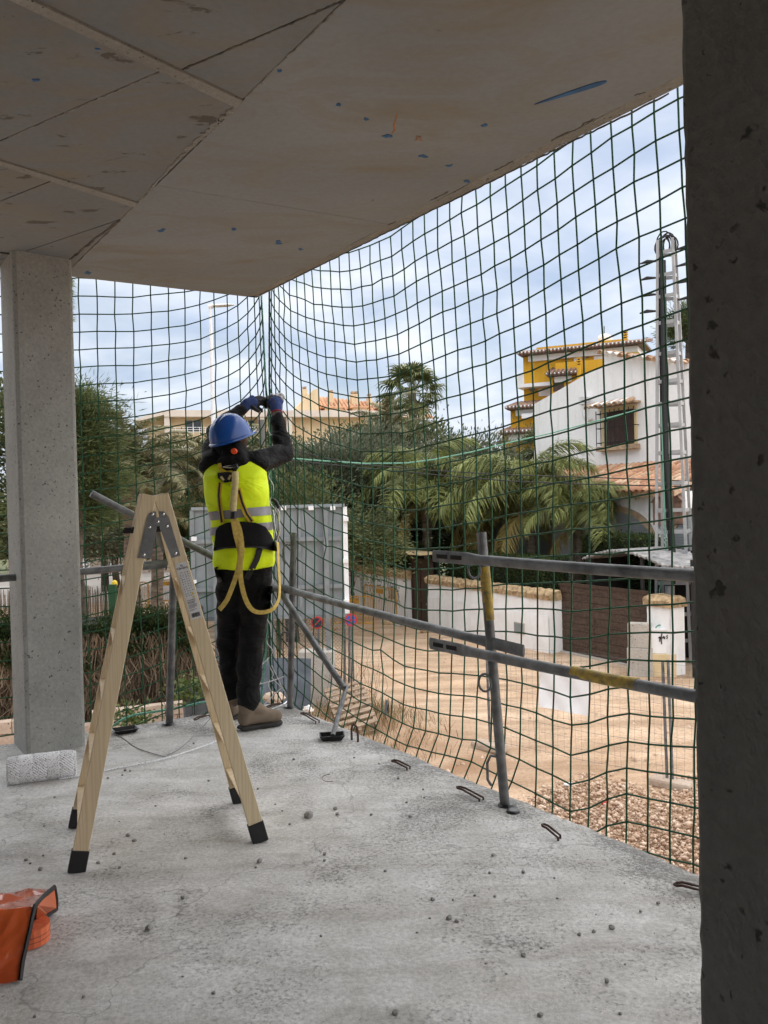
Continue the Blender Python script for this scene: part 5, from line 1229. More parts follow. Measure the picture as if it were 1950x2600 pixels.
# wooden utility pole stub behind the worker's hands
wp_ = D(664, 1066, 26); tag(MB().tube([(D(672, 1200, 26).x, 26, GZ), wp_], [0.13, 0.11], 10).build('wooden_pole', M['grey_wood'], smooth=True), 'weathered grey wooden pole rising behind the gloved hands', 'pole')

# juniper hedge with hanging dry vines beyond the slab
fj = Frame(G(300, 1835, GZ), (0.98, 0.2))
ja0, ja1 = P(fj, -60, 1700)[0], P(fj, 520, 1700)[0]
jz = P(fj, 330, 1556)[1]
jh = thing('juniper_hedge', 'green topped hedge with hanging brown dry vines beyond the slab', 'hedge', fj.W((ja0 + ja1) / 2, GZ, 0))
n = 26000
A = RNG.uniform(ja0, ja1, n); tt = RNG.uniform(0, 1, n) ** 0.8
topz = jz + 0.10 * np.sin(A * 2.1) + 0.07 * np.sin(A * 5.3 + 1); 
Zz = topz - tt * 0.75 + 0.05 * RNG.normal(size=n); Dd = 0.35 - (1 - tt) * RNG.uniform(0, 1.5, n) + 0.10 * np.sin(A * 6 + Zz * 5) + 0.07 * RNG.normal(size=n)
Pj = np.array(fj.o) + A[:, None] * np.array(fj.u) + Dd[:, None] * np.array(fj.n) + np.stack([0 * Zz, 0 * Zz, Zz], -1)
V, Fq = leaf_quads(Pj, 0.11, 0.03, np.tile(np.array(fj.n) + np.array([0, 0, 0.6]), (n, 1))); np_mesh('foliage', V, Fq, M['juniper'], jh)
Vs = []; Fs = []; rs = np.random.default_rng(5)
for k in range(5200):
    a = rs.uniform(ja0, ja1); z = jz - rs.uniform(0.3, 1.3); d = rs.uniform(0.0, 0.42)
    p = np.array(fj.W(a, z, d)); b = len(Vs); dr_ = np.array([rs.normal() * 0.35, 0, -1.0]); 
    dr_ = dr_[0] * np.array(fj.u) + np.array([0, 0, dr_[2]]); w_ = rs.uniform(0.005, 0.012)
    for m_ in range(5):
        Vs.append(p + np.array(fj.u) * w_); Vs.append(p - np.array(fj.u) * w_)
        p = p + dr_ * rs.uniform(0.10, 0.22) ; dr_ = dr_ + rs.normal(size=3) * 0.28 + np.array([0, 0, -0.05])
    for m_ in range(4): Fs.append((b + 2 * m_, b + 2 * m_ + 1, b + 2 * m_ + 3, b + 2 * m_ + 2))
tag(np_mesh('dry_vines', np.array(Vs), np.array(Fs), M['roots'], jh), kind='stuff')
mb = MB(); fj.box(mb, ja0, ja1, GZ, jz - 0.2, -1.3, -0.12); mb.build('core', M['hedge_light_block'], jh)  # added dark box behind the foliage, blocks light
# low block wall in front of it
fk = Frame(G(400, 1880, GZ), (0.90, 0.36))
bw = thing('block_wall', 'low broken pinkish block wall under the dry vines', 'wall', fk.W(0, GZ, 0))
ka0, ka1 = P(fk, -40, 1850)[0], P(fk, 560, 1850)[0]; kz = P(fk, 400, 1800)[1]
nbk = int((ka1 - ka0) / 0.4)
for c in range(nbk):
    for r_ in range(int((kz - GZ) / 0.2) + 1):
        z0 = GZ + r_ * 0.2
        if z0 > kz + 0.15 * math.sin(c * 1.7): continue
        a = ka0 + c * 0.4 + (0.2 if r_ % 2 else 0)
        mb = MB(); fk.box(mb, a + 0.006, a + 0.394, z0 + 0.006, z0 + 0.194, -0.2, random.uniform(-0.008, 0.008)); mb.build('block', M['retain'], bw)
rng2 = random.Random(4)
# weeds on the wall
for i, (x, y, lab) in enumerate(((335, 1822, 'yellow green weeds growing on the low block wall'), (475, 1752, 'small ivy clump above the dark grey bin'))):
    c = D(x, y, 12.6); pp = np.array(c) + RNG.normal(size=(420, 3)) * np.array([0.16, 0.12, 0.10]); V, Fq = leaf_quads(pp, 0.07, 0.05)
    tag(np_mesh('weed_clump', V, Fq, M['weed']), lab, 'weeds', kind='stuff')
# brushwood fence
ff = Frame(D(250, 1540, 19), (1.0, 0.05))
bf = thing('brushwood_fence', 'brushwood stick fence behind the left hedge', 'fence', ff.W(0, GZ, 0))
a0, z0 = P(ff, -20, 1500); a1, _ = P(ff, 305, 1500)
mb = MB(); k = 0; a = a0
while a < a1:
    mb.tube([ff.W(a, GZ, 0), ff.W(a + random.uniform(-0.03, 0.03), z0 + random.uniform(-0.12, 0.06), random.uniform(-0.02, 0.02))], random.uniform(0.006, 0.014), 4); a += random.uniform(0.012, 0.04)
tag(mb.build('sticks', M['reed'], bf), kind='stuff')
mb = MB(); a, z = P(ff, 286, 1484, 0.1); ff.box(mb, a - 0.08, a + 0.08, GZ, z, 0.05, 0.2); mb.build('post', M['green_paint'], bf)
lp_ = D(291, 1482, 19.0); tag(MB().ball(lp_, 0.07, 10, 6, (1, 1, 1.2)).build('warning_lamp', basic('lamp_yellow', (0.8, 0.55, 0.02), 0.3, var=0.05), smooth=True), 'small yellow site warning lamp on green fence post', 'lamp')
# yellow crowd barriers
def barrier(label, fr, a0, a1, z0, z1):
    t = thing('crowd_barrier', label, 'barrier', fr.W((a0 + a1) / 2, z0, 0), 'yellow crowd barriers')
    mb = MB(); r = 0.12
    pts = [fr.W(a0, z0, 0), fr.W(a0, z1 - r, 0), fr.W(a0 + r * 0.3, z1 - r * 0.3, 0), fr.W(a0 + r, z1, 0), fr.W(a1 - r, z1, 0), fr.W(a1 - r * 0.3, z1 - r * 0.3, 0), fr.W(a1, z1 - r, 0), fr.W(a1, z0, 0)]
    mb.tube(pts, 0.022, 6); mb.tube([fr.W(a0, z0 + 0.22, 0), fr.W(a1, z0 + 0.22, 0)], 0.02, 6); mb.build('frame', M['barrier'], t)
    n = 18
    for k in range(1, n):
        a = a0 + (a1 - a0) * k / n; mb = MB(); mb.tube([fr.W(a, z0 + 0.22, 0), fr.W(a, z1, 0)], 0.008, 5); mb.build('bar', M['barrier'], t)
    mb = MB(); m = (a0 + a1) / 2; fr.box(mb, m - 0.22, m + 0.22, z1 - 0.22, z1 - 0.06, -0.012, 0.012); mb.build('plate', M['barrier'], t)
    for a in (a0 + 0.1, a1 - 0.1):
        mb = MB(); mb.tube([fr.W(a, z0 + 0.02, -0.25), fr.W(a, z0 + 0.02, 0.25)], 0.02, 6); mb.build('foot', M['barrier'], t)
fq = Frame(G(400, 1540, GZ), (0.98, 0.15)); a0 = P(fq, 300, 1500)[0]; a1 = P(fq, 375, 1500)[0]; a2 = P(fq, 470, 1500)[0]
barrier('yellow crowd barrier left of the ladder legs on the road', fq, a0, a1, GZ, GZ + 1.0); barrier('yellow crowd barrier framed between the ladder legs', fq, a1 + 0.05, a2, GZ, GZ + 1.05)
fq2 = Frame(G(920, 1600, GZ), (0.95, -0.2)); a0 = P(fq2, 840, 1560)[0]; a1 = P(fq2, 948, 1560)[0]; a2 = P(fq2, 1035, 1560)[0]
barrier('yellow crowd barrier in front of the creeper wall', fq2, a0, a1, GZ, GZ + 1.05)
fq3 = Frame(fs.W(-4.2, 0, 0.28), fs.u); barrier('second yellow crowd barrier standing close along the white wall', fq3, 0.3, 2.6, GZ, GZ + 1.05)
# rounded stones at the foot of the wall
for i, (x, y, s, lab) in enumerate(((990, 1588, 0.2, 'rounded beige boulder at the foot of the white wall'), (1015, 1591, 0.15, 'grey stone beside beige boulder by the white wall'), (1085, 1607, 0.18, 'reddish stone on the sand below the garden door'))):
    c = G(x, y, GZ); mb = MB(); mb.ball(c + UP * s * 0.4, s, 9, 6, (1.3, 0.9, 0.6)); o = mb.build('boulder', M['stone_cap'] if i != 1 else M['grey_block'], smooth=True); tag(o, lab, 'stone')

# ------------------------------------------------------------------ site: signboard seen from behind
SBY = 16.5
fsb = Frame(D(690, 1400, SBY), (1.0, 0.03))
sb = thing('signboard', 'large grey metal site signboard seen from behind on steel posts', 'signboard', fsb.W(0, GZ, 0))
ax = [P(fsb, x, 1400)[0] for x in (490, 560, 628, 695, 762, 825, 878)]; zt = P(fsb, 690, 1291)[1]; zb_ = P(fsb, 690, 1562)[1]
for i in range(6):
    mb = MB(); fsb.box(mb, ax[i] + 0.004, ax[i + 1] - 0.004, zb_, zt, -0.01, 0.0); mb.build('panel', M['panel_grey'], sb)
for i in range(7):
    mb = MB(); wv = 0.03 if i not in (0, 6) else 0.045; fsb.box(mb, ax[i] - wv, ax[i] + wv, zb_, zt, 0.002, 0.06); mb.build('frame_rib', M['panel_frame'] if i not in (0, 6) else M['white_paint'] if i == 6 else M['panel_frame'], sb)
mb = MB(); fsb.box(mb, ax[0], ax[6], zt - 0.002, zt + 0.06, -0.02, 0.08); mb.build('top_rail', M['panel_grey'], sb)
mb = MB(); fsb.box(mb, ax[0], ax[6], zb_ - 0.07, zb_ - 0.002, -0.02, 0.08); mb.build('bottom_rail', M['panel_frame'], sb)
for y in (1370, 1491):
    z = P(fsb, 700, y)[1]; mb = MB(); fsb.box(mb, ax[0] + 0.05, ax[6] - 0.08, z - 0.04, z + 0.04, 0.062, 0.12); mb.build('cross_rail', M['panel_frame'], sb)
for x in (552, 690, 832):
    a = P(fsb, x, 1500)[0]; mb = MB(); fsb.box(mb, a - 0.045, a + 0.045, GZ - 0.1, zt - 0.05, 0.124, 0.19); mb.build('post', M['panel_frame'], sb)
for x, y in ((878, 1318), (878, 1424), (878, 1528), (493, 1368), (493, 1478), (790, 1290), (845, 1290), (720, 1290)):
    a, z = P(fsb, x, y, 0.1); mb = MB(); fsb.box(mb, a - 0.05, a + 0.05, z - 0.04, z + 0.04, 0.06, 0.14); mb.build('clip', M['white_paint'], sb)
# no-parking discs
def sign(label, x, y, Y, r, base, bars, tilt=0.0, lean=0.0):
    c = D(x, y, Y); fr = Frame((c.x, c.y), (1, lean)); t = thing('no_parking_sign', label, 'road sign', (c.x, c.y, GZ))
    mb = MB(); mb.disc(c, fr.n, r, 0.02, 28); mb.build('disc', M['red_sign'], t)
    mb = MB(); mb.disc(c + fr.n * 0.008, fr.n, r * 0.76, 0.02, 28); mb.build('face', base, t)
    mb = MB()
    for ang in bars:
        d = fr.u * math.cos(ang) + UP * math.sin(ang); s = fr.u * -math.sin(ang) + UP * math.cos(ang)
        mb.obox(c + fr.n * 0.02 - d * r * 0.78, c + fr.n * 0.02 + d * r * 0.78, s * r * 0.085, fr.n * 0.004)
    mb.build('bar', M['red_sign'], t)
    mb = MB(); mb.tube([(c.x + 0.02, c.y + 0.05, GZ), (c.x + 0.02, c.y + 0.05, c.z + r * 0.8)], 0.02, 6); mb.build('post', M['steel'], t)
sign('dark round no parking sign with single red slash hanging on mesh fence', 805, 1581, 16.3, 0.122, M['navy_sign'], [math.radians(45)])
sign('blue round no stopping sign with red cross below the signboard corner', 891, 1574, 16.1, 0.122, M['blue_sign'], [0.0, PI / 2])
# chain link fence beneath the board
fcl = Frame(D(780, 1650, 17.6), (0.9, -0.25))
clf = thing('chain_link_fence', 'chain link wire fence behind the signboard posts', 'fence', fcl.W(0, GZ, 0))
a0 = P(fcl, 600, 1650)[0]; a1 = P(fcl, 876, 1650)[0]; z1 = P(fcl, 780, 1556)[1]; mb = MB(); stp = 0.075
k = a0 - (z1 - GZ)
while k < a1:
    for sgn in (1, -1):
        s0 = k if sgn == 1 else k + (z1 - GZ)
        p0a, p1a = max(a0, min(a1, s0)), None
        pts = []
        for q in (0, 1):
            aa = s0 + sgn * q * (z1 - GZ); pts.append((aa, GZ + q * (z1 - GZ)))
        (aA, zA_), (aB, zB_) = pts
        def cut(aA, zA_, aB, zB_):
            if aB == aA: return None
            lo, hi = 0.0, 1.0
            for bound, keep in ((a0, 1), (a1, -1)):
                fa, fb_ = (aA - bound) * keep, (aB - bound) * keep
                if fa < 0 and fb_ < 0: return None
                if fa < 0: lo = max(lo, fa / (fa - fb_))
                if fb_ < 0: hi = min(hi, fa / (fa - fb_))
            return (lo, hi) if hi > lo else None
        cc_ = cut(aA, zA_, aB, zB_)
        if cc_: mb.tube([fcl.W(aA + (aB - aA) * t_, zA_ + (zB_ - zA_) * t_, 0.004 * sgn) for t_ in cc_], 0.0032, 3, caps=False)
    k += stp
mb.build('mesh', M['steel'], clf)
for x, m_ in ((872, 'steel'), (884, 'steel'), (710, 'green_paint'), (640, 'green_paint')):
    a, _ = P(fcl, x, 1650, 0.05); mb = MB(); mb.tube([fcl.W(a, GZ - 0.05, 0.05), fcl.W(a + (0.05 if x > 870 else 0), z1 - (0.2 if x == 884 else 0), 0.05)], 0.028, 8); mb.build('post', M[m_], clf)
# grey sheet, stump, rubble, bin
fgs = Frame(D(705, 1720, 15.0), (1.0, 0.05)); a0, z0 = P(fgs, 600, 1790); a1, z1 = P(fgs, 785, 1668)
tag(MB().prism([fgs.W(a0, GZ - 0.02, 0.25), fgs.W(a1, GZ - 0.02, 0.25), fgs.W(a1 + 0.03, z1 - 0.05, -0.12), fgs.W(a0 + 0.1, z1 + 0.02, -0.12)], fgs.n * 0.03).build('metal_sheet', M['blue_grey']), 'blue grey metal sheet leaning in front of the mesh fence', 'metal sheet')
tag(MB().tube([D(676, 1700, 19) + Vector((0, 0, -1)), D(678, 1640, 19), D(676, 1575, 19)], [0.2, 0.17, 0.19], 10).build('tree_stump', M['bark']), 'rough brown tree stump under the grey signboard', 'stump')
fcb = Frame(D(810, 1700, 16.2), (1, -0.1)); a0, z0 = P(fcb, 757, 1700); a1, _ = P(fcb, 845, 1700); zc = P(fcb, 800, 1655)[1]
mb = MB(); fcb.box(mb, a0, a1, GZ - 0.05, zc, -0.4, 0); tag(mb.build('concrete_plinth', M['grey_block'], bevel=0.02), 'low pale concrete plinth behind the mesh fence', 'plinth')
cb0 = D(505, 1800, 13.0); fbn = Frame((cb0.x, cb0.y), (0.95, 0.3)); zt = D(500, 1776, 13.0).z
bn = thing('plastic_bin', 'dark grey plastic bin spattered with white beyond the slab', 'bin', (cb0.x, cb0.y, GZ))
mb = MB(); a0, a1 = P(fbn, 468, 1800)[0], P(fbn, 590, 1800)[0]
mb.box8([fbn.W(a0 + 0.06, GZ, -0.5), fbn.W(a1 - 0.06, GZ, -0.5), fbn.W(a1 - 0.06, GZ, 0.0), fbn.W(a0 + 0.06, GZ, 0.0), fbn.W(a0, zt, -0.56), fbn.W(a1, zt, -0.56), fbn.W(a1, zt, 0.06), fbn.W(a0, zt, 0.06)]); body = mb.build('body', M['blue_grey'], bn, bevel=0.02)
mb = MB(); fbn.box(mb, a0 - 0.03, a1 + 0.03, zt + 0.003, zt + 0.06, -0.6, 0.1); mb.build('lid', M['black_plastic'], bn, bevel=0.015)
for k in range(3):
    a = a0 + (a1 - a0) * (0.2 + 0.3 * k); mb = MB(); fbn.box(mb, a - 0.02, a + 0.02, GZ + 0.1, zt - 0.05, 0.0, 0.08); mb.build('rib', M['blue_grey'], bn)
for i, (x, y, s, lab) in enumerate(((695, 1772, 0.16, 'pale broken concrete lump behind the corner post'), (784, 1800, 0.12, 'white rubble lump just past the slab corner'), (730, 1795, 0.10, 'small white rubble piece beside the corner post'))):
    c = D(x, y, 13.0) if i == 0 else D(x, y, 7.5); mb = MB(); mb.ball(c, s * (0.9 if i == 0 else 0.32), 7, 4, (1.3, 0.9, 0.6))
    mb.v = [tuple(Vector(v) + Vector((random.uniform(-1, 1), random.uniform(-1, 1), random.uniform(-1, 1))) * s * 0.12) for v in mb.v]
    tag(mb.build('rubble', M['retain'] if i == 0 else M['white_wall']), lab, 'rubble')
# pallet lying on the earth bank
pc = D(900, 1795, 14.2); ux = (D(968, 1800, 14.2) - D(845, 1835, 14.2)).normalized()
P00 = D(822, 1752, 14.9); P10 = D(918, 1727, 15.1); P01 = D(868, 1868, 13.2); P11 = D(962, 1838, 13.4)
pt = thing('wooden_pallet', 'weathered wooden pallet tipped against the earth bank', 'pallet', ((P01 + P11) / 2))
nrm = (P10 - P00).cross(P01 - P00).normalized(); nrm = nrm if nrm.dot(EYE - P00) > 0 else -nrm
def pq(u, v, h=0.0): return (P00 * (1 - u) + P10 * u) * (1 - v) + (P01 * (1 - u) + P11 * u) * v + nrm * h
for k in range(8):
    v0, v1 = k / 8 + 0.012, k / 8 + 0.078
    mb = MB(); mb.prism([pq(0, v0), pq(1, v0), pq(1, v1), pq(0, v1)], nrm * 0.022); mb.build('deck_board', M['old_wood'], pt)
for u in (0.04, 0.5, 0.96):
    mb = MB(); mb.prism([pq(u - 0.04, 0, -0.002), pq(u + 0.04, 0, -0.002), pq(u + 0.04, 1, -0.002), pq(u - 0.04, 1, -0.002)], nrm * -0.09); mb.build('bearer', M['old_wood'], pt)
for v in (0.03, 0.5, 0.95):
    mb = MB(); mb.prism([pq(0, v - 0.03, -0.094), pq(1, v - 0.03, -0.094), pq(1, v + 0.03, -0.094), pq(0, v + 0.03, -0.094)], nrm * -0.02); mb.build('bottom_board', M['old_wood'], pt)
# dry grass and thin twigs round the pallet
pts = []; dirs = []
for k in range(2600):
    x, y = random.gauss(930, 85), random.gauss(1855, 55)
    if y < 1720 + (x - 770) * 0.35: continue
    c = G(x, y, GZ); c.z += 0.3 * math.exp(-(((c.x - G(880, 1850, GZ).x) / 1.6) ** 2 + ((c.y - G(880, 1850, GZ).y + 0.6) / 1.3) ** 2)) + random.uniform(0, 0.16); pts.append(list(c)); dirs.append([random.uniform(-.5, .5), random.uniform(-.3, .3), 1.0])
V, Fq = leaf_quads(np.array(pts), 0.26, 0.010, np.array(dirs)); tag(np_mesh('dry_grass', V, Fq, M['grass_dry']), 'dry grass tufts on the earth bank by the pallet', 'grass', kind='stuff')
mb = MB()
for k in range(46):
    c = G(random.uniform(870, 960), random.uniform(1770, 1850), GZ); d = Vector((random.uniform(-0.5, 0.35), random.uniform(-0.2, 0.2), 1.0)).normalized(); L_ = random.uniform(0.5, 1.3)
    p1 = c + d * L_ * 0.5 + Vector((random.uniform(-.1, .1), 0, 0)); p2 = c + d * L_ + Vector((random.uniform(-.3, .3), 0, 0)); mb.tube([c, p1, p2], [0.004, 0.003, 0.0015], 3)
tag(mb.build('dead_twigs', M['bark']), 'thin bare twigs sticking up beside the pallet', 'twigs', kind='stuff')
mb = MB(); p0, p1 = D(982, 1778, 13.4), D(978, 1815, 13.2); mb.obox(p0, p1, (0.02, 0, 0), (0, 0.03, 0)); mb.prism([p1 + Vector((0.03, 0, 0.1)), p1 + Vector((0.07, 0, 0.24)), p1 + Vector((0.05, 0, -0.05))], (0, 0.03, 0))
p2 = G(980, 1832, GZ); mb.tube([p1, p2], 0.012, 6); tag(mb.build('black_bracket', M['black_plastic']), 'small black plastic bracket standing in the twigs', 'bracket')
# temporary mesh fence on block feet
e0f, e1f = G(1245, 1905, GZ), G(1700, 2000, GZ); ftf = Frame(e0f, (e1f.x - e0f.x, e1f.y - e0f.y)); TL = (e1f - e0f).length
tf = thing('mesh_fence_panel', 'thin galvanised mesh fence panel standing on block feet below', 'fence', ftf.W(TL / 2, GZ, 0))
HF = 1.72
for a in (0.0, TL - 0.03, TL + 0.045):
    mb = MB(); mb.tube([ftf.W(a, GZ + 0.05, 0), ftf.W(a - 0.03, GZ + HF + (0.02 if a > TL else 0), 0)], 0.021, 8); mb.build('post', M['steel'], tf)
mb = MB(); aa = 0.0; i = 0
while aa < TL + 1.2:
    if not (TL - 0.05 < aa < TL + 0.06):
        mb.tube([ftf.W(aa + 0.012 * math.sin(i + q * 5), GZ + 0.12 + (HF - 0.2) * q, 0.0) for q in (0, .2, .4, .6, .8, 1)], 0.0016, 3, caps=False)
    aa += 0.10; i += 1
zz = GZ + 0.15; i = 0
while zz < GZ + HF:
    mb.tube([ftf.W((TL + 1.2) * q / 12, zz + 0.012 * math.sin(i * 2 + q), 0.002) for q in range(13)], 0.0016 if i % 3 else 0.0028, 3, caps=False); zz += 0.14; i += 1
tag(mb.build('wire_mesh', M['steel'], tf), kind='stuff')
for i, (a, lab) in enumerate(((-0.02, 'pale stone fence foot block seen left of the near post'), (TL + 0.02, 'long pale concrete fence foot at the right end of mesh panel'))):
    mb = MB(); ftf.box(mb, a - 0.27, a + 0.30, GZ, GZ + 0.13, -0.12, 0.14); o = mb.build('fence_foot', M['retain'], bevel=0.035); tag(o, lab, 'fence foot')
a0, z1 = P(ftf, 1370, 1704, 0.03); a1, z0 = P(ftf, 1500, 1812, 0.03)
V = []; Fq = []; nx, ny = 14, 12
for i in range(nx + 1):
    for j in range(ny + 1):
        V.append(tuple(ftf.W(a0 + (a1 - a0) * i / nx, z0 + (z1 - z0) * j / ny - 0.03 * (i / nx), 0.03 + 0.012 * math.sin(i * 0.9 + j * 0.5) + 0.05 * (1 - j / ny) ** 2)))
for i in range(nx):
    for j in range(ny): Fq.append((i * (ny + 1) + j, (i + 1) * (ny + 1) + j, (i + 1) * (ny + 1) + j + 1, i * (ny + 1) + j + 1))
tag(np_mesh('white_sheet', V, Fq, M['white_paint'], smooth=True), 'blank white plastic sheet tied to the mesh fence panel', 'sheet')
c = G(1445, 2010, GZ) + UP * 0.1; tag(MB().ball(c, 0.05, 8, 5, (1.6, 0.8, 0.5)).build('litter', M['white_paint']), 'crumpled pale plastic bag on the gravel', 'litter')
c = G(1538, 2075, GZ) + UP * 0.17; mb = MB(); mb.tube([c - Vector((0.04, 0, 0)), c + Vector((0.03, 0.02, 0.02))], [0.028, 0.026], 8); tag(mb.build('drink_can', M['red_sign']), 'crushed red drink can on the gravel heap', 'can')
# ------------------------------------------------------------------ safety nets
def zi(tab, z, k): return float(np.interp(z, [t[0] for t in tab], [t[k] for t in tab]))
def corner_tab(pts):
    r = []
    for x, y, Y in pts:
        p = D(x, y, Y); r.append((p.z, p.x, p.y))
    return sorted(r)
KL = corner_tab([(660, 700, 5.42), (664, 757, 5.38), (676, 1000, 5.14), (683, 1030, 5.10), (692, 1300, 5.12), (680, 1600, 5.16), (662, 1790, 5.25)])
KR = corner_tab([(684, 700, 5.42), (684, 757, 5.38), (684, 1000, 5.14), (686, 1030, 5.10), (693, 1300, 5.12), (684, 1600, 5.16), (690, 1800, 5.25)])
def net(label, dirv, outn, length, sag, K, seed, dip=None, r=0.0038, off=0.07):
    rs = np.random.default_rng(seed); us = [0.0]
    while us[-1] < length: us.append(us[-1] + 0.052 + 0.046 * min(1, us[-1] / 0.75))
    zs = np.arange(3.1, -0.75, -0.102); nu, nz = len(us), len(zs)
    grid = [[None] * nz for _ in range(nu)]
    jit = rs.normal(size=(nu, nz, 3)) * 0.0022
    for i, u in enumerate(us):
        sg = float(np.interp(u, [s[0] for s in sag], [s[1] for s in sag]))
        w_ = math.exp(-(u / 0.30) ** 1.2)
        for j, z0 in enumerate(zs):
            z = z0 + sg
            o = off + 0.05 * math.sin(PI * min(1, max(0, z / 2.6))) * (1 - w_)
            uu = u
            if dip:
                u0, amp = dip; k = max(0, min(1, (1.0 - z) / 1.1))
                t_ = (u - u0) / (0.62 if u < u0 else 0.24); z -= amp * k * max(0, 1 - abs(t_)) 
                if z < 0.12 and u < u0 - 0.3: uu -= 0.05 * (0.12 - z) / 0.1
            e = C0 + dirv * uu + outn * o
            kx, ky = zi(K, z, 1), zi(K, z, 2)
            p = Vector((e.x * (1 - w_) + kx * w_, e.y * (1 - w_) + ky * w_, z)) + Vector(jit[i, j]) * (0.3 if i == 0 else 1)
            p.z += 0.012 * math.sin(u * 5.1 + seed) * math.sin(z0 * 1.7)
            grid[i][j] = p
    for _ in range(4):     # a few pulled knots
        i, j = rs.integers(5, nu - 2), rs.integers(6, nz - 8); grid[i][j] += Vector((0.012, 0, -0.028)) * rs.choice([-1, 1])
    mb = MB()
    for i in range(nu): mb.tube([grid[i][j] for j in range(nz)], r, 5, caps=False)
    for j in range(nz): mb.tube([grid[i][j] for i in range(nu)], r, 5, caps=False)
    for i in range(nu):
        for j in range(nz):
            c = grid[i][j]; q = r * 1.7
            mb.add([c + Vector(v) * q for v in ((1, 0, 0), (-1, 0, 0), (0, 1, 0), (0, -1, 0), (0, 0, 1), (0, 0, -1))], [(0, 2, 4), (2, 1, 4), (1, 3, 4), (3, 0, 4), (2, 0, 5), (1, 2, 5), (3, 1, 5), (0, 3, 5)])
    t = thing('safety_net', label, 'safety net', grid[0][-1])
    np_f = mb.build('mesh_cords', M['net'], t, smooth=False)
    return t, grid, us, zs
netR, gR, uR, zR_ = net('green safety net hung along the right slab edge', RD, N_R, 4.9, [(0, 0.02), (0.12, -0.09), (0.3, -0.23), (0.55, -0.34), (0.9, -0.42), (1.3, -0.45), (1.8, -0.41), (2.4, -0.34), (3.0, -0.27), (4.0, -0.20), (5, -0.2)], KR, 3, dip=(ab_of(G(1418, 2070))[0], 0.17))
netL, gL, uL, zL_ = net('green safety net hung along the far left slab edge', LD, N_L, 3.6, [(0, 0.02), (0.12, -0.11), (0.3, -0.26), (0.55, -0.38), (0.9, -0.47), (1.3, -0.52), (1.8, -0.54), (4, -0.55)], KL, 5)
def twisted(name, pts, r, mat, parent, n=6, lay=0.03):
    mb = MB()
    for k in range(3):
        out = []; s = 0
        for i in range(len(pts) - 1):
            a, b = Vector(pts[i]), Vector(pts[i + 1]); L_ = (b - a).length; m = max(2, int(L_ / 0.008)); t = (b - a).normalized(); x = t.orthogonal().normalized(); y = t.cross(x)
            for q in range(m):
                ph = (s + L_ * q / m) / lay * 2 * PI + k * 2 * PI / 3; out.append(a + (b - a) * (q / m) + (x * math.cos(ph) + y * math.sin(ph)) * r * 0.5)
            s += L_
        mb.tube(out, r * 0.62, 5)
    return mb.build(name, mat, parent, smooth=True)
def kpts(K, z0, z1, n): return [Vector((zi(K, z, 1), zi(K, z, 2), z)) for z in np.linspace(z0, z1, n)]
twisted('border_rope', kpts(KL, 2.9, -0.2, 24), 0.0065, M['rope_gw'], netL)
twisted('border_rope', kpts(KR, 2.9, 0.0, 24), 0.0065, M['net'], netR)
# white lacing cord wound round the corner ropes
lc = []
for k in range(150):
    z = 1.95 - 1.9 * k / 150; p = Vector((zi(KR, z, 1), zi(KR, z, 2), z)); a = k * 0.55; lc.append(p + Vector((math.cos(a), math.sin(a), 0)) * (0.014 + 0.006 * math.sin(k * 0.37)))
M['white_cord'] = basic('white_flecked_cord', (0.78, 0.78, 0.80), 0.8, var=0.06, scale=60, bstr=0.3, bscale=200)
corner_cord = MB().tube(lc, 0.0028, 5).build('lacing_cord', M['white_cord']); tag(corner_cord, 'white lacing cord spiralling round the net corner rope', 'cord')
# net foot rope slumped over the left slab edge
pts = [D(x, y, Y) for x, y, Y in ((-40, 1915, 4.75), (10, 1900, 4.78), (60, 1885, 4.8), (200, 1875, 4.95), (288, 1842, 5.0), (312, 1826, 5.02), (340, 1815, 5.05), (400, 1806, 5.1), (450, 1797, 5.15), (530, 1780, 5.2), (600, 1772, 5.25), (660, 1768, 5.3))]
tag(twisted('foot_rope', pts, 0.0075, M['rope_gw'], None), 'green and white rope along the foot of the left net', 'rope')
mb = MB()
for a, b in (((640, 1742), (722, 1718)), ((640, 1718), (662, 1735)), ((690, 1720), (716, 1745)), ((662, 1690), (690, 1662)), ((690, 1690), (730, 1770)), ((716, 1745), (640, 1815))):
    mb.tube([D(*a, 5.2), D((a[0] + b[0]) / 2, (a[1] + b[1]) / 2 + 2, 5.18), D(*b, 5.2)], 0.0035, 5)
tag(mb.build('tie_cord', M['white_cord']), 'white tie cords zigzagging from corner rope to the post', 'cord')

# ------------------------------------------------------------------ guard rail posts and tubes
def post(label, foot, top, r=0.02, yellow=None, hooks=()):
    t = thing('guard_post', label, 'guardrail post', foot, 'guardrail posts at the slab edge')
    foot, top = Vector(foot), Vector(top)
    mb = MB(); mb.tube([foot - UP * 0.12, top], r, 14); mb.build('tube', M['steel'], t, smooth=True)
    mb = MB(); d = (top - foot).normalized(); mb.tube([top - d * 0.03, top + d * 0.001], r * 0.86, 12); mb.build('tube_mouth', M['dark'], t)
    mb = MB(); mb.tube([foot + UP * 0.003, foot + UP * 0.012], [0.038, 0.030], 16); mb.build('collar', M['black_plastic'], t)
    if yellow:
        mb = MB(); p, q = foot.lerp(top, yellow[0]), foot.lerp(top, yellow[1]); mb.tube([p, q], r + 0.0012, 14); mb.build('yellow_band', M['yellow_paint'], t, smooth=True)
    for f, sx, sy in hooks:
        p = foot.lerp(top, f); u = Vector((sx, sy, 0)).normalized(); mb = MB()
        mb.tube([p + u * r * 0.8, p + u * (r + 0.03) + UP * 0.008, p + u * (r + 0.045) - UP * 0.02, p + u * (r + 0.045) - UP * 0.09, p + u * (r + 0.03) - UP * 0.115], 0.006, 7); mb.build('hook', M['steel'], t, smooth=True)
    return t
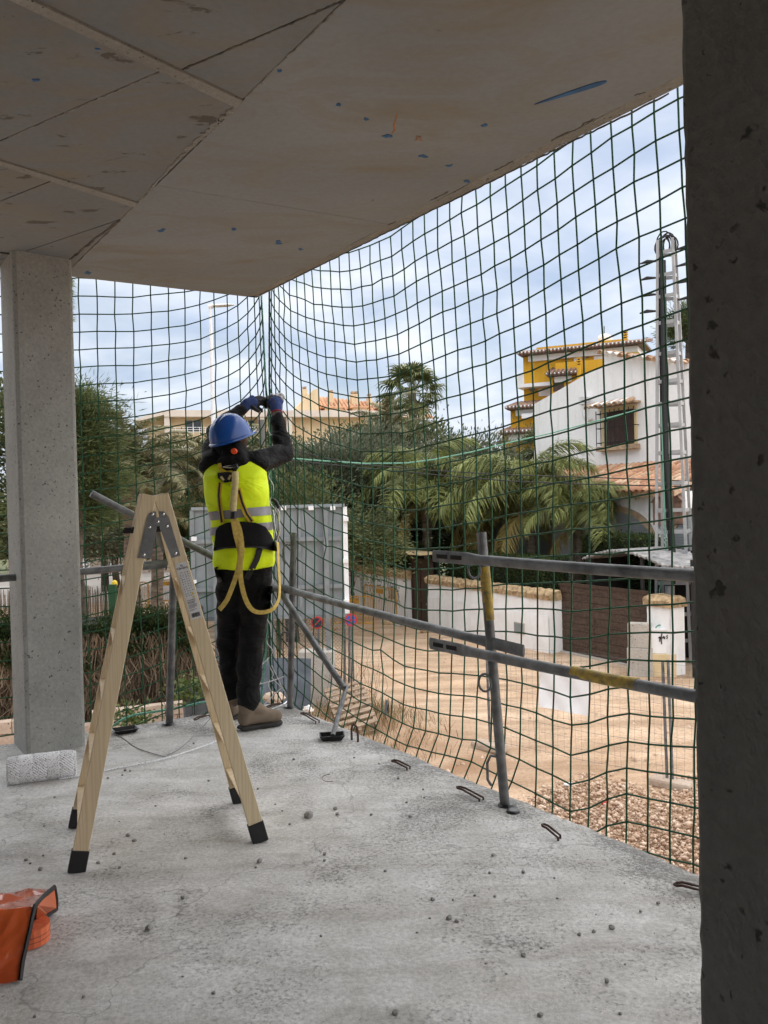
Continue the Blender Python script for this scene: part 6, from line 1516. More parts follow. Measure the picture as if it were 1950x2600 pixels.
pf = G(1287, 2046); ptop = D(1222, 1352, pf.y + 0.02)
p1 = post('leaning steel guard post with yellow band and two rails', pf, ptop, 0.0205, (0.68, 0.875), ((0.18, -1, -0.2),))
pf2 = G(734, 1797); post('steel guard post at the slab corner right of the worker', pf2, D(746, 1353, pf2.y - 0.02), 0.0195, None, ((0.93, -1, -0.1), (0.43, -1, -0.1)))
pf3 = G(427, 1840); post('speckled steel guard post behind the wooden ladder', pf3, D(441, 1440, pf3.y + 0.02), 0.022, None, ())
def rail(label, p, q, flat0=0.0, flat1=0.0, r=0.02, yellow=None, slot=False):
    t = thing('guard_rail', label, 'guardrail tube', p, 'guardrail tubes'); p, q = Vector(p), Vector(q); d = (q - p); L_ = d.length; d.normalize()
    pts, rs_, fl_ = [], [], []
    for s in [0] + ([flat0 * 0.6, flat0] if flat0 else []) + list(np.linspace(flat0 + 0.08, L_ - flat1 - 0.08, 12)) + ([L_ - flat1, L_ - flat1 * 0.6] if flat1 else []) + [L_]:
        isf = (flat0 and s <= flat0) or (flat1 and s >= L_ - flat1)
        pts.append(p + d * s + Vector((0, 0, -0.004 * math.sin(PI * s / L_)))); rs_.append(r); fl_.append((1.25, 0.30) if isf else (1, 1))
    mb = MB(); mb.tube(pts, rs_, 14, flat=fl_, up=(0, 0, 1)); mb.build('tube', M['steel'], t, smooth=True)
    if yellow:
        mb = MB(); mb.tube([p + d * L_ * yellow[0], p + d * L_ * (yellow[0] + yellow[1]) / 2 - UP * 0.003, p + d * L_ * yellow[1]], r + 0.0012, 14, up=(0, 0, 1)); mb.build('yellow_band', M['yellow_paint'], t, smooth=True)
    if slot:
        sd = d.cross(UP).normalized()
        for s0, s1 in ((0.03, 0.10), (0.12, 0.19)):
            for sg in (-1, 1):
                mb = MB(); c0, c1 = p + d * s0 + sd * sg * 0.0062 , p + d * s1 + sd * sg * 0.0062
                mb.obox(c0, c1, UP * 0.009, sd * 0.0006); mb.build('slot', M['dark'], t)
    return t
Yp = pf.y - 0.045
rail('upper guard rail running from the leaning post to the right column', D(1100, 1411, Yp + 0.19), D(1800, 1464, 2.52), 0.22, 0, 0.0205, None, True)
rail('long middle guard rail from corner post to the leaning post', D(716, 1493, pf2.y - 0.03), D(1330, 1653, Yp - 0.12), 0.16, 0.22)
rail('lower guard rail with yellow band on the right', D(1092, 1633, Yp + 0.24), D(1810, 1776, 2.48), 0.22, 0, 0.0205, (0.60, 0.80), True)
rail('sloping brace tube leaning from corner post towards the slab', D(714, 1505, pf2.y - 0.07), D(873, 1746, 4.86), 0, 0)
rail('thin weathered stake rising from the black floor box', D(880, 1742, 4.90), G(845, 1882) + UP * 0.03, 0, 0, 0.013)
rail('raised steel tube slanting behind the ladder to the corner', D(232, 1253, 4.55), D(712, 1500, pf2.y - 0.02), 0, 0)
rail('horizontal guard rail behind the left column and ladder', D(-120, 1478, 4.25), D(424, 1431, pf3.y - 0.03), 0, 0.12)
for f in (0.865, 0.455):
    pp = pf.lerp(ptop, f); c = []
    for k in range(14):
        a = 2 * PI * k / 13; c.append(pp + Vector((-0.045 + 0.026 * math.cos(a), -0.02 + 0.012 * math.sin(a), 0.034 * math.sin(a) + 0.0)))
    mb = MB(); mb.tube(c, 0.005, 6); o = mb.build('rail_clip', M['steel'], p1, smooth=True)

# ------------------------------------------------------------------ cast-in bits on the slab
def hook(label, A, B, h=0.05, r=0.0044, wide=0.013):
    a, b = G(*A), G(*B, h); d = (b - a); s = d.cross(UP).normalized() * wide; pts = [a - UP * 0.03 + s, a + s * 1.0 + UP * 0.012]
    for q in (0.35, 0.7, 0.92): pts.append(a.lerp(b, q) + s * (1 - 0.2 * q) + UP * 0.012 * math.sin(PI * q))
    pts += [b]
    for q in (0.92, 0.7, 0.35): pts.append(a.lerp(b, q) - s * (1 - 0.2 * q) + UP * 0.012 * math.sin(PI * q))
    pts += [a - s + UP * 0.012, a - UP * 0.03 - s]
    o = MB().tube(pts, r, 7).build('rebar_hook', M['rebar'], smooth=True); return tag(o, label, 'rebar hook', 'rebar hooks cast into the slab edge')
hook('flat black rebar hook behind the right ladder leg', (527, 1820), (494, 1828), 0.018)
hook('rebar hook directly right of the worker boot', (806, 1836), (764, 1810), 0.035)
hook('rebar hook halfway between floor box and near post', (1037, 1954), (995, 1931), 0.028)
hook('rebar hook just left of the leaning guard post', (1222, 2034), (1160, 1998), 0.028)
hook('rusty rebar hook standing right of the leaning post', (1420, 2132), (1376, 2094), 0.045)
hook('flat ring rebar hook half hidden by the right column', (1782, 2266), (1712, 2246), 0.012)
hook('flat dark rebar hook at the foot of the corner post', (714, 1790), (676, 1797), 0.015)
a, b = G(893, 1878), G(909, 1884); top = G(901, 1850, 0.085); top = (a + b) / 2 + UP * 0.085
tag(MB().tube([a - UP * 0.03, a + UP * 0.05, a.lerp(b, 0.15) + UP * 0.078, (a + b) / 2 + UP * 0.087, a.lerp(b, 0.85) + UP * 0.078, b + UP * 0.05, b - UP * 0.03], 0.006, 7).build('rebar_hook', M['rebar'], smooth=True), 'upright rebar hairpin next to the black floor box', 'rebar hook', 'rebar hooks cast into the slab edge')
def floor_box(label, c, w=0.075, h=0.035, rot=0.2):
    p = G(*c); t = thing('floor_box', label, 'socket box', p); R_ = Matrix.Rotation(rot, 3, 'Z')
    def q(x, y, z): return p + R_ @ Vector((x, y, z))
    mb = MB()
    for (x0, y0), (x1, y1) in (((-1, -.7), (1, -.7)), ((1, -.7), (1, .7)), ((1, .7), (-1, .7)), ((-1, .7), (-1, -.7))):
        mb.box8([q(x0 * w * .7, y0 * w * .7, 0.0), q(x1 * w * .7, y1 * w * .7, 0), q(x1 * w * .64, y1 * w * .64, 0), q(x0 * w * .64, y0 * w * .64, 0), q(x0 * w, y0 * w, h), q(x1 * w, y1 * w, h), q(x1 * w * .94, y1 * w * .94, h), q(x0 * w * .94, y0 * w * .94, h)])
    mb.build('sides', M['black_plastic'], t); mb = MB(); mb.box8([q(x * w * .7, y * w * .5, z) for z in (0.001, 0.004) for x, y in ((-1, -1), (1, -1), (1, 1), (-1, 1))]); mb.build('base', M['black_plastic'], t)
    return t
floor_box('black plastic floor box holding the thin stake', (843, 1878), 0.068, 0.03, 0.1)
floor_box('black plastic tray on the slab behind the ladder leg', (318, 1860), 0.068, 0.025, 0.5)
c = G(1303, 2062); tag(MB().tube([c, c + UP * 0.008], [0.028, 0.026], 18).tube([c + UP * 0.008, c + UP * 0.011], [0.026, 0.022], 18).build('plastic_disc', M['black_plastic']), 'round black plastic cap lying by the leaning post foot', 'cap')

# ------------------------------------------------------------------ ladder
nL, nR, fL, fR = G(194, 2214), G(662, 2138), G(193, 2101), G(610, 2038)
WDIR = ((fL - nL) + (fR - nR)).normalized()
apn = D(393, 1256, 3.02); apf = D(384, 1257, 3.34); WT = (apf - apn).length
pl_n = (nR - nL).cross(apn - nL).normalized()
if pl_n.dot(EYE - nL) < 0: pl_n = -pl_n
pdir = (nR - nL).normalized()
ld = thing('step_ladder', 'pale pine double sided step ladder with black rubber feet', 'ladder', (nL + nR + fL + fR) / 4)
HWD, HTH = 0.0265, 0.0125
legs = {}
for key, foot, sgn, dep in (('nl', nL, -1, 0), ('nr', nR, 1, 0), ('fl', fL, -1, 1), ('fr', fR, 1, 1)):
    back = pl_n * (-0.005 if sgn > 0 else 0.0); foot = foot + back; top = (apf if dep else apn) + pdir * sgn * 0.0215 + back
    ax_ = (top - foot).normalized(); side_ = ax_.cross(pl_n).normalized() * HWD; th = ax_.cross(side_).normalized() * HTH
    legs[key] = (foot, top, ax_, side_, th)
    mb = MB(); mb.obox(foot + ax_ * 0.02, top, side_, th); mb.build('stile', M['pine'], ld, bevel=0.0025)
    mb = MB(); mb.obox(foot + ax_ * 0.0, foot + ax_ * 0.078, side_ * 1.14, th * 1.35); ft_ = mb.build('rubber_foot', M['black_rubber'], ld, bevel=0.004)
for fa, fb_, sgn, fr_ in (('nl', 'fl', -1, (0.755, 0.60, 0.445, 0.285, 0.125)), ('nr', 'fr', 1, (0.74, 0.585, 0.43, 0.27, 0.115))):
    A, B = legs[fa], legs[fb_]
    for t_ in fr_:
        pa, pb = A[0].lerp(A[1], t_), B[0].lerp(B[1], t_); o = pdir * sgn; dn = -A[2]
        q = pa; wv = pb - pa
        mb = MB(); prof = [o * 0.028 + UP * 0.006, o * 0.027 - UP * 0.006, dn * 0.075 + o * 0.006, -o * 0.026 + UP * 0.004, -o * 0.026 + UP * 0.008]
        mb.prism([q + v + wv.normalized() * HTH for v in prof], wv * (1 - 2 * HTH / wv.length)); mb.build('step', M['pine_end'], ld, bevel=0.003)
def on_plane(x, y, p0, n):
    d = ray(x, y); return EYE + d * ((p0 - EYE).dot(n) / d.dot(n))
Z8 = lambda x, y: (x * 0.3616, 1200 + y * 0.3616)
face0 = nL + pl_n * (HTH + 0.0015)
for poly in ([(1036, 312), (1052, 282), (1095, 272), (1100, 392), (1062, 600), (968, 600)], [(1114, 271), (1152, 272), (1186, 312), (1266, 582), (1204, 600), (1122, 392)]):
    pts = [on_plane(*Z8(*p), face0, pl_n) for p in poly]
    mb = MB(); mb.prism(pts, pl_n * 0.002); hp = mb.build('hinge_plate', M['hinge'], ld)
    mb = MB(); mb.prism([p - WDIR * 0 + (WDIR * (WT + 0.04)) for p in pts], pl_n * 0.002); mb.build('hinge_plate', M['hinge'], ld)
mb = MB(); c = on_plane(*Z8(1107, 345), face0, pl_n); mb.tube([c, c + pl_n * 0.005], 0.0165, 22); mb.build('hinge_disc', M['hinge'], ld)
for x, y in ((1070, 293), (1145, 291), (1050, 382), (1172, 376), (1010, 577), (1232, 566), (1107, 345)):
    c = on_plane(*Z8(x, y), face0, pl_n) + pl_n * (0.0055 if x == 1107 else 0.002); mb = MB(); mb.tube([c, c + pl_n * 0.002, c + pl_n * 0.0035], [0.0062, 0.005, 0.002], 12); mb.build('rivet', M['rivet'], ld, smooth=True)
mb = MB(); pa, pb = D(318, 1347, 3.28), D(416, 1342, 3.3); mb.obox(pa, pb, UP * 0.012, Vector((0, 0.02, 0))); mb.obox(pa + Vector((-0.004, 0, -0.002)), pa + Vector((0.03, 0, 0.008)), UP * 0.006, Vector((0, 0.022, 0))); mb.build('tool_strap', M['black_rubber'], ld, bevel=0.003)
# sticker on the right stile
A = legs['nr']; sp0 = A[0] + pl_n * (HTH + 0.0006)
SQ = [on_plane(*Z8(*p), sp0, pl_n) for p in ((1230, 642), (1306, 622), (1422, 1012), (1345, 1034))]
M['sticker'] = basic('white_sticker', (0.62, 0.62, 0.63), 0.45, var=0.02); M['ink'] = basic('black_ink', (0.02, 0.02, 0.022), 0.6)
M['hazard'] = basic('hazard_yellow', (0.70, 0.55, 0.03), 0.5)
stk = MB().prism(SQ, pl_n * 0.0004).build('sticker', M['sticker'], ld)
def su(u, v, h=0.0008): return (SQ[0] * (1 - u) + SQ[1] * u) * (1 - v) + (SQ[3] * (1 - u) + SQ[2] * u) * v + pl_n * h
sw = (SQ[1] - SQ[0]).length; sl_ = (SQ[3] - SQ[0]).length
text_mesh('Climent', 0.0125, lambda x, y, z: su(0.5 + x / sw, 0.115 - y / sl_, 0.0007 + z), M['ink'], stk)
mb = MB()
def mark(u, v, w_, h_, m=mb): m.prism([su(u, v), su(u + w_, v), su(u + w_, v + h_), su(u, v + h_)], pl_n * 0.0002)
for k in range(16):
    a0_, a1_ = 2 * PI * k / 20, 2 * PI * (k + 0.9) / 20
    mb.prism([su(0.5 + math.cos(a) * rr * 0.9, 0.055 + math.sin(a) * rr * 0.9 * sw / sl_) for a, rr in ((a0_, 0.10), (a1_, 0.10), (a1_, 0.13), (a0_, 0.13))], pl_n * 0.0002)
mark(0.45, 0.045, 0.1, 0.006); mark(0.52, 0.058, 0.06, 0.006)
rr_ = random.Random(2)
for i in range(4):
    for j in range(11):
        u, v = 0.08 + 0.22 * i + rr_.uniform(-.01, .03), 0.16 + 0.041 * j
        if i == 3 and j > 8: continue
        for _ in range(3): mark(u + rr_.uniform(0, 0.1), v + rr_.uniform(0, 0.02), rr_.uniform(0.02, 0.07), rr_.uniform(0.004, 0.012))
for v, uw in ((0.66, 0.8), (0.69, 0.75), (0.71, 0.7), (0.74, 0.84), (0.755, 0.84), (0.77, 0.8), (0.785, 0.84), (0.80, 0.6), (0.83, 0.7), (0.845, 0.5)):
    u = 0.08
    while u < uw: w_ = rr_.uniform(0.03, 0.11); mark(u, v, w_, 0.006 if v > 0.73 else 0.011); u += w_ + 0.02
u = 0.12
while u < 0.88: w_ = rr_.choice((0.01, 0.02, 0.035)); mark(u, 0.895, w_, 0.075); u += w_ + rr_.choice((0.012, 0.022))
mb.build('print', M['ink'], stk)
for v in (0.545, 0.605):
    mb = MB(); mb.prism([su(0.62, v + 0.035), su(0.90, v + 0.035), su(0.76, v - 0.01)], pl_n * 0.0003); tr_ = mb.build('warning_triangle', M['hazard'], stk)

# ------------------------------------------------------------------ rope reel, cords, bag, pebbles
ra, rb = G(20, 1990), G(192, 1965); rad = 0.058
ra = ra + UP * rad; rb = rb + UP * (rad - 0.006)
ax_ = (rb - ra).normalized(); L_ = (rb - ra).length; e1 = UP - ax_ * UP.dot(ax_); e1.normalize(); e2 = ax_.cross(e1)
rl = thing('rope_reel', 'reel of white black flecked rope lying by the column', 'rope reel', (ra + rb) / 2 - UP * rad)
def flecked():
    m, t, p = nm('flecked_rope'); v = coords(t)
    vo = t.nodes.new('ShaderNodeTexVoronoi'); vo.inputs['Scale'].default_value = 120; t.links.new(v, vo.inputs['Vector'])
    k = ramp(t, vo.outputs['Distance'], [(0.20, (0.04, 0.045, 0.07)), (0.27, (0.86, 0.86, 0.88))]); t.links.new(k.outputs[0], p.inputs['Base Color']); p.inputs['Roughness'].default_value = 0.85
    n = noise(t, 300, 2, vec=v); bump(t, p, n.outputs['Fac'], 0.3); return m
M['fleck'] = flecked()
mb = MB(); n = 30
for fam in (1, -1):
    for k in range(n):
        pts = []; m = 40
        for i in range(m + 1):
            s = i / m; zig = abs(((s * 2.0 + k / n) % 1.0) * 2 - 1)
            sx = s; ph = 2 * PI * k / n + fam * 4.2 * s; rr = rad * (1.0 + 0.055 * fam * (1 if math.sin(s * PI * 5.0 + 0.5) > 0 else -1) + 0.012 * math.sin(k * 2.3)) * (1 - 0.12 * (abs(s - 0.5) * 2) ** 8)
            pts.append(ra + ax_ * (L_ * s) + (e1 * math.cos(ph) + e2 * math.sin(ph)) * rr)
        mb.tube(pts, 0.0056, 6)
mb.build('wound_rope', M['fleck'], rl, smooth=True)
mb = MB(); rings = []
for s, rr in ((-0.004, rad * 0.95), (-0.004, 0.022), (L_ * 0.3, 0.022)): rings.append([ra + ax_ * s + (e1 * math.cos(q) + e2 * math.sin(q)) * rr for q in [2 * PI * k / 24 for k in range(24)]])
mb.rings(rings, False, True); mb.tube([ra + ax_ * 0.003, rb - ax_ * 0.003], rad * 0.96, 24); mb.build('core', M['white_cord'], rl, smooth=True)
def floor_cord(name, pts, r, mat, label):
    P_ = [G(x, y, r + z) for x, y, z in pts]; out = []
    for i in range(len(P_) - 1):
        p0, p1, p2, p3 = P_[max(0, i - 1)], P_[i], P_[i + 1], P_[min(len(P_) - 1, i + 2)]
        for q in range(10):
            t_ = q / 10; out.append(0.5 * ((2 * p1) + (p2 - p0) * t_ + (2 * p0 - 5 * p1 + 4 * p2 - p3) * t_ ** 2 + (3 * p1 - p0 - 3 * p2 + p3) * t_ ** 3))
    out.append(P_[-1]); o = MB().tube(out, r, 6).build(name, mat, smooth=True); return tag(o, label, 'cord')
floor_cord('loose_rope', [(150, 1978, 0), (205, 1969, 0), (300, 1950, 0), (400, 1930, 0), (470, 1910, 0), (553, 1880, 0), (600, 1852, 0), (640, 1820, 0), (716, 1790, 0.0), (735, 1772, 0.01)], 0.004, M['fleck'], 'white flecked rope trailing from reel across the slab')
floor_cord('grey_cord', [(270, 1846, 0.01), (288, 1858, 0.004), (320, 1880, 0), (350, 1900, 0), (410, 1919, 0), (425, 1917, 0), (460, 1898, 0.006), (510, 1850, 0.02), (545, 1812, 0.03)], 0.0025, basic('grey_string', (0.30, 0.29, 0.29), 0.9), 'thin grey string looped on the slab under the ladder')
floor_cord('wire_bit', [(838, 1965, 0.01), (822, 1970, 0.002), (818, 1978, 0), (828, 1984, 0), (846, 1984, 0)], 0.0012, M['rebar'], 'little bent tie wire lying on the slab')
# pebbles
peb = [(x * .482, 1850 + y * .482, s) for x, y, s in ((675, 568, 1.0), (707, 597, 1.0), (602, 665, .8), (517, 712, .8), (212, 744, .9), (137, 695, .7), (228, 671, .5), (160, 712, .5), (977, 687, .7), (1367, 703, 1.1), (1348, 733, .5), (962, 895, .8), (1527, 506, .7), (660, 222, .9), (686, 225, .7), (568, 263, .7), (645, 247, .6), (1100, 278, .7), (820, 410, .5), (628, 492, .4), (1487, 436, .5), (1358, 320, .6), (1450, 402, .5), (440, 1415, .5), (183, 1520, .5), (1125, 1397, .6), (963, 1310, .4), (1548, 165, .8), (1020, 80, .7), (232, 516, .5), (630, 735, .6), (288, 365, .7))]
peb += [(800 + x * .603, 1900 + y * .603, s) for x, y, s in ((85, 258, 1.0), (93, 280, .9), (237, 282, .7), (40, 448, .8), (40, 475, .6), (400, 290, .8), (750, 453, .8), (877, 525, .8), (735, 527, .6), (1008, 548, .5), (495, 640, .8), (597, 733, .8), (483, 718, .5), (673, 622, .5), (757, 627, .6), (1020, 635, .5), (1250, 760, 1.0), (1175, 775, .7), (1113, 787, .7), (878, 877, .9), (953, 843, .5), (720, 912, .6), (1230, 985, .8), (805, 955, .5), (1305, 912, .4), (1285, 1120, .5), (948, 1128, .8), (455, 175, .6), (385, 230, .6), (350, 128, .6), (270, 68, .6), (165, 42, .7), (25, 793, .5), (295, 520, .6), (460, 210, .5), (1445, 655, .7), (1370, 690, .6), (430, 780, .5), (580, 640, .4))]
big_peb = [(1627 * .482, 1850 + 467 * .482, 2.1, 'largest grey stone chip on the slab right of the ladder'), (785 * .482, 1850 + 1058 * .482, 1.3, 'grey stone chip alone on the slab below the ladder'), (800 + 340 * .603, 1900 + 1120 * .603, 1.1, 'grey stone chip near the bottom middle of the slab'), (800 + 565 * .603, 1900 + 720 * .603, 1.1, 'rounded stone chip in the middle of open slab')]
pm_ = []
for k in range(5):
    bm = bmesh.new(); bmesh.ops.create_icosphere(bm, subdivisions=2, radius=1.0); r_ = random.Random(k)
    for v in bm.verts: v.co = Vector((v.co.x * 1.1, v.co.y * 0.95, v.co.z * 0.8)) * (1 + 0.22 * math.sin(v.co.x * 4 + k) * math.sin(v.co.y * 5 + 2 * k) + r_.uniform(-0.07, 0.07))
    me = bpy.data.meshes.new('pebble'); bm.to_mesh(me); bm.free(); me.materials.append(M['pebble']); pm_.append(me)
def pebble(x, y, s, label, group=None):
    o = bpy.data.objects.new('pebble', pm_[random.randrange(5)]); COL.objects.link(o); p = G(x, y); r_ = 0.0085 * s
    o.location = p + UP * r_ * 0.55; o.scale = (r_, r_, r_); o.rotation_euler = (0, 0, random.uniform(0, 6)); tag(o, label, 'pebble', group)
for x, y, s in peb: pebble(x, y, s, 'small loose grey pebble lying on the concrete slab', 'loose pebbles on the slab')
for x, y, s, lab in big_peb: pebble(x, y, s, lab)
V = []; Fq = []
for k in range(2600):
    a, b = random.uniform(0.02, 6.5), random.uniform(0.02, 4.5)
    if random.random() < 0.45: 
        if random.random() < 0.5: a = abs(random.gauss(0, 0.25)) + 0.02
        else: b = abs(random.gauss(0, 0.22)) + 0.02
    p = AB(a, b, 0.001); r_ = random.uniform(0.0012, 0.0042); bb = len(V)
    V += [tuple(p + Vector(q) * r_) for q in ((1, 0, 0), (-.5, .8, 0), (-.6, -.8, 0), (.1, 0, 1.0))]; Fq += [(bb, bb + 1, bb + 3), (bb + 1, bb + 2, bb + 3), (bb + 2, bb, bb + 3)]
tag(np_mesh('grit', V, Fq, M['pebble']), 'fine grey grit scattered over the slab', 'grit', kind='stuff')

# orange vinyl bag and strap roll
def vinyl():
    m, t, p = nm('orange_vinyl'); v = coords(t); n = noise(t, 6, 3, vec=v)
    k = ramp(t, n.outputs['Fac'], [(0.3, (0.48, 0.065, 0.016)), (0.7, (0.64, 0.115, 0.026))]); t.links.new(k.outputs[0], p.inputs['Base Color']); p.inputs['Roughness'].default_value = 0.16; p.inputs['Specular IOR Level'].default_value = 0.6
    p.inputs['Coat Weight'].default_value = 0.6; p.inputs['Coat Roughness'].default_value = 0.08
    n2 = noise(t, 4, 2, vec=v, dist=1.6); bump(t, p, n2.outputs['Fac'], 0.55, 0.06); return m
M['vinyl'] = vinyl(); M['orange_in'] = basic('orange_lining', (0.62, 0.14, 0.045), 0.4, var=0.08, scale=8); M['strap'] = basic('orange_webbing', (0.72, 0.16, 0.06), 0.75, var=0.08, scale=90)
bag = thing('vinyl_bag', 'glossy orange vinyl bag with black piping at lower left', 'bag', G(10, 2500))
Ff = G(52, 2492); Bf = G(143, 2318); 
rim = [Ff + UP * 0.004, D(58, 2440, Ff.y + 0.03), D(75, 2365, Ff.y + 0.07), D(88, 2302, Ff.y + 0.10), D(115, 2272, Ff.y + 0.26), D(138, 2253, Bf.y - 0.01), D(143, 2285, Bf.y), D(143, 2308, Bf.y - 0.005), D(120, 2324, Bf.y - 0.06), D(92, 2335, Bf.y - 0.14)]
outl = rim[:6]; left = Vector((-1.0, -0.42, 0))
m_, n_ = 26, 22; V = []; Fq = []
def cat(pts, t_):
    f_ = t_ * (len(pts) - 1); i = min(int(f_), len(pts) - 2); return pts[i].lerp(pts[i + 1], f_ - i)
profile = outl + [Bf + UP * 0.0]
for i in range(n_ + 1):
    s = i / n_ * 0.75
    for j in range(m_ + 1):
        p = cat(profile, j / m_); sc_ = 1 + 0.25 * math.sin(PI * min(1, s * 1.1)) * (1 if p.z > 0.03 else 0)
        wv = 0.014 * math.sin(j * 0.9 + s * 21) * math.sin(s * 17 + j * 0.35) + 0.006 * math.sin(j * 2.3 - s * 40)
        V.append((p.x + left.x * s, p.y + left.y * s + wv * 0.8 * min(1, s * 8), max(0.002, p.z * sc_ + wv * min(1, s * 8) - 0.03 * s * (p.z > 0.05))))
for i in range(n_):
    for j in range(m_): Fq.append((i * (m_ + 1) + j, (i + 1) * (m_ + 1) + j, (i + 1) * (m_ + 1) + j + 1, i * (m_ + 1) + j + 1))
np_mesh('body', V, Fq, M['vinyl'], bag, smooth=True)
MB().tube(rim[:6], 0.0085, 8, flat=(1, 0.7)).build('piping', M['black_rubber'], bag, smooth=True)
MB().tube(rim[5:] + [rim[9] + Vector((-0.03, -0.05, -0.01))], 0.0068, 8).build('piping', M['black_rubber'], bag, smooth=True)
mb = MB(); mb.add([rim[3] + Vector((0.004, 0.01, -0.004)), rim[4] + Vector((0, 0.01, -0.004)), rim[5], rim[6], rim[7], rim[8], rim[9]], [(0, 1, 5, 6), (1, 2, 3, 5), (3, 4, 5)]); mb.prism([rim[3] + Vector((0.004, 0.016, -0.004)), rim[4] + Vector((0, 0.016, -0.004)), rim[5] + Vector((0, .006, 0)), rim[7] + Vector((0, .006, 0)), rim[9] + Vector((0, .006, 0))], (0, 0.002, 0)); mb.build('inner_lining', M['orange_in'], bag)
sc0 = G(60, 2400); sr = thing('strap_roll', 'rolled orange ratchet strap webbing sticking out of bag', 'strap', sc0)
pts = []; mb = MB(); hgt = 0.05; prev = None; rings = []
cen = sc0 + Vector((0.0, 0.02, 0.0))
for k in range(330):
    a = k * 0.33; r_ = 0.012 + 0.0005 * a; p = cen + Vector((math.cos(a) * r_ , math.sin(a) * r_ * 0.9, 0.002)); nrm_ = Vector((math.cos(a), math.sin(a), 0)) * 0.0013
    rings.append([p - nrm_, p + nrm_, p + nrm_ + UP * hgt, p - nrm_ + UP * hgt])
mb.rings(rings); mb.build('webbing', M['strap'], sr)
for h_ in (0.018, 0.032):
    mb = MB(); last = [cen + Vector((math.cos(k * 0.33) * (0.0137 + 0.0005 * k * 0.33), math.sin(k * 0.33) * (0.0137 + 0.0005 * k * 0.33) * 0.9, h_)) for k in range(310, 330)]; mb.tube(last, 0.0008, 4); mb.build('stitching', M['ink'], sr)
# ------------------------------------------------------------------ the worker
WY = 4.62
def W_(x, y, dy=0.0): return D(x, y, WY + dy)
def capsule(mb, p0, r0, p1, r1, n=14):
    mb.tube([p0, Vector(p0).lerp(Vector(p1), 0.5), p1], [r0, (r0 + r1) / 2, r1], n); mb.ball(p0, r0, n, 8); mb.ball(p1, r1, n, 8)
def chain(mb, pts):
    for (p0, r0), (p1, r1) in zip(pts[:-1], pts[1:]): capsule(mb, p0, r0, p1, r1)
def fuse(name, mb, mat, parent, voxel=0.010, sm=6, wrinkle=0.0, wk=30.0, seed=0.0):
    me = bpy.data.meshes.new('tmp'); me.from_pydata(mb.v, [], mb.f)
    bm = bmesh.new(); bm.from_mesh(me); bmesh.ops.recalc_face_normals(bm, faces=bm.faces); bm.to_mesh(me); bm.free()
    o = bpy.data.objects.new('tmp', me); COL.objects.link(o)
    m1 = o.modifiers.new('r', 'REMESH'); m1.mode = 'VOXEL'; m1.voxel_size = voxel
    m2 = o.modifiers.new('s', 'SMOOTH'); m2.factor = 0.6; m2.iterations = sm
    dg = bpy.context.evaluated_depsgraph_get(); dg.update()
    res = bpy.data.meshes.new_from_object(o.evaluated_get(dg)); bpy.data.objects.remove(o); bpy.data.meshes.remove(me)
    res.name = name
    nv = len(res.vertices); co = np.empty(nv * 3); res.vertices.foreach_get('co', co); co = co.reshape(-1, 3)
    if wrinkle:
        no = np.empty(nv * 3); res.vertices.foreach_get('normal', no); no = no.reshape(-1, 3)
        x, y, z = co.T
        d = np.sin(z * wk + 2.2 * np.sin(x * 17 + seed) + seed) * np.sin(x * wk * 0.6 + y * wk * 0.5 + 1.7 * np.sin(z * 11)) + 0.5 * np.sin(z * wk * 2.1 + x * 31 - y * 23 + 2 * seed)
        res.vertices.foreach_set('co', (co + no * (d * wrinkle)[:, None]).ravel())
    for p in res.polygons: p.use_smooth = True
    res.update(); res.materials.clear()
    return add_mesh(name, res, mat, parent)
def cloth(name, col, var=0.12, rough=0.85, bs=0.25, bscale=260, fold=0.8, fs_=4):
    m, t, p = nm(name); v = coords(t); n = noise(t, 4, 4, vec=v); f = noise(t, bscale, 3, vec=v); w_ = noise(t, fs_, 3, vec=coords(t, scale=(1, 1, 2.2)), dist=1.6)
    r = ramp(t, n.outputs['Fac'], [(0.3, tuple(c * (1 - var) for c in col)), (0.7, tuple(min(1, c * (1 + var)) for c in col))]); t.links.new(r.outputs[0], p.inputs['Base Color']); p.inputs['Roughness'].default_value = rough
    p.inputs['Specular IOR Level'].default_value = 0.2
    b1 = t.nodes.new('ShaderNodeBump'); b1.inputs['Strength'].default_value = fold; b1.inputs['Distance'].default_value = 0.05; t.links.new(w_.outputs['Fac'], b1.inputs['Height'])
    b2 = t.nodes.new('ShaderNodeBump'); b2.inputs['Strength'].default_value = bs; b2.inputs['Distance'].default_value = 0.002; t.links.new(f.outputs['Fac'], b2.inputs['Height']); t.links.new(b1.outputs[0], b2.inputs['Normal']); t.links.new(b2.outputs[0], p.inputs['Normal'])
    return m
M['skin'] = basic('dark_skin', (0.085, 0.045, 0.030), 0.5, var=0.1, scale=20)
M['jacket'] = cloth('black_jacket', (0.0045, 0.0045, 0.005), 0.12, 0.75); M['trousers'] = cloth('black_work_trousers', (0.005, 0.005, 0.0055), 0.12, 0.75)
M['vest'] = cloth('hi_vis_yellow', (0.72, 0.92, 0.015), 0.06, 0.6, 0.15, 300, 0.55, 2.6); M['reflect'] = basic('reflective_tape', (0.26, 0.25, 0.27), 0.45, 0.2, var=0.08, scale=20)
M['helmet'] = basic('blue_helmet_shell', (0.010, 0.075, 0.33), 0.22, var=0.06, scale=6); M['glove'] = cloth('blue_knit_glove', (0.045, 0.07, 0.19), 0.12, 0.9, 0.4, 400, 0.2)
M['glove_blk'] = basic('black_nitrile', (0.012, 0.012, 0.013), 0.6); M['red_trim'] = basic('red_cuff', (0.45, 0.03, 0.04), 0.8)
M['boot'] = cloth('taupe_suede', (0.20, 0.155, 0.115), 0.12, 0.9, 0.4, 200, 0.2); M['sole'] = basic('dark_sole', (0.035, 0.033, 0.031), 0.8)
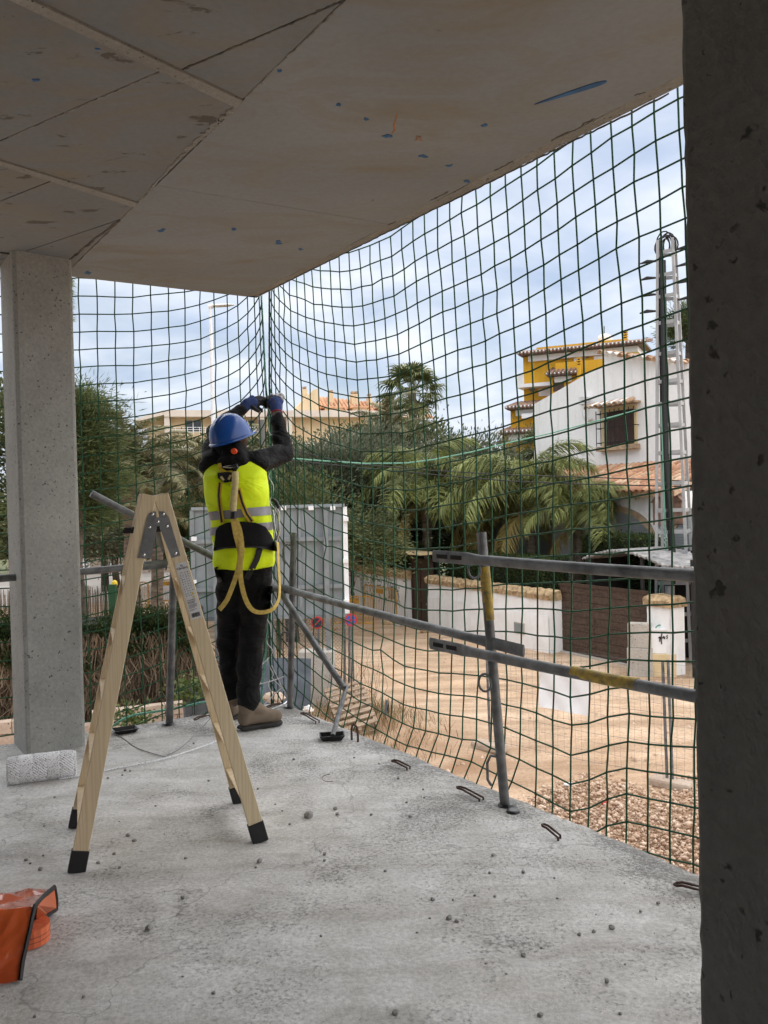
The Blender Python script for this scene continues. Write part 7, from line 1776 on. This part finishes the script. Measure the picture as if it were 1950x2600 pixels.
M['webbing'] = basic('yellow_webbing', (0.64, 0.47, 0.12), 0.75, var=0.12, scale=60); M['webbing_pale'] = basic('pale_webbing', (0.62, 0.52, 0.25), 0.75, var=0.1, scale=40)
M['strap_y'] = basic('harness_yellow', (0.60, 0.42, 0.03), 0.7, var=0.1, scale=40); M['pad'] = cloth('black_belt_pad', (0.010, 0.010, 0.011), 0.1, 0.9, 0.4, 200, 0.2)
M['orange_knob'] = basic('orange_knob', (0.80, 0.09, 0.02), 0.5)

# body: one continuous surface under the clothes
head_c = W_(592, 1108, 0.06); FACE = Vector((0.55, 0.80, 0.18)).normalized(); SIDE = FACE.cross(UP).normalized()
sh_r, el_r, wr_r = W_(652, 1176, 0.03), W_(721, 1150, 0.27), W_(704, 1062, 0.36)
sh_l, el_l, wr_l = W_(540, 1178, 0.03), W_(552, 1092, 0.26), W_(608, 1046, 0.37)
hp_r, kn_r, an_r = W_(652, 1436, 0.0), W_(640, 1600, 0.02), W_(631, 1788, 0.0)
hp_l, kn_l, an_l = W_(588, 1436, 0.02), W_(582, 1600, 0.10), W_(590, 1768, 0.13)
hand_r, hand_l = W_(699, 1026, 0.41), W_(634, 1022, 0.42)
mb = MB()
mb.ball(head_c, 0.088, 16, 10, (0.92, 1.08, 1.22)); capsule(mb, head_c - UP * 0.03 + FACE * 0.03, 0.062, head_c - UP * 0.075 + FACE * 0.045, 0.045)
capsule(mb, head_c + FACE * 0.085 + UP * 0.005, 0.012, head_c + FACE * 0.102 - UP * 0.018, 0.015)      # nose
capsule(mb, head_c + FACE * 0.075 + UP * 0.028 - SIDE * 0.035, 0.012, head_c + FACE * 0.075 + UP * 0.028 + SIDE * 0.035, 0.012)  # brow
capsule(mb, head_c + FACE * 0.078 - UP * 0.058 - SIDE * 0.018, 0.009, head_c + FACE * 0.078 - UP * 0.058 + SIDE * 0.018, 0.009)  # lips
for s in (-1, 1):
    ec = head_c + SIDE * s * 0.083 - UP * 0.012; mb.ball(ec, 0.03, 10, 6, (0.45, 0.7, 1.0))
capsule(mb, head_c - UP * 0.06, 0.055, W_(598, 1180, 0.02), 0.060)
chain(mb, [(W_(598, 1190, 0.02), 0.10), (W_(605, 1290, 0.0), 0.115), (W_(620, 1400, 0.0), 0.115)])
chain(mb, [(sh_r, 0.055), (el_r, 0.042), (wr_r, 0.033), (W_(700, 1044, 0.40), 0.028), (hand_r, 0.030)])
chain(mb, [(sh_l, 0.055), (el_l, 0.042), (wr_l, 0.033), (W_(620, 1034, 0.40), 0.027), (hand_l, 0.030)])
chain(mb, [(hp_r, 0.080), (kn_r, 0.055), (an_r, 0.042)]); chain(mb, [(hp_l, 0.080), (kn_l, 0.055), (an_l, 0.042)])
person = fuse('person', mb, M['skin'], None, 0.009, 4)
tag(person, 'worker in blue helmet and yellow vest tying the net corner', 'person')
for s in (-1, 1): MB().ball(head_c + FACE * 0.088 + UP * 0.008 + SIDE * s * 0.032, 0.011, 10, 6).build('eye', M['white_paint'], person, smooth=True)

# trousers
mb = MB(); mb.ball(W_(620, 1425, 0.0), 0.155, 18, 10, (1.0, 0.78, 0.62))
chain(mb, [(hp_r, 0.092), (W_(646, 1520, 0.0), 0.086), (kn_r, 0.074), (W_(634, 1690, 0.0), 0.068), (W_(630, 1780, 0.0), 0.066)])
chain(mb, [(hp_l, 0.092), (W_(586, 1520, 0.05), 0.082), (kn_l, 0.070), (W_(584, 1690, 0.11), 0.064), (W_(587, 1762, 0.13), 0.060)])
trousers = fuse('trousers', mb, M['trousers'], person, 0.009, 4, 0.0065, 26)
# jacket: sleeves, shoulders, collar
mb = MB()
chain(mb, [(sh_r, 0.074), (sh_r.lerp(el_r, 0.5), 0.066), (el_r, 0.058), (el_r.lerp(wr_r, 0.55), 0.050), (wr_r, 0.042)])
chain(mb, [(sh_l, 0.074), (sh_l.lerp(el_l, 0.5), 0.066), (el_l, 0.058), (el_l.lerp(wr_l, 0.55), 0.048), (wr_l, 0.040)])
chain(mb, [(sh_l, 0.07), (W_(598, 1182, 0.03), 0.09), (sh_r, 0.07)])
chain(mb, [(W_(598, 1150, 0.01), 0.072), (W_(598, 1190, -0.02), 0.082)])
mb.ball(W_(590, 1178, -0.05), 0.07, 12, 8, (1.25, 0.7, 0.8))
jacket = fuse('jacket', mb, M['jacket'], person, 0.007, 3, 0.0075, 36, 1.0)
# dark head cover
mb = MB(); mb.ball(head_c - FACE * 0.034 - SIDE * 0.018 - UP * 0.008, 0.090, 16, 10, (0.95, 1.0, 1.15)); capsule(mb, head_c - UP * 0.06 - FACE * 0.035 - SIDE * 0.01, 0.070, W_(594, 1160, 0.0), 0.075)
hood = fuse('hood', mb, M['jacket'], person, 0.009, 4)
# vest
rows = [(1163, 566, 640, .055), (1172, 536, 662, .085), (1186, 524, 671, .108), (1210, 518, 677, .125), (1250, 520, 681, .135), (1290, 526, 685, .135), (1335, 537, 690, .135), (1372, 541, 695, .14), (1405, 542, 698, .142), (1428, 542, 697, .145), (1442, 546, 690, .14)]
rs = []
for y, xl, xr, hd in rows:
    a, b = W_(xl, y), W_(xr, y); c = (a + b) / 2 + Vector((0, 0.01 if y > 1200 else 0.03, 0)); hx = (b - a).length / 2
    rs.append([c + Vector((math.copysign(abs(math.cos(q)) ** 0.8, math.cos(q)) * hx, math.copysign(abs(math.sin(q)) ** 0.8, math.sin(q)) * hd, 0)) for q in [2 * PI * k / 28 for k in range(28)]])
mb = MB(); mb.rings(rs)
vest = fuse('hi_vis_vest', mb, M['vest'], person, 0.008, 4, 0.0055, 19, 2.0)
dg = bpy.context.evaluated_depsgraph_get(); dg.update()
def bvh_of(objs):
    V = []; Fs = []
    for o in objs:
        me = o.data; b = len(V); off = Vector(o.location) if o.parent is None else Vector()
        V += [v.co + off for v in me.vertices]; Fs += [tuple(i + b for i in p.vertices) for p in me.polygons]
    return BVHTree.FromPolygons(V, Fs)
BV = bvh_of([vest, jacket, trousers, hood])
def hit(x, y, off, default=WY - 0.13):
    d = ray(x, y).normalized(); loc, n_, i_, ds = BV.ray_cast(EYE, d)
    if loc is None: loc = D(x, y, default)
    return loc - d * off
def patch(name, top, bot, mat, off, parent, nx=None, ny=8, thick=None):
    n = nx or 24; V = []; Fq = []; th = thick or off * 0.9
    def along(pts, t_):
        f_ = t_ * (len(pts) - 1); i = min(int(f_), len(pts) - 2); q = f_ - i; return (pts[i][0] + (pts[i + 1][0] - pts[i][0]) * q, pts[i][1] + (pts[i + 1][1] - pts[i][1]) * q)
    for lay in (off, off - th):
        for i in range(n + 1):
            a, b = along(top, i / n), along(bot, i / n)
            for j in range(ny + 1):
                s = j / ny; V.append(hit(a[0] + (b[0] - a[0]) * s, a[1] + (b[1] - a[1]) * s, lay))
    m = ny + 1; N_ = (n + 1) * m
    for i in range(n):
        for j in range(ny):
            Fq.append((i * m + j, (i + 1) * m + j, (i + 1) * m + j + 1, i * m + j + 1))
    for i in range(n):
        Fq.append((i * m, N_ + i * m, N_ + (i + 1) * m, (i + 1) * m)); Fq.append((i * m + ny, (i + 1) * m + ny, N_ + (i + 1) * m + ny, N_ + i * m + ny))
    for j in range(ny):
        Fq.append((j, j + 1, N_ + j + 1, N_ + j)); Fq.append((n * m + j, N_ + n * m + j, N_ + n * m + j + 1, n * m + j + 1))
    mb = MB(); mb.add(V, Fq); return mb.build(name, mat, parent, smooth=True)
def strap(name, pts, wpx, mat, off, parent, n=22, ny=2):
    L_, R_ = [], []
    for i, (x, y) in enumerate(pts):
        x0, y0 = pts[max(0, i - 1)]; x1, y1 = pts[min(len(pts) - 1, i + 1)]; dx_, dy_ = x1 - x0, y1 - y0; l_ = math.hypot(dx_, dy_); nx_, ny_ = -dy_ / l_ * wpx / 2, dx_ / l_ * wpx / 2
        L_.append((x + nx_, y + ny_)); R_.append((x - nx_, y - ny_))
    return patch(name, L_, R_, mat, off, parent, n, ny)
def ring_band(name, z0f, z1f, mat, off, parent, n=64, m=4, holes=None):
    # a band running right round the torso; z as functions of angle
    c = W_(612, 1330, 0.01); V = []; Fq = []
    for k in range(n):
        a = 2 * PI * k / n; dr_ = Vector((math.cos(a), math.sin(a), 0))
        for j in range(m + 1):
            z = z0f(a) + (z1f(a) - z0f(a)) * j / m; o = Vector((c.x, c.y, z)) + dr_ * 0.6
            loc, n_, i_, ds = BV.ray_cast(o, -dr_, 0.55)
            if loc is None: loc = Vector((c.x, c.y, z)) + dr_ * 0.15
            V.append(loc + dr_ * off)
    for k in range(n):
        for j in range(m): q = (k + 1) % n; Fq.append((k * (m + 1) + j, q * (m + 1) + j, q * (m + 1) + j + 1, k * (m + 1) + j + 1))
    mb = MB(); mb.add(V, Fq); return mb.build(name, mat, parent, smooth=True)
zA, zB = W_(610, 1289).z, W_(610, 1314).z
def tilt(z): return lambda a: z + 0.012 * math.cos(a)
ring_band('reflective_band', tilt(zA - 0.008), tilt(zB), M['reflect'], 0.004, person)
zA, zB = W_(610, 1332).z, W_(610, 1352).z
ring_band('reflective_band', tilt(zA), tilt(zB), M['reflect'], 0.004, person)
# tool belt pad
patch('belt_pad', [(548, 1346), (556, 1336), (575, 1327), (610, 1324), (650, 1327), (675, 1338), (690, 1360), (703, 1392)], [(542, 1397), (548, 1393), (570, 1390), (605, 1388), (640, 1387), (665, 1389), (685, 1394), (703, 1399)], M['pad'], 0.022, person, 34, 8)
strap('belt_edge', [(542, 1397), (570, 1391), (605, 1389), (640, 1388), (670, 1391), (703, 1398)], 5, M['black_rubber'], 0.027, person, 26, 1)
# harness
strap('harness_strap', [(557, 1176), (560, 1192), (572, 1200), (590, 1199)], 9, M['strap_y'], 0.012, person, 12)
strap('harness_strap', [(560, 1225), (556, 1258), (559, 1290), (565, 1328)], 11, M['strap_y'], 0.011, person)
strap('harness_strap', [(604, 1240), (612, 1275), (624, 1303), (640, 1326)], 14, M['strap_y'], 0.011, person)
for pts in ([(558, 1225), (555, 1258), (558, 1290), (563, 1326)], [(606, 1244), (615, 1277), (627, 1305), (640, 1324)]): strap('strap_weave', pts, 5, M['ink'], 0.0125, person)
patch('dorsal_plate', [(552, 1200), (575, 1198), (592, 1200)], [(553, 1214), (572, 1226), (590, 1222)], M['black_plastic'], 0.016, person, 10, 5)
for pts in ([(561, 1210), (568, 1220)], [(586, 1206), (580, 1218)]): strap('webbing_tab', pts, 6, M['webbing_pale'], 0.019, person, 4, 1)
p = hit(585, 1185, 0.02); q = hit(600, 1184, 0.03)
MB().tube([hit(566, 1186, 0.02), p - UP * 0.006, q, p + UP * 0.006, hit(566, 1186, 0.02)], 0.004, 6).build('dorsal_ring', M['rivet'], person, smooth=True)
MB().tube([hit(591, 1186, 0.035), hit(600, 1181, 0.04), hit(603, 1190, 0.035)], 0.011, 8).build('snap_hook', M['black_plastic'], person, smooth=True)
strap('leg_strap', [(660, 1392), (652, 1420), (638, 1448), (625, 1470)], 15, M['ink'], 0.009, person, 14)
strap('leg_strap', [(548, 1440), (552, 1460), (560, 1478)], 10, M['ink'], 0.008, person, 10)
# energy absorber and lanyard
def lan(name, pts, hw, mat, th=0.0016, parent=person):
    P_ = [Vector(p) for p in pts]; out = []
    for i in range(len(P_) - 1):
        p0, p1, p2, p3 = P_[max(0, i - 1)], P_[i], P_[i + 1], P_[min(len(P_) - 1, i + 2)]
        for q in range(8):
            t_ = q / 8; out.append(0.5 * ((2 * p1) + (p2 - p0) * t_ + (2 * p0 - 5 * p1 + 4 * p2 - p3) * t_ ** 2 + (3 * p1 - p0 - 3 * p2 + p3) * t_ ** 3))
    out.append(P_[-1]); return MB().tube(out, hw * 1.12, 6 if th < 0.005 else 8, flat=(th / hw, 1.0), up=(0, -1, 0)).build(name, mat, parent, smooth=th > 0.005)
lan('energy_absorber', [hit(597, 1198, 0.035), hit(597, 1230, 0.035), hit(594, 1262, 0.03), hit(592, 1297, 0.03)], 0.0165, M['webbing_pale'], 0.010)
lan('swivel', [hit(593, 1300, 0.03), hit(592, 1318, 0.035)], 0.014, M['black_plastic'], 0.008)
fy_ = -0.20
lan('lanyard_leg', [hit(591, 1314, 0.03), hit(597, 1350, 0.03), hit(606, 1388, 0.03), W_(609, 1412, fy_), W_(603, 1450, fy_), W_(590, 1490, fy_ + 0.01), W_(575, 1525, fy_ + 0.03), W_(557, 1548, fy_ + 0.06)], 0.0135, M['webbing'])
lan('lanyard_leg', [hit(597, 1316, 0.032), hit(608, 1345, 0.03), hit(613, 1375, 0.032), W_(614, 1405, fy_), W_(610, 1440, fy_ - 0.01), W_(613, 1480, fy_ - 0.01), W_(623, 1520, fy_), W_(640, 1548, fy_ + 0.02), W_(665, 1555, fy_ + 0.04), W_(693, 1546, fy_ + 0.06), W_(708, 1520, fy_ + 0.10), W_(710, 1480, fy_ + 0.12), W_(707, 1430, fy_ + 0.14), W_(706, 1390, fy_ + 0.15), W_(705, 1376, fy_ + 0.16)], 0.0135, M['webbing'])
kc = [W_(703, 1372, -0.03), W_(709, 1350, -0.03), W_(708, 1300, -0.02), W_(700, 1285, -0.02), W_(693, 1295, -0.02), W_(697, 1340, -0.03), W_(703, 1372, -0.03)]
MB().tube(kc, 0.0055, 7).build('snap_hook', M['rivet'], person, smooth=True)
MB().tube([W_(691, 1268, 0.0), W_(701, 1275, -0.01), W_(708, 1290, -0.01)], 0.012, 8).build('tool_holder', M['black_plastic'], person, smooth=True)
# cargo pocket
patch('cargo_pocket', [(657, 1500), (690, 1497)], [(652, 1550), (685, 1556)], M['trousers'], 0.010, person, 8, 8)
patch('pocket_flap', [(660, 1490), (692, 1488)], [(660, 1508), (692, 1507)], M['trousers'], 0.015, person, 8, 4)

# helmet
hu = (UP - FACE * 0.30 + Vector((-0.06, 0, 0))).normalized(); hf = (FACE - hu * FACE.dot(hu)).normalized(); hs_ = hf.cross(hu).normalized()
hc = W_(587, 1112, 0.05)
rings = []; nq = 56
for k in range(15):
    th = k / 14 * PI / 2 * 0.985; row = []
    for q in range(nq):
        a = 2 * PI * q / nq; r_ = math.cos(th) ** 0.85; f_ = math.cos(a) * 0.132 * r_; s_ = math.sin(a) * 0.108 * r_; h_ = math.sin(th) * 0.132
        top_w = max(0, (h_ - 0.05) / 0.08)
        rid = 0.0045 * top_w * (math.exp(-((s_) / 0.009) ** 2) * 1.3 + math.exp(-((abs(s_) - 0.03) / 0.007) ** 2)) * (1 if abs(f_) < 0.1 else 0.3)
        row.append(hc + hf * f_ + hs_ * s_ + hu * (h_ + rid))
    rings.append(row)
mb = MB(); mb.rings(rings, False, True); helmet = mb.build('helmet', M['helmet'], person, smooth=True)
rings = []
for off, dz in ((0.0, 0.004), (0.007, 0.0), (0.008, -0.010), (0.0, -0.014), (-0.006, -0.012)):
    row = []
    for q in range(nq):
        a = 2 * PI * q / nq; ca = math.cos(a); vis = max(0, ca) ** 3 * 0.045
        row.append(hc + hf * (ca * (0.132 + off) + vis * (1 if off > 0 else 0.6)) + hs_ * math.sin(a) * (0.108 + off) + hu * (dz - vis * 0.25))
    rings.append(row)
mb = MB(); mb.rings(rings, False, False); mb.build('helmet_rim', M['helmet'], helmet, smooth=True)
kc = hit(594, 1146, 0.012); MB().tube([kc + Vector((0, 0.015, 0)), kc + Vector((0, -0.002, 0)), kc + Vector((0, -0.008, 0))], [0.017, 0.017, 0.013], 16).build('adjust_knob', M['orange_knob'], helmet, smooth=True)
# gloves: palm, fingers, thumb
def finger(mb, pts, r0, r1):
    n = len(pts); chain(mb, [(p, r0 + (r1 - r0) * i / (n - 1)) for i, p in enumerate(pts)])
# left hand reaching right, fingers curled round the rope
mb = MB(); chain(mb, [(W_(617, 1036, 0.395), 0.031), (W_(628, 1026, 0.41), 0.036), (W_(641, 1022, 0.43), 0.036)]); capsule(mb, W_(640, 1012, 0.43), 0.022, W_(644, 1033, 0.43), 0.022)
fuse('glove', mb, M['glove'], person, 0.006, 4)
mb = MB()
finger(mb, [W_(648, 1011, 0.43), W_(660, 1008, 0.45), W_(672, 1012, 0.47), W_(677, 1019, 0.455)], 0.012, 0.0095)
finger(mb, [W_(650, 1018, 0.43), W_(663, 1016, 0.45), W_(675, 1020, 0.48), W_(680, 1026, 0.46)], 0.0125, 0.0095)
finger(mb, [W_(650, 1026, 0.43), W_(662, 1025, 0.45), W_(673, 1029, 0.48), W_(676, 1035, 0.46)], 0.012, 0.0095)
finger(mb, [W_(648, 1034, 0.43), W_(656, 1036, 0.45), W_(664, 1040, 0.465), W_(665, 1045, 0.45)], 0.0105, 0.0085)
finger(mb, [W_(640, 1032, 0.40), W_(649, 1040, 0.40), W_(657, 1044, 0.405)], 0.0135, 0.011)
fuse('glove_fingers', mb, M['glove_blk'], person, 0.005, 3)
# right hand: back of the fist to the camera
mb = MB(); chain(mb, [(W_(702, 1047, 0.395), 0.031), (W_(701, 1034, 0.41), 0.038), (W_(699, 1022, 0.43), 0.038)]); capsule(mb, W_(688, 1022, 0.43), 0.020, W_(712, 1020, 0.43), 0.020)
fuse('glove', mb, M['glove'], person, 0.006, 4)
mb = MB()
for k, x in enumerate((686, 694, 703, 711)): finger(mb, [W_(x, 1014 + abs(k - 1.5), 0.435), W_(x - 3, 1005 + abs(k - 1.5) * 2, 0.46), W_(x - 8, 1010, 0.49), W_(x - 10, 1020, 0.48)], 0.0125, 0.010)
finger(mb, [W_(686, 1034, 0.42), W_(681, 1024, 0.44), W_(683, 1014, 0.455)], 0.0135, 0.0105)
fuse('glove_fingers', mb, M['glove_blk'], person, 0.005, 3)
for (c, d_) in ((W_(703, 1049, 0.39), (W_(700, 1034, 0.41) - W_(704, 1062, 0.37))), (W_(614, 1039, 0.385), (W_(628, 1026, 0.41) - W_(606, 1047, 0.37)))):
    d_ = d_.normalized(); x = d_.orthogonal().normalized(); y = d_.cross(x); MB().tube([c + (x * math.cos(a) + y * math.sin(a)) * 0.0325 for a in np.linspace(0, 2 * PI, 20)], 0.0035, 6).build('cuff_trim', M['red_trim'], person, smooth=True)
# bundle of cord held in the hand
mb = MB(); bc = W_(706, 1012, 0.47)
for k in range(16):
    a0_ = random.uniform(0, 6.3); ax1 = Vector((random.uniform(-1, 1), random.uniform(-1, 1), random.uniform(-1, 1))).normalized(); ax2 = ax1.orthogonal().normalized(); ax3 = ax1.cross(ax2); cc_ = bc + Vector((random.uniform(-.02, .015), random.uniform(-.01, .02), random.uniform(-.01, .015))); r_ = random.uniform(0.018, 0.032)
    mb.tube([cc_ + (ax2 * math.cos(q) + ax3 * math.sin(q)) * r_ for q in np.linspace(a0_, a0_ + 6.0, 14)], 0.0026, 5)
mb.tube([W_(714, 1008, 0.47), W_(718, 1030, 0.46), W_(716, 1048, 0.44), W_(707, 1060, 0.45), W_(690, 1040, 0.47), W_(684, 1055, 0.49)], 0.0026, 5)
tag(mb.build('cord_bundle', M['white_cord'], smooth=True), 'tangled bundle of white cord held in the gloved hand', 'cord')
# boots
def boot(heel, toe, sh_top, parent):
    d = (toe - heel); d.z = 0; L_ = d.length; d.normalize(); s = Vector((-d.y, d.x, 0)); h = Vector((heel.x, heel.y, 0.0))
    def b(f_, sd, z): return h + d * (L_ * f_) + s * sd + UP * z
    mb = MB(); out = []
    for f_, w_ in ((0.02, .026), (0.0, .030), (0.06, .035), (0.25, .034), (0.45, .036), (0.65, .046), (0.8, .048), (0.92, .040), (0.99, .022)): out.append((f_, w_))
    poly = [b(f_, w_, 0.002) for f_, w_ in out] + [b(f_, -w_, 0.002) for f_, w_ in out[::-1]]
    mb.prism(poly, (0, 0, 0.024)); mb.build('boot_sole', M['sole'], parent, bevel=0.008)
    mb = MB(); chain(mb, [(b(0.13, 0, 0.065), 0.040), (b(0.45, 0, 0.064), 0.041), (b(0.70, 0, 0.058), 0.043), (b(0.86, 0, 0.052), 0.038)]); chain(mb, [(b(0.14, 0, 0.06), 0.042), (b(0.22, 0, 0.15), 0.050), (Vector(sh_top), 0.052)]); chain(mb, [(b(0.25, 0, 0.14), 0.045), (b(0.55, 0, 0.085), 0.038)])
    up_ = fuse('boot', mb, M['boot'], parent, 0.007, 5)
    me = up_.data
    for v in me.vertices: v.co.z = max(v.co.z, 0.026)
    mb = MB()
    for k in range(5):
        f_ = 0.30 + 0.06 * k; z = 0.165 - 0.018 * k; mb.tube([b(f_, -0.03, z - 0.01), b(f_ + 0.015, 0, z + 0.006), b(f_, 0.03, z - 0.01)], 0.003, 5)
    mb.build('laces', M['black_rubber'], parent, smooth=True)
boot(G(607, 1856), G(716, 1838), W_(627, 1790, 0.0), person)
boot(G(566, 1830) + Vector((0.03, 0, 0)), G(640, 1812), W_(590, 1772, 0.13), person)
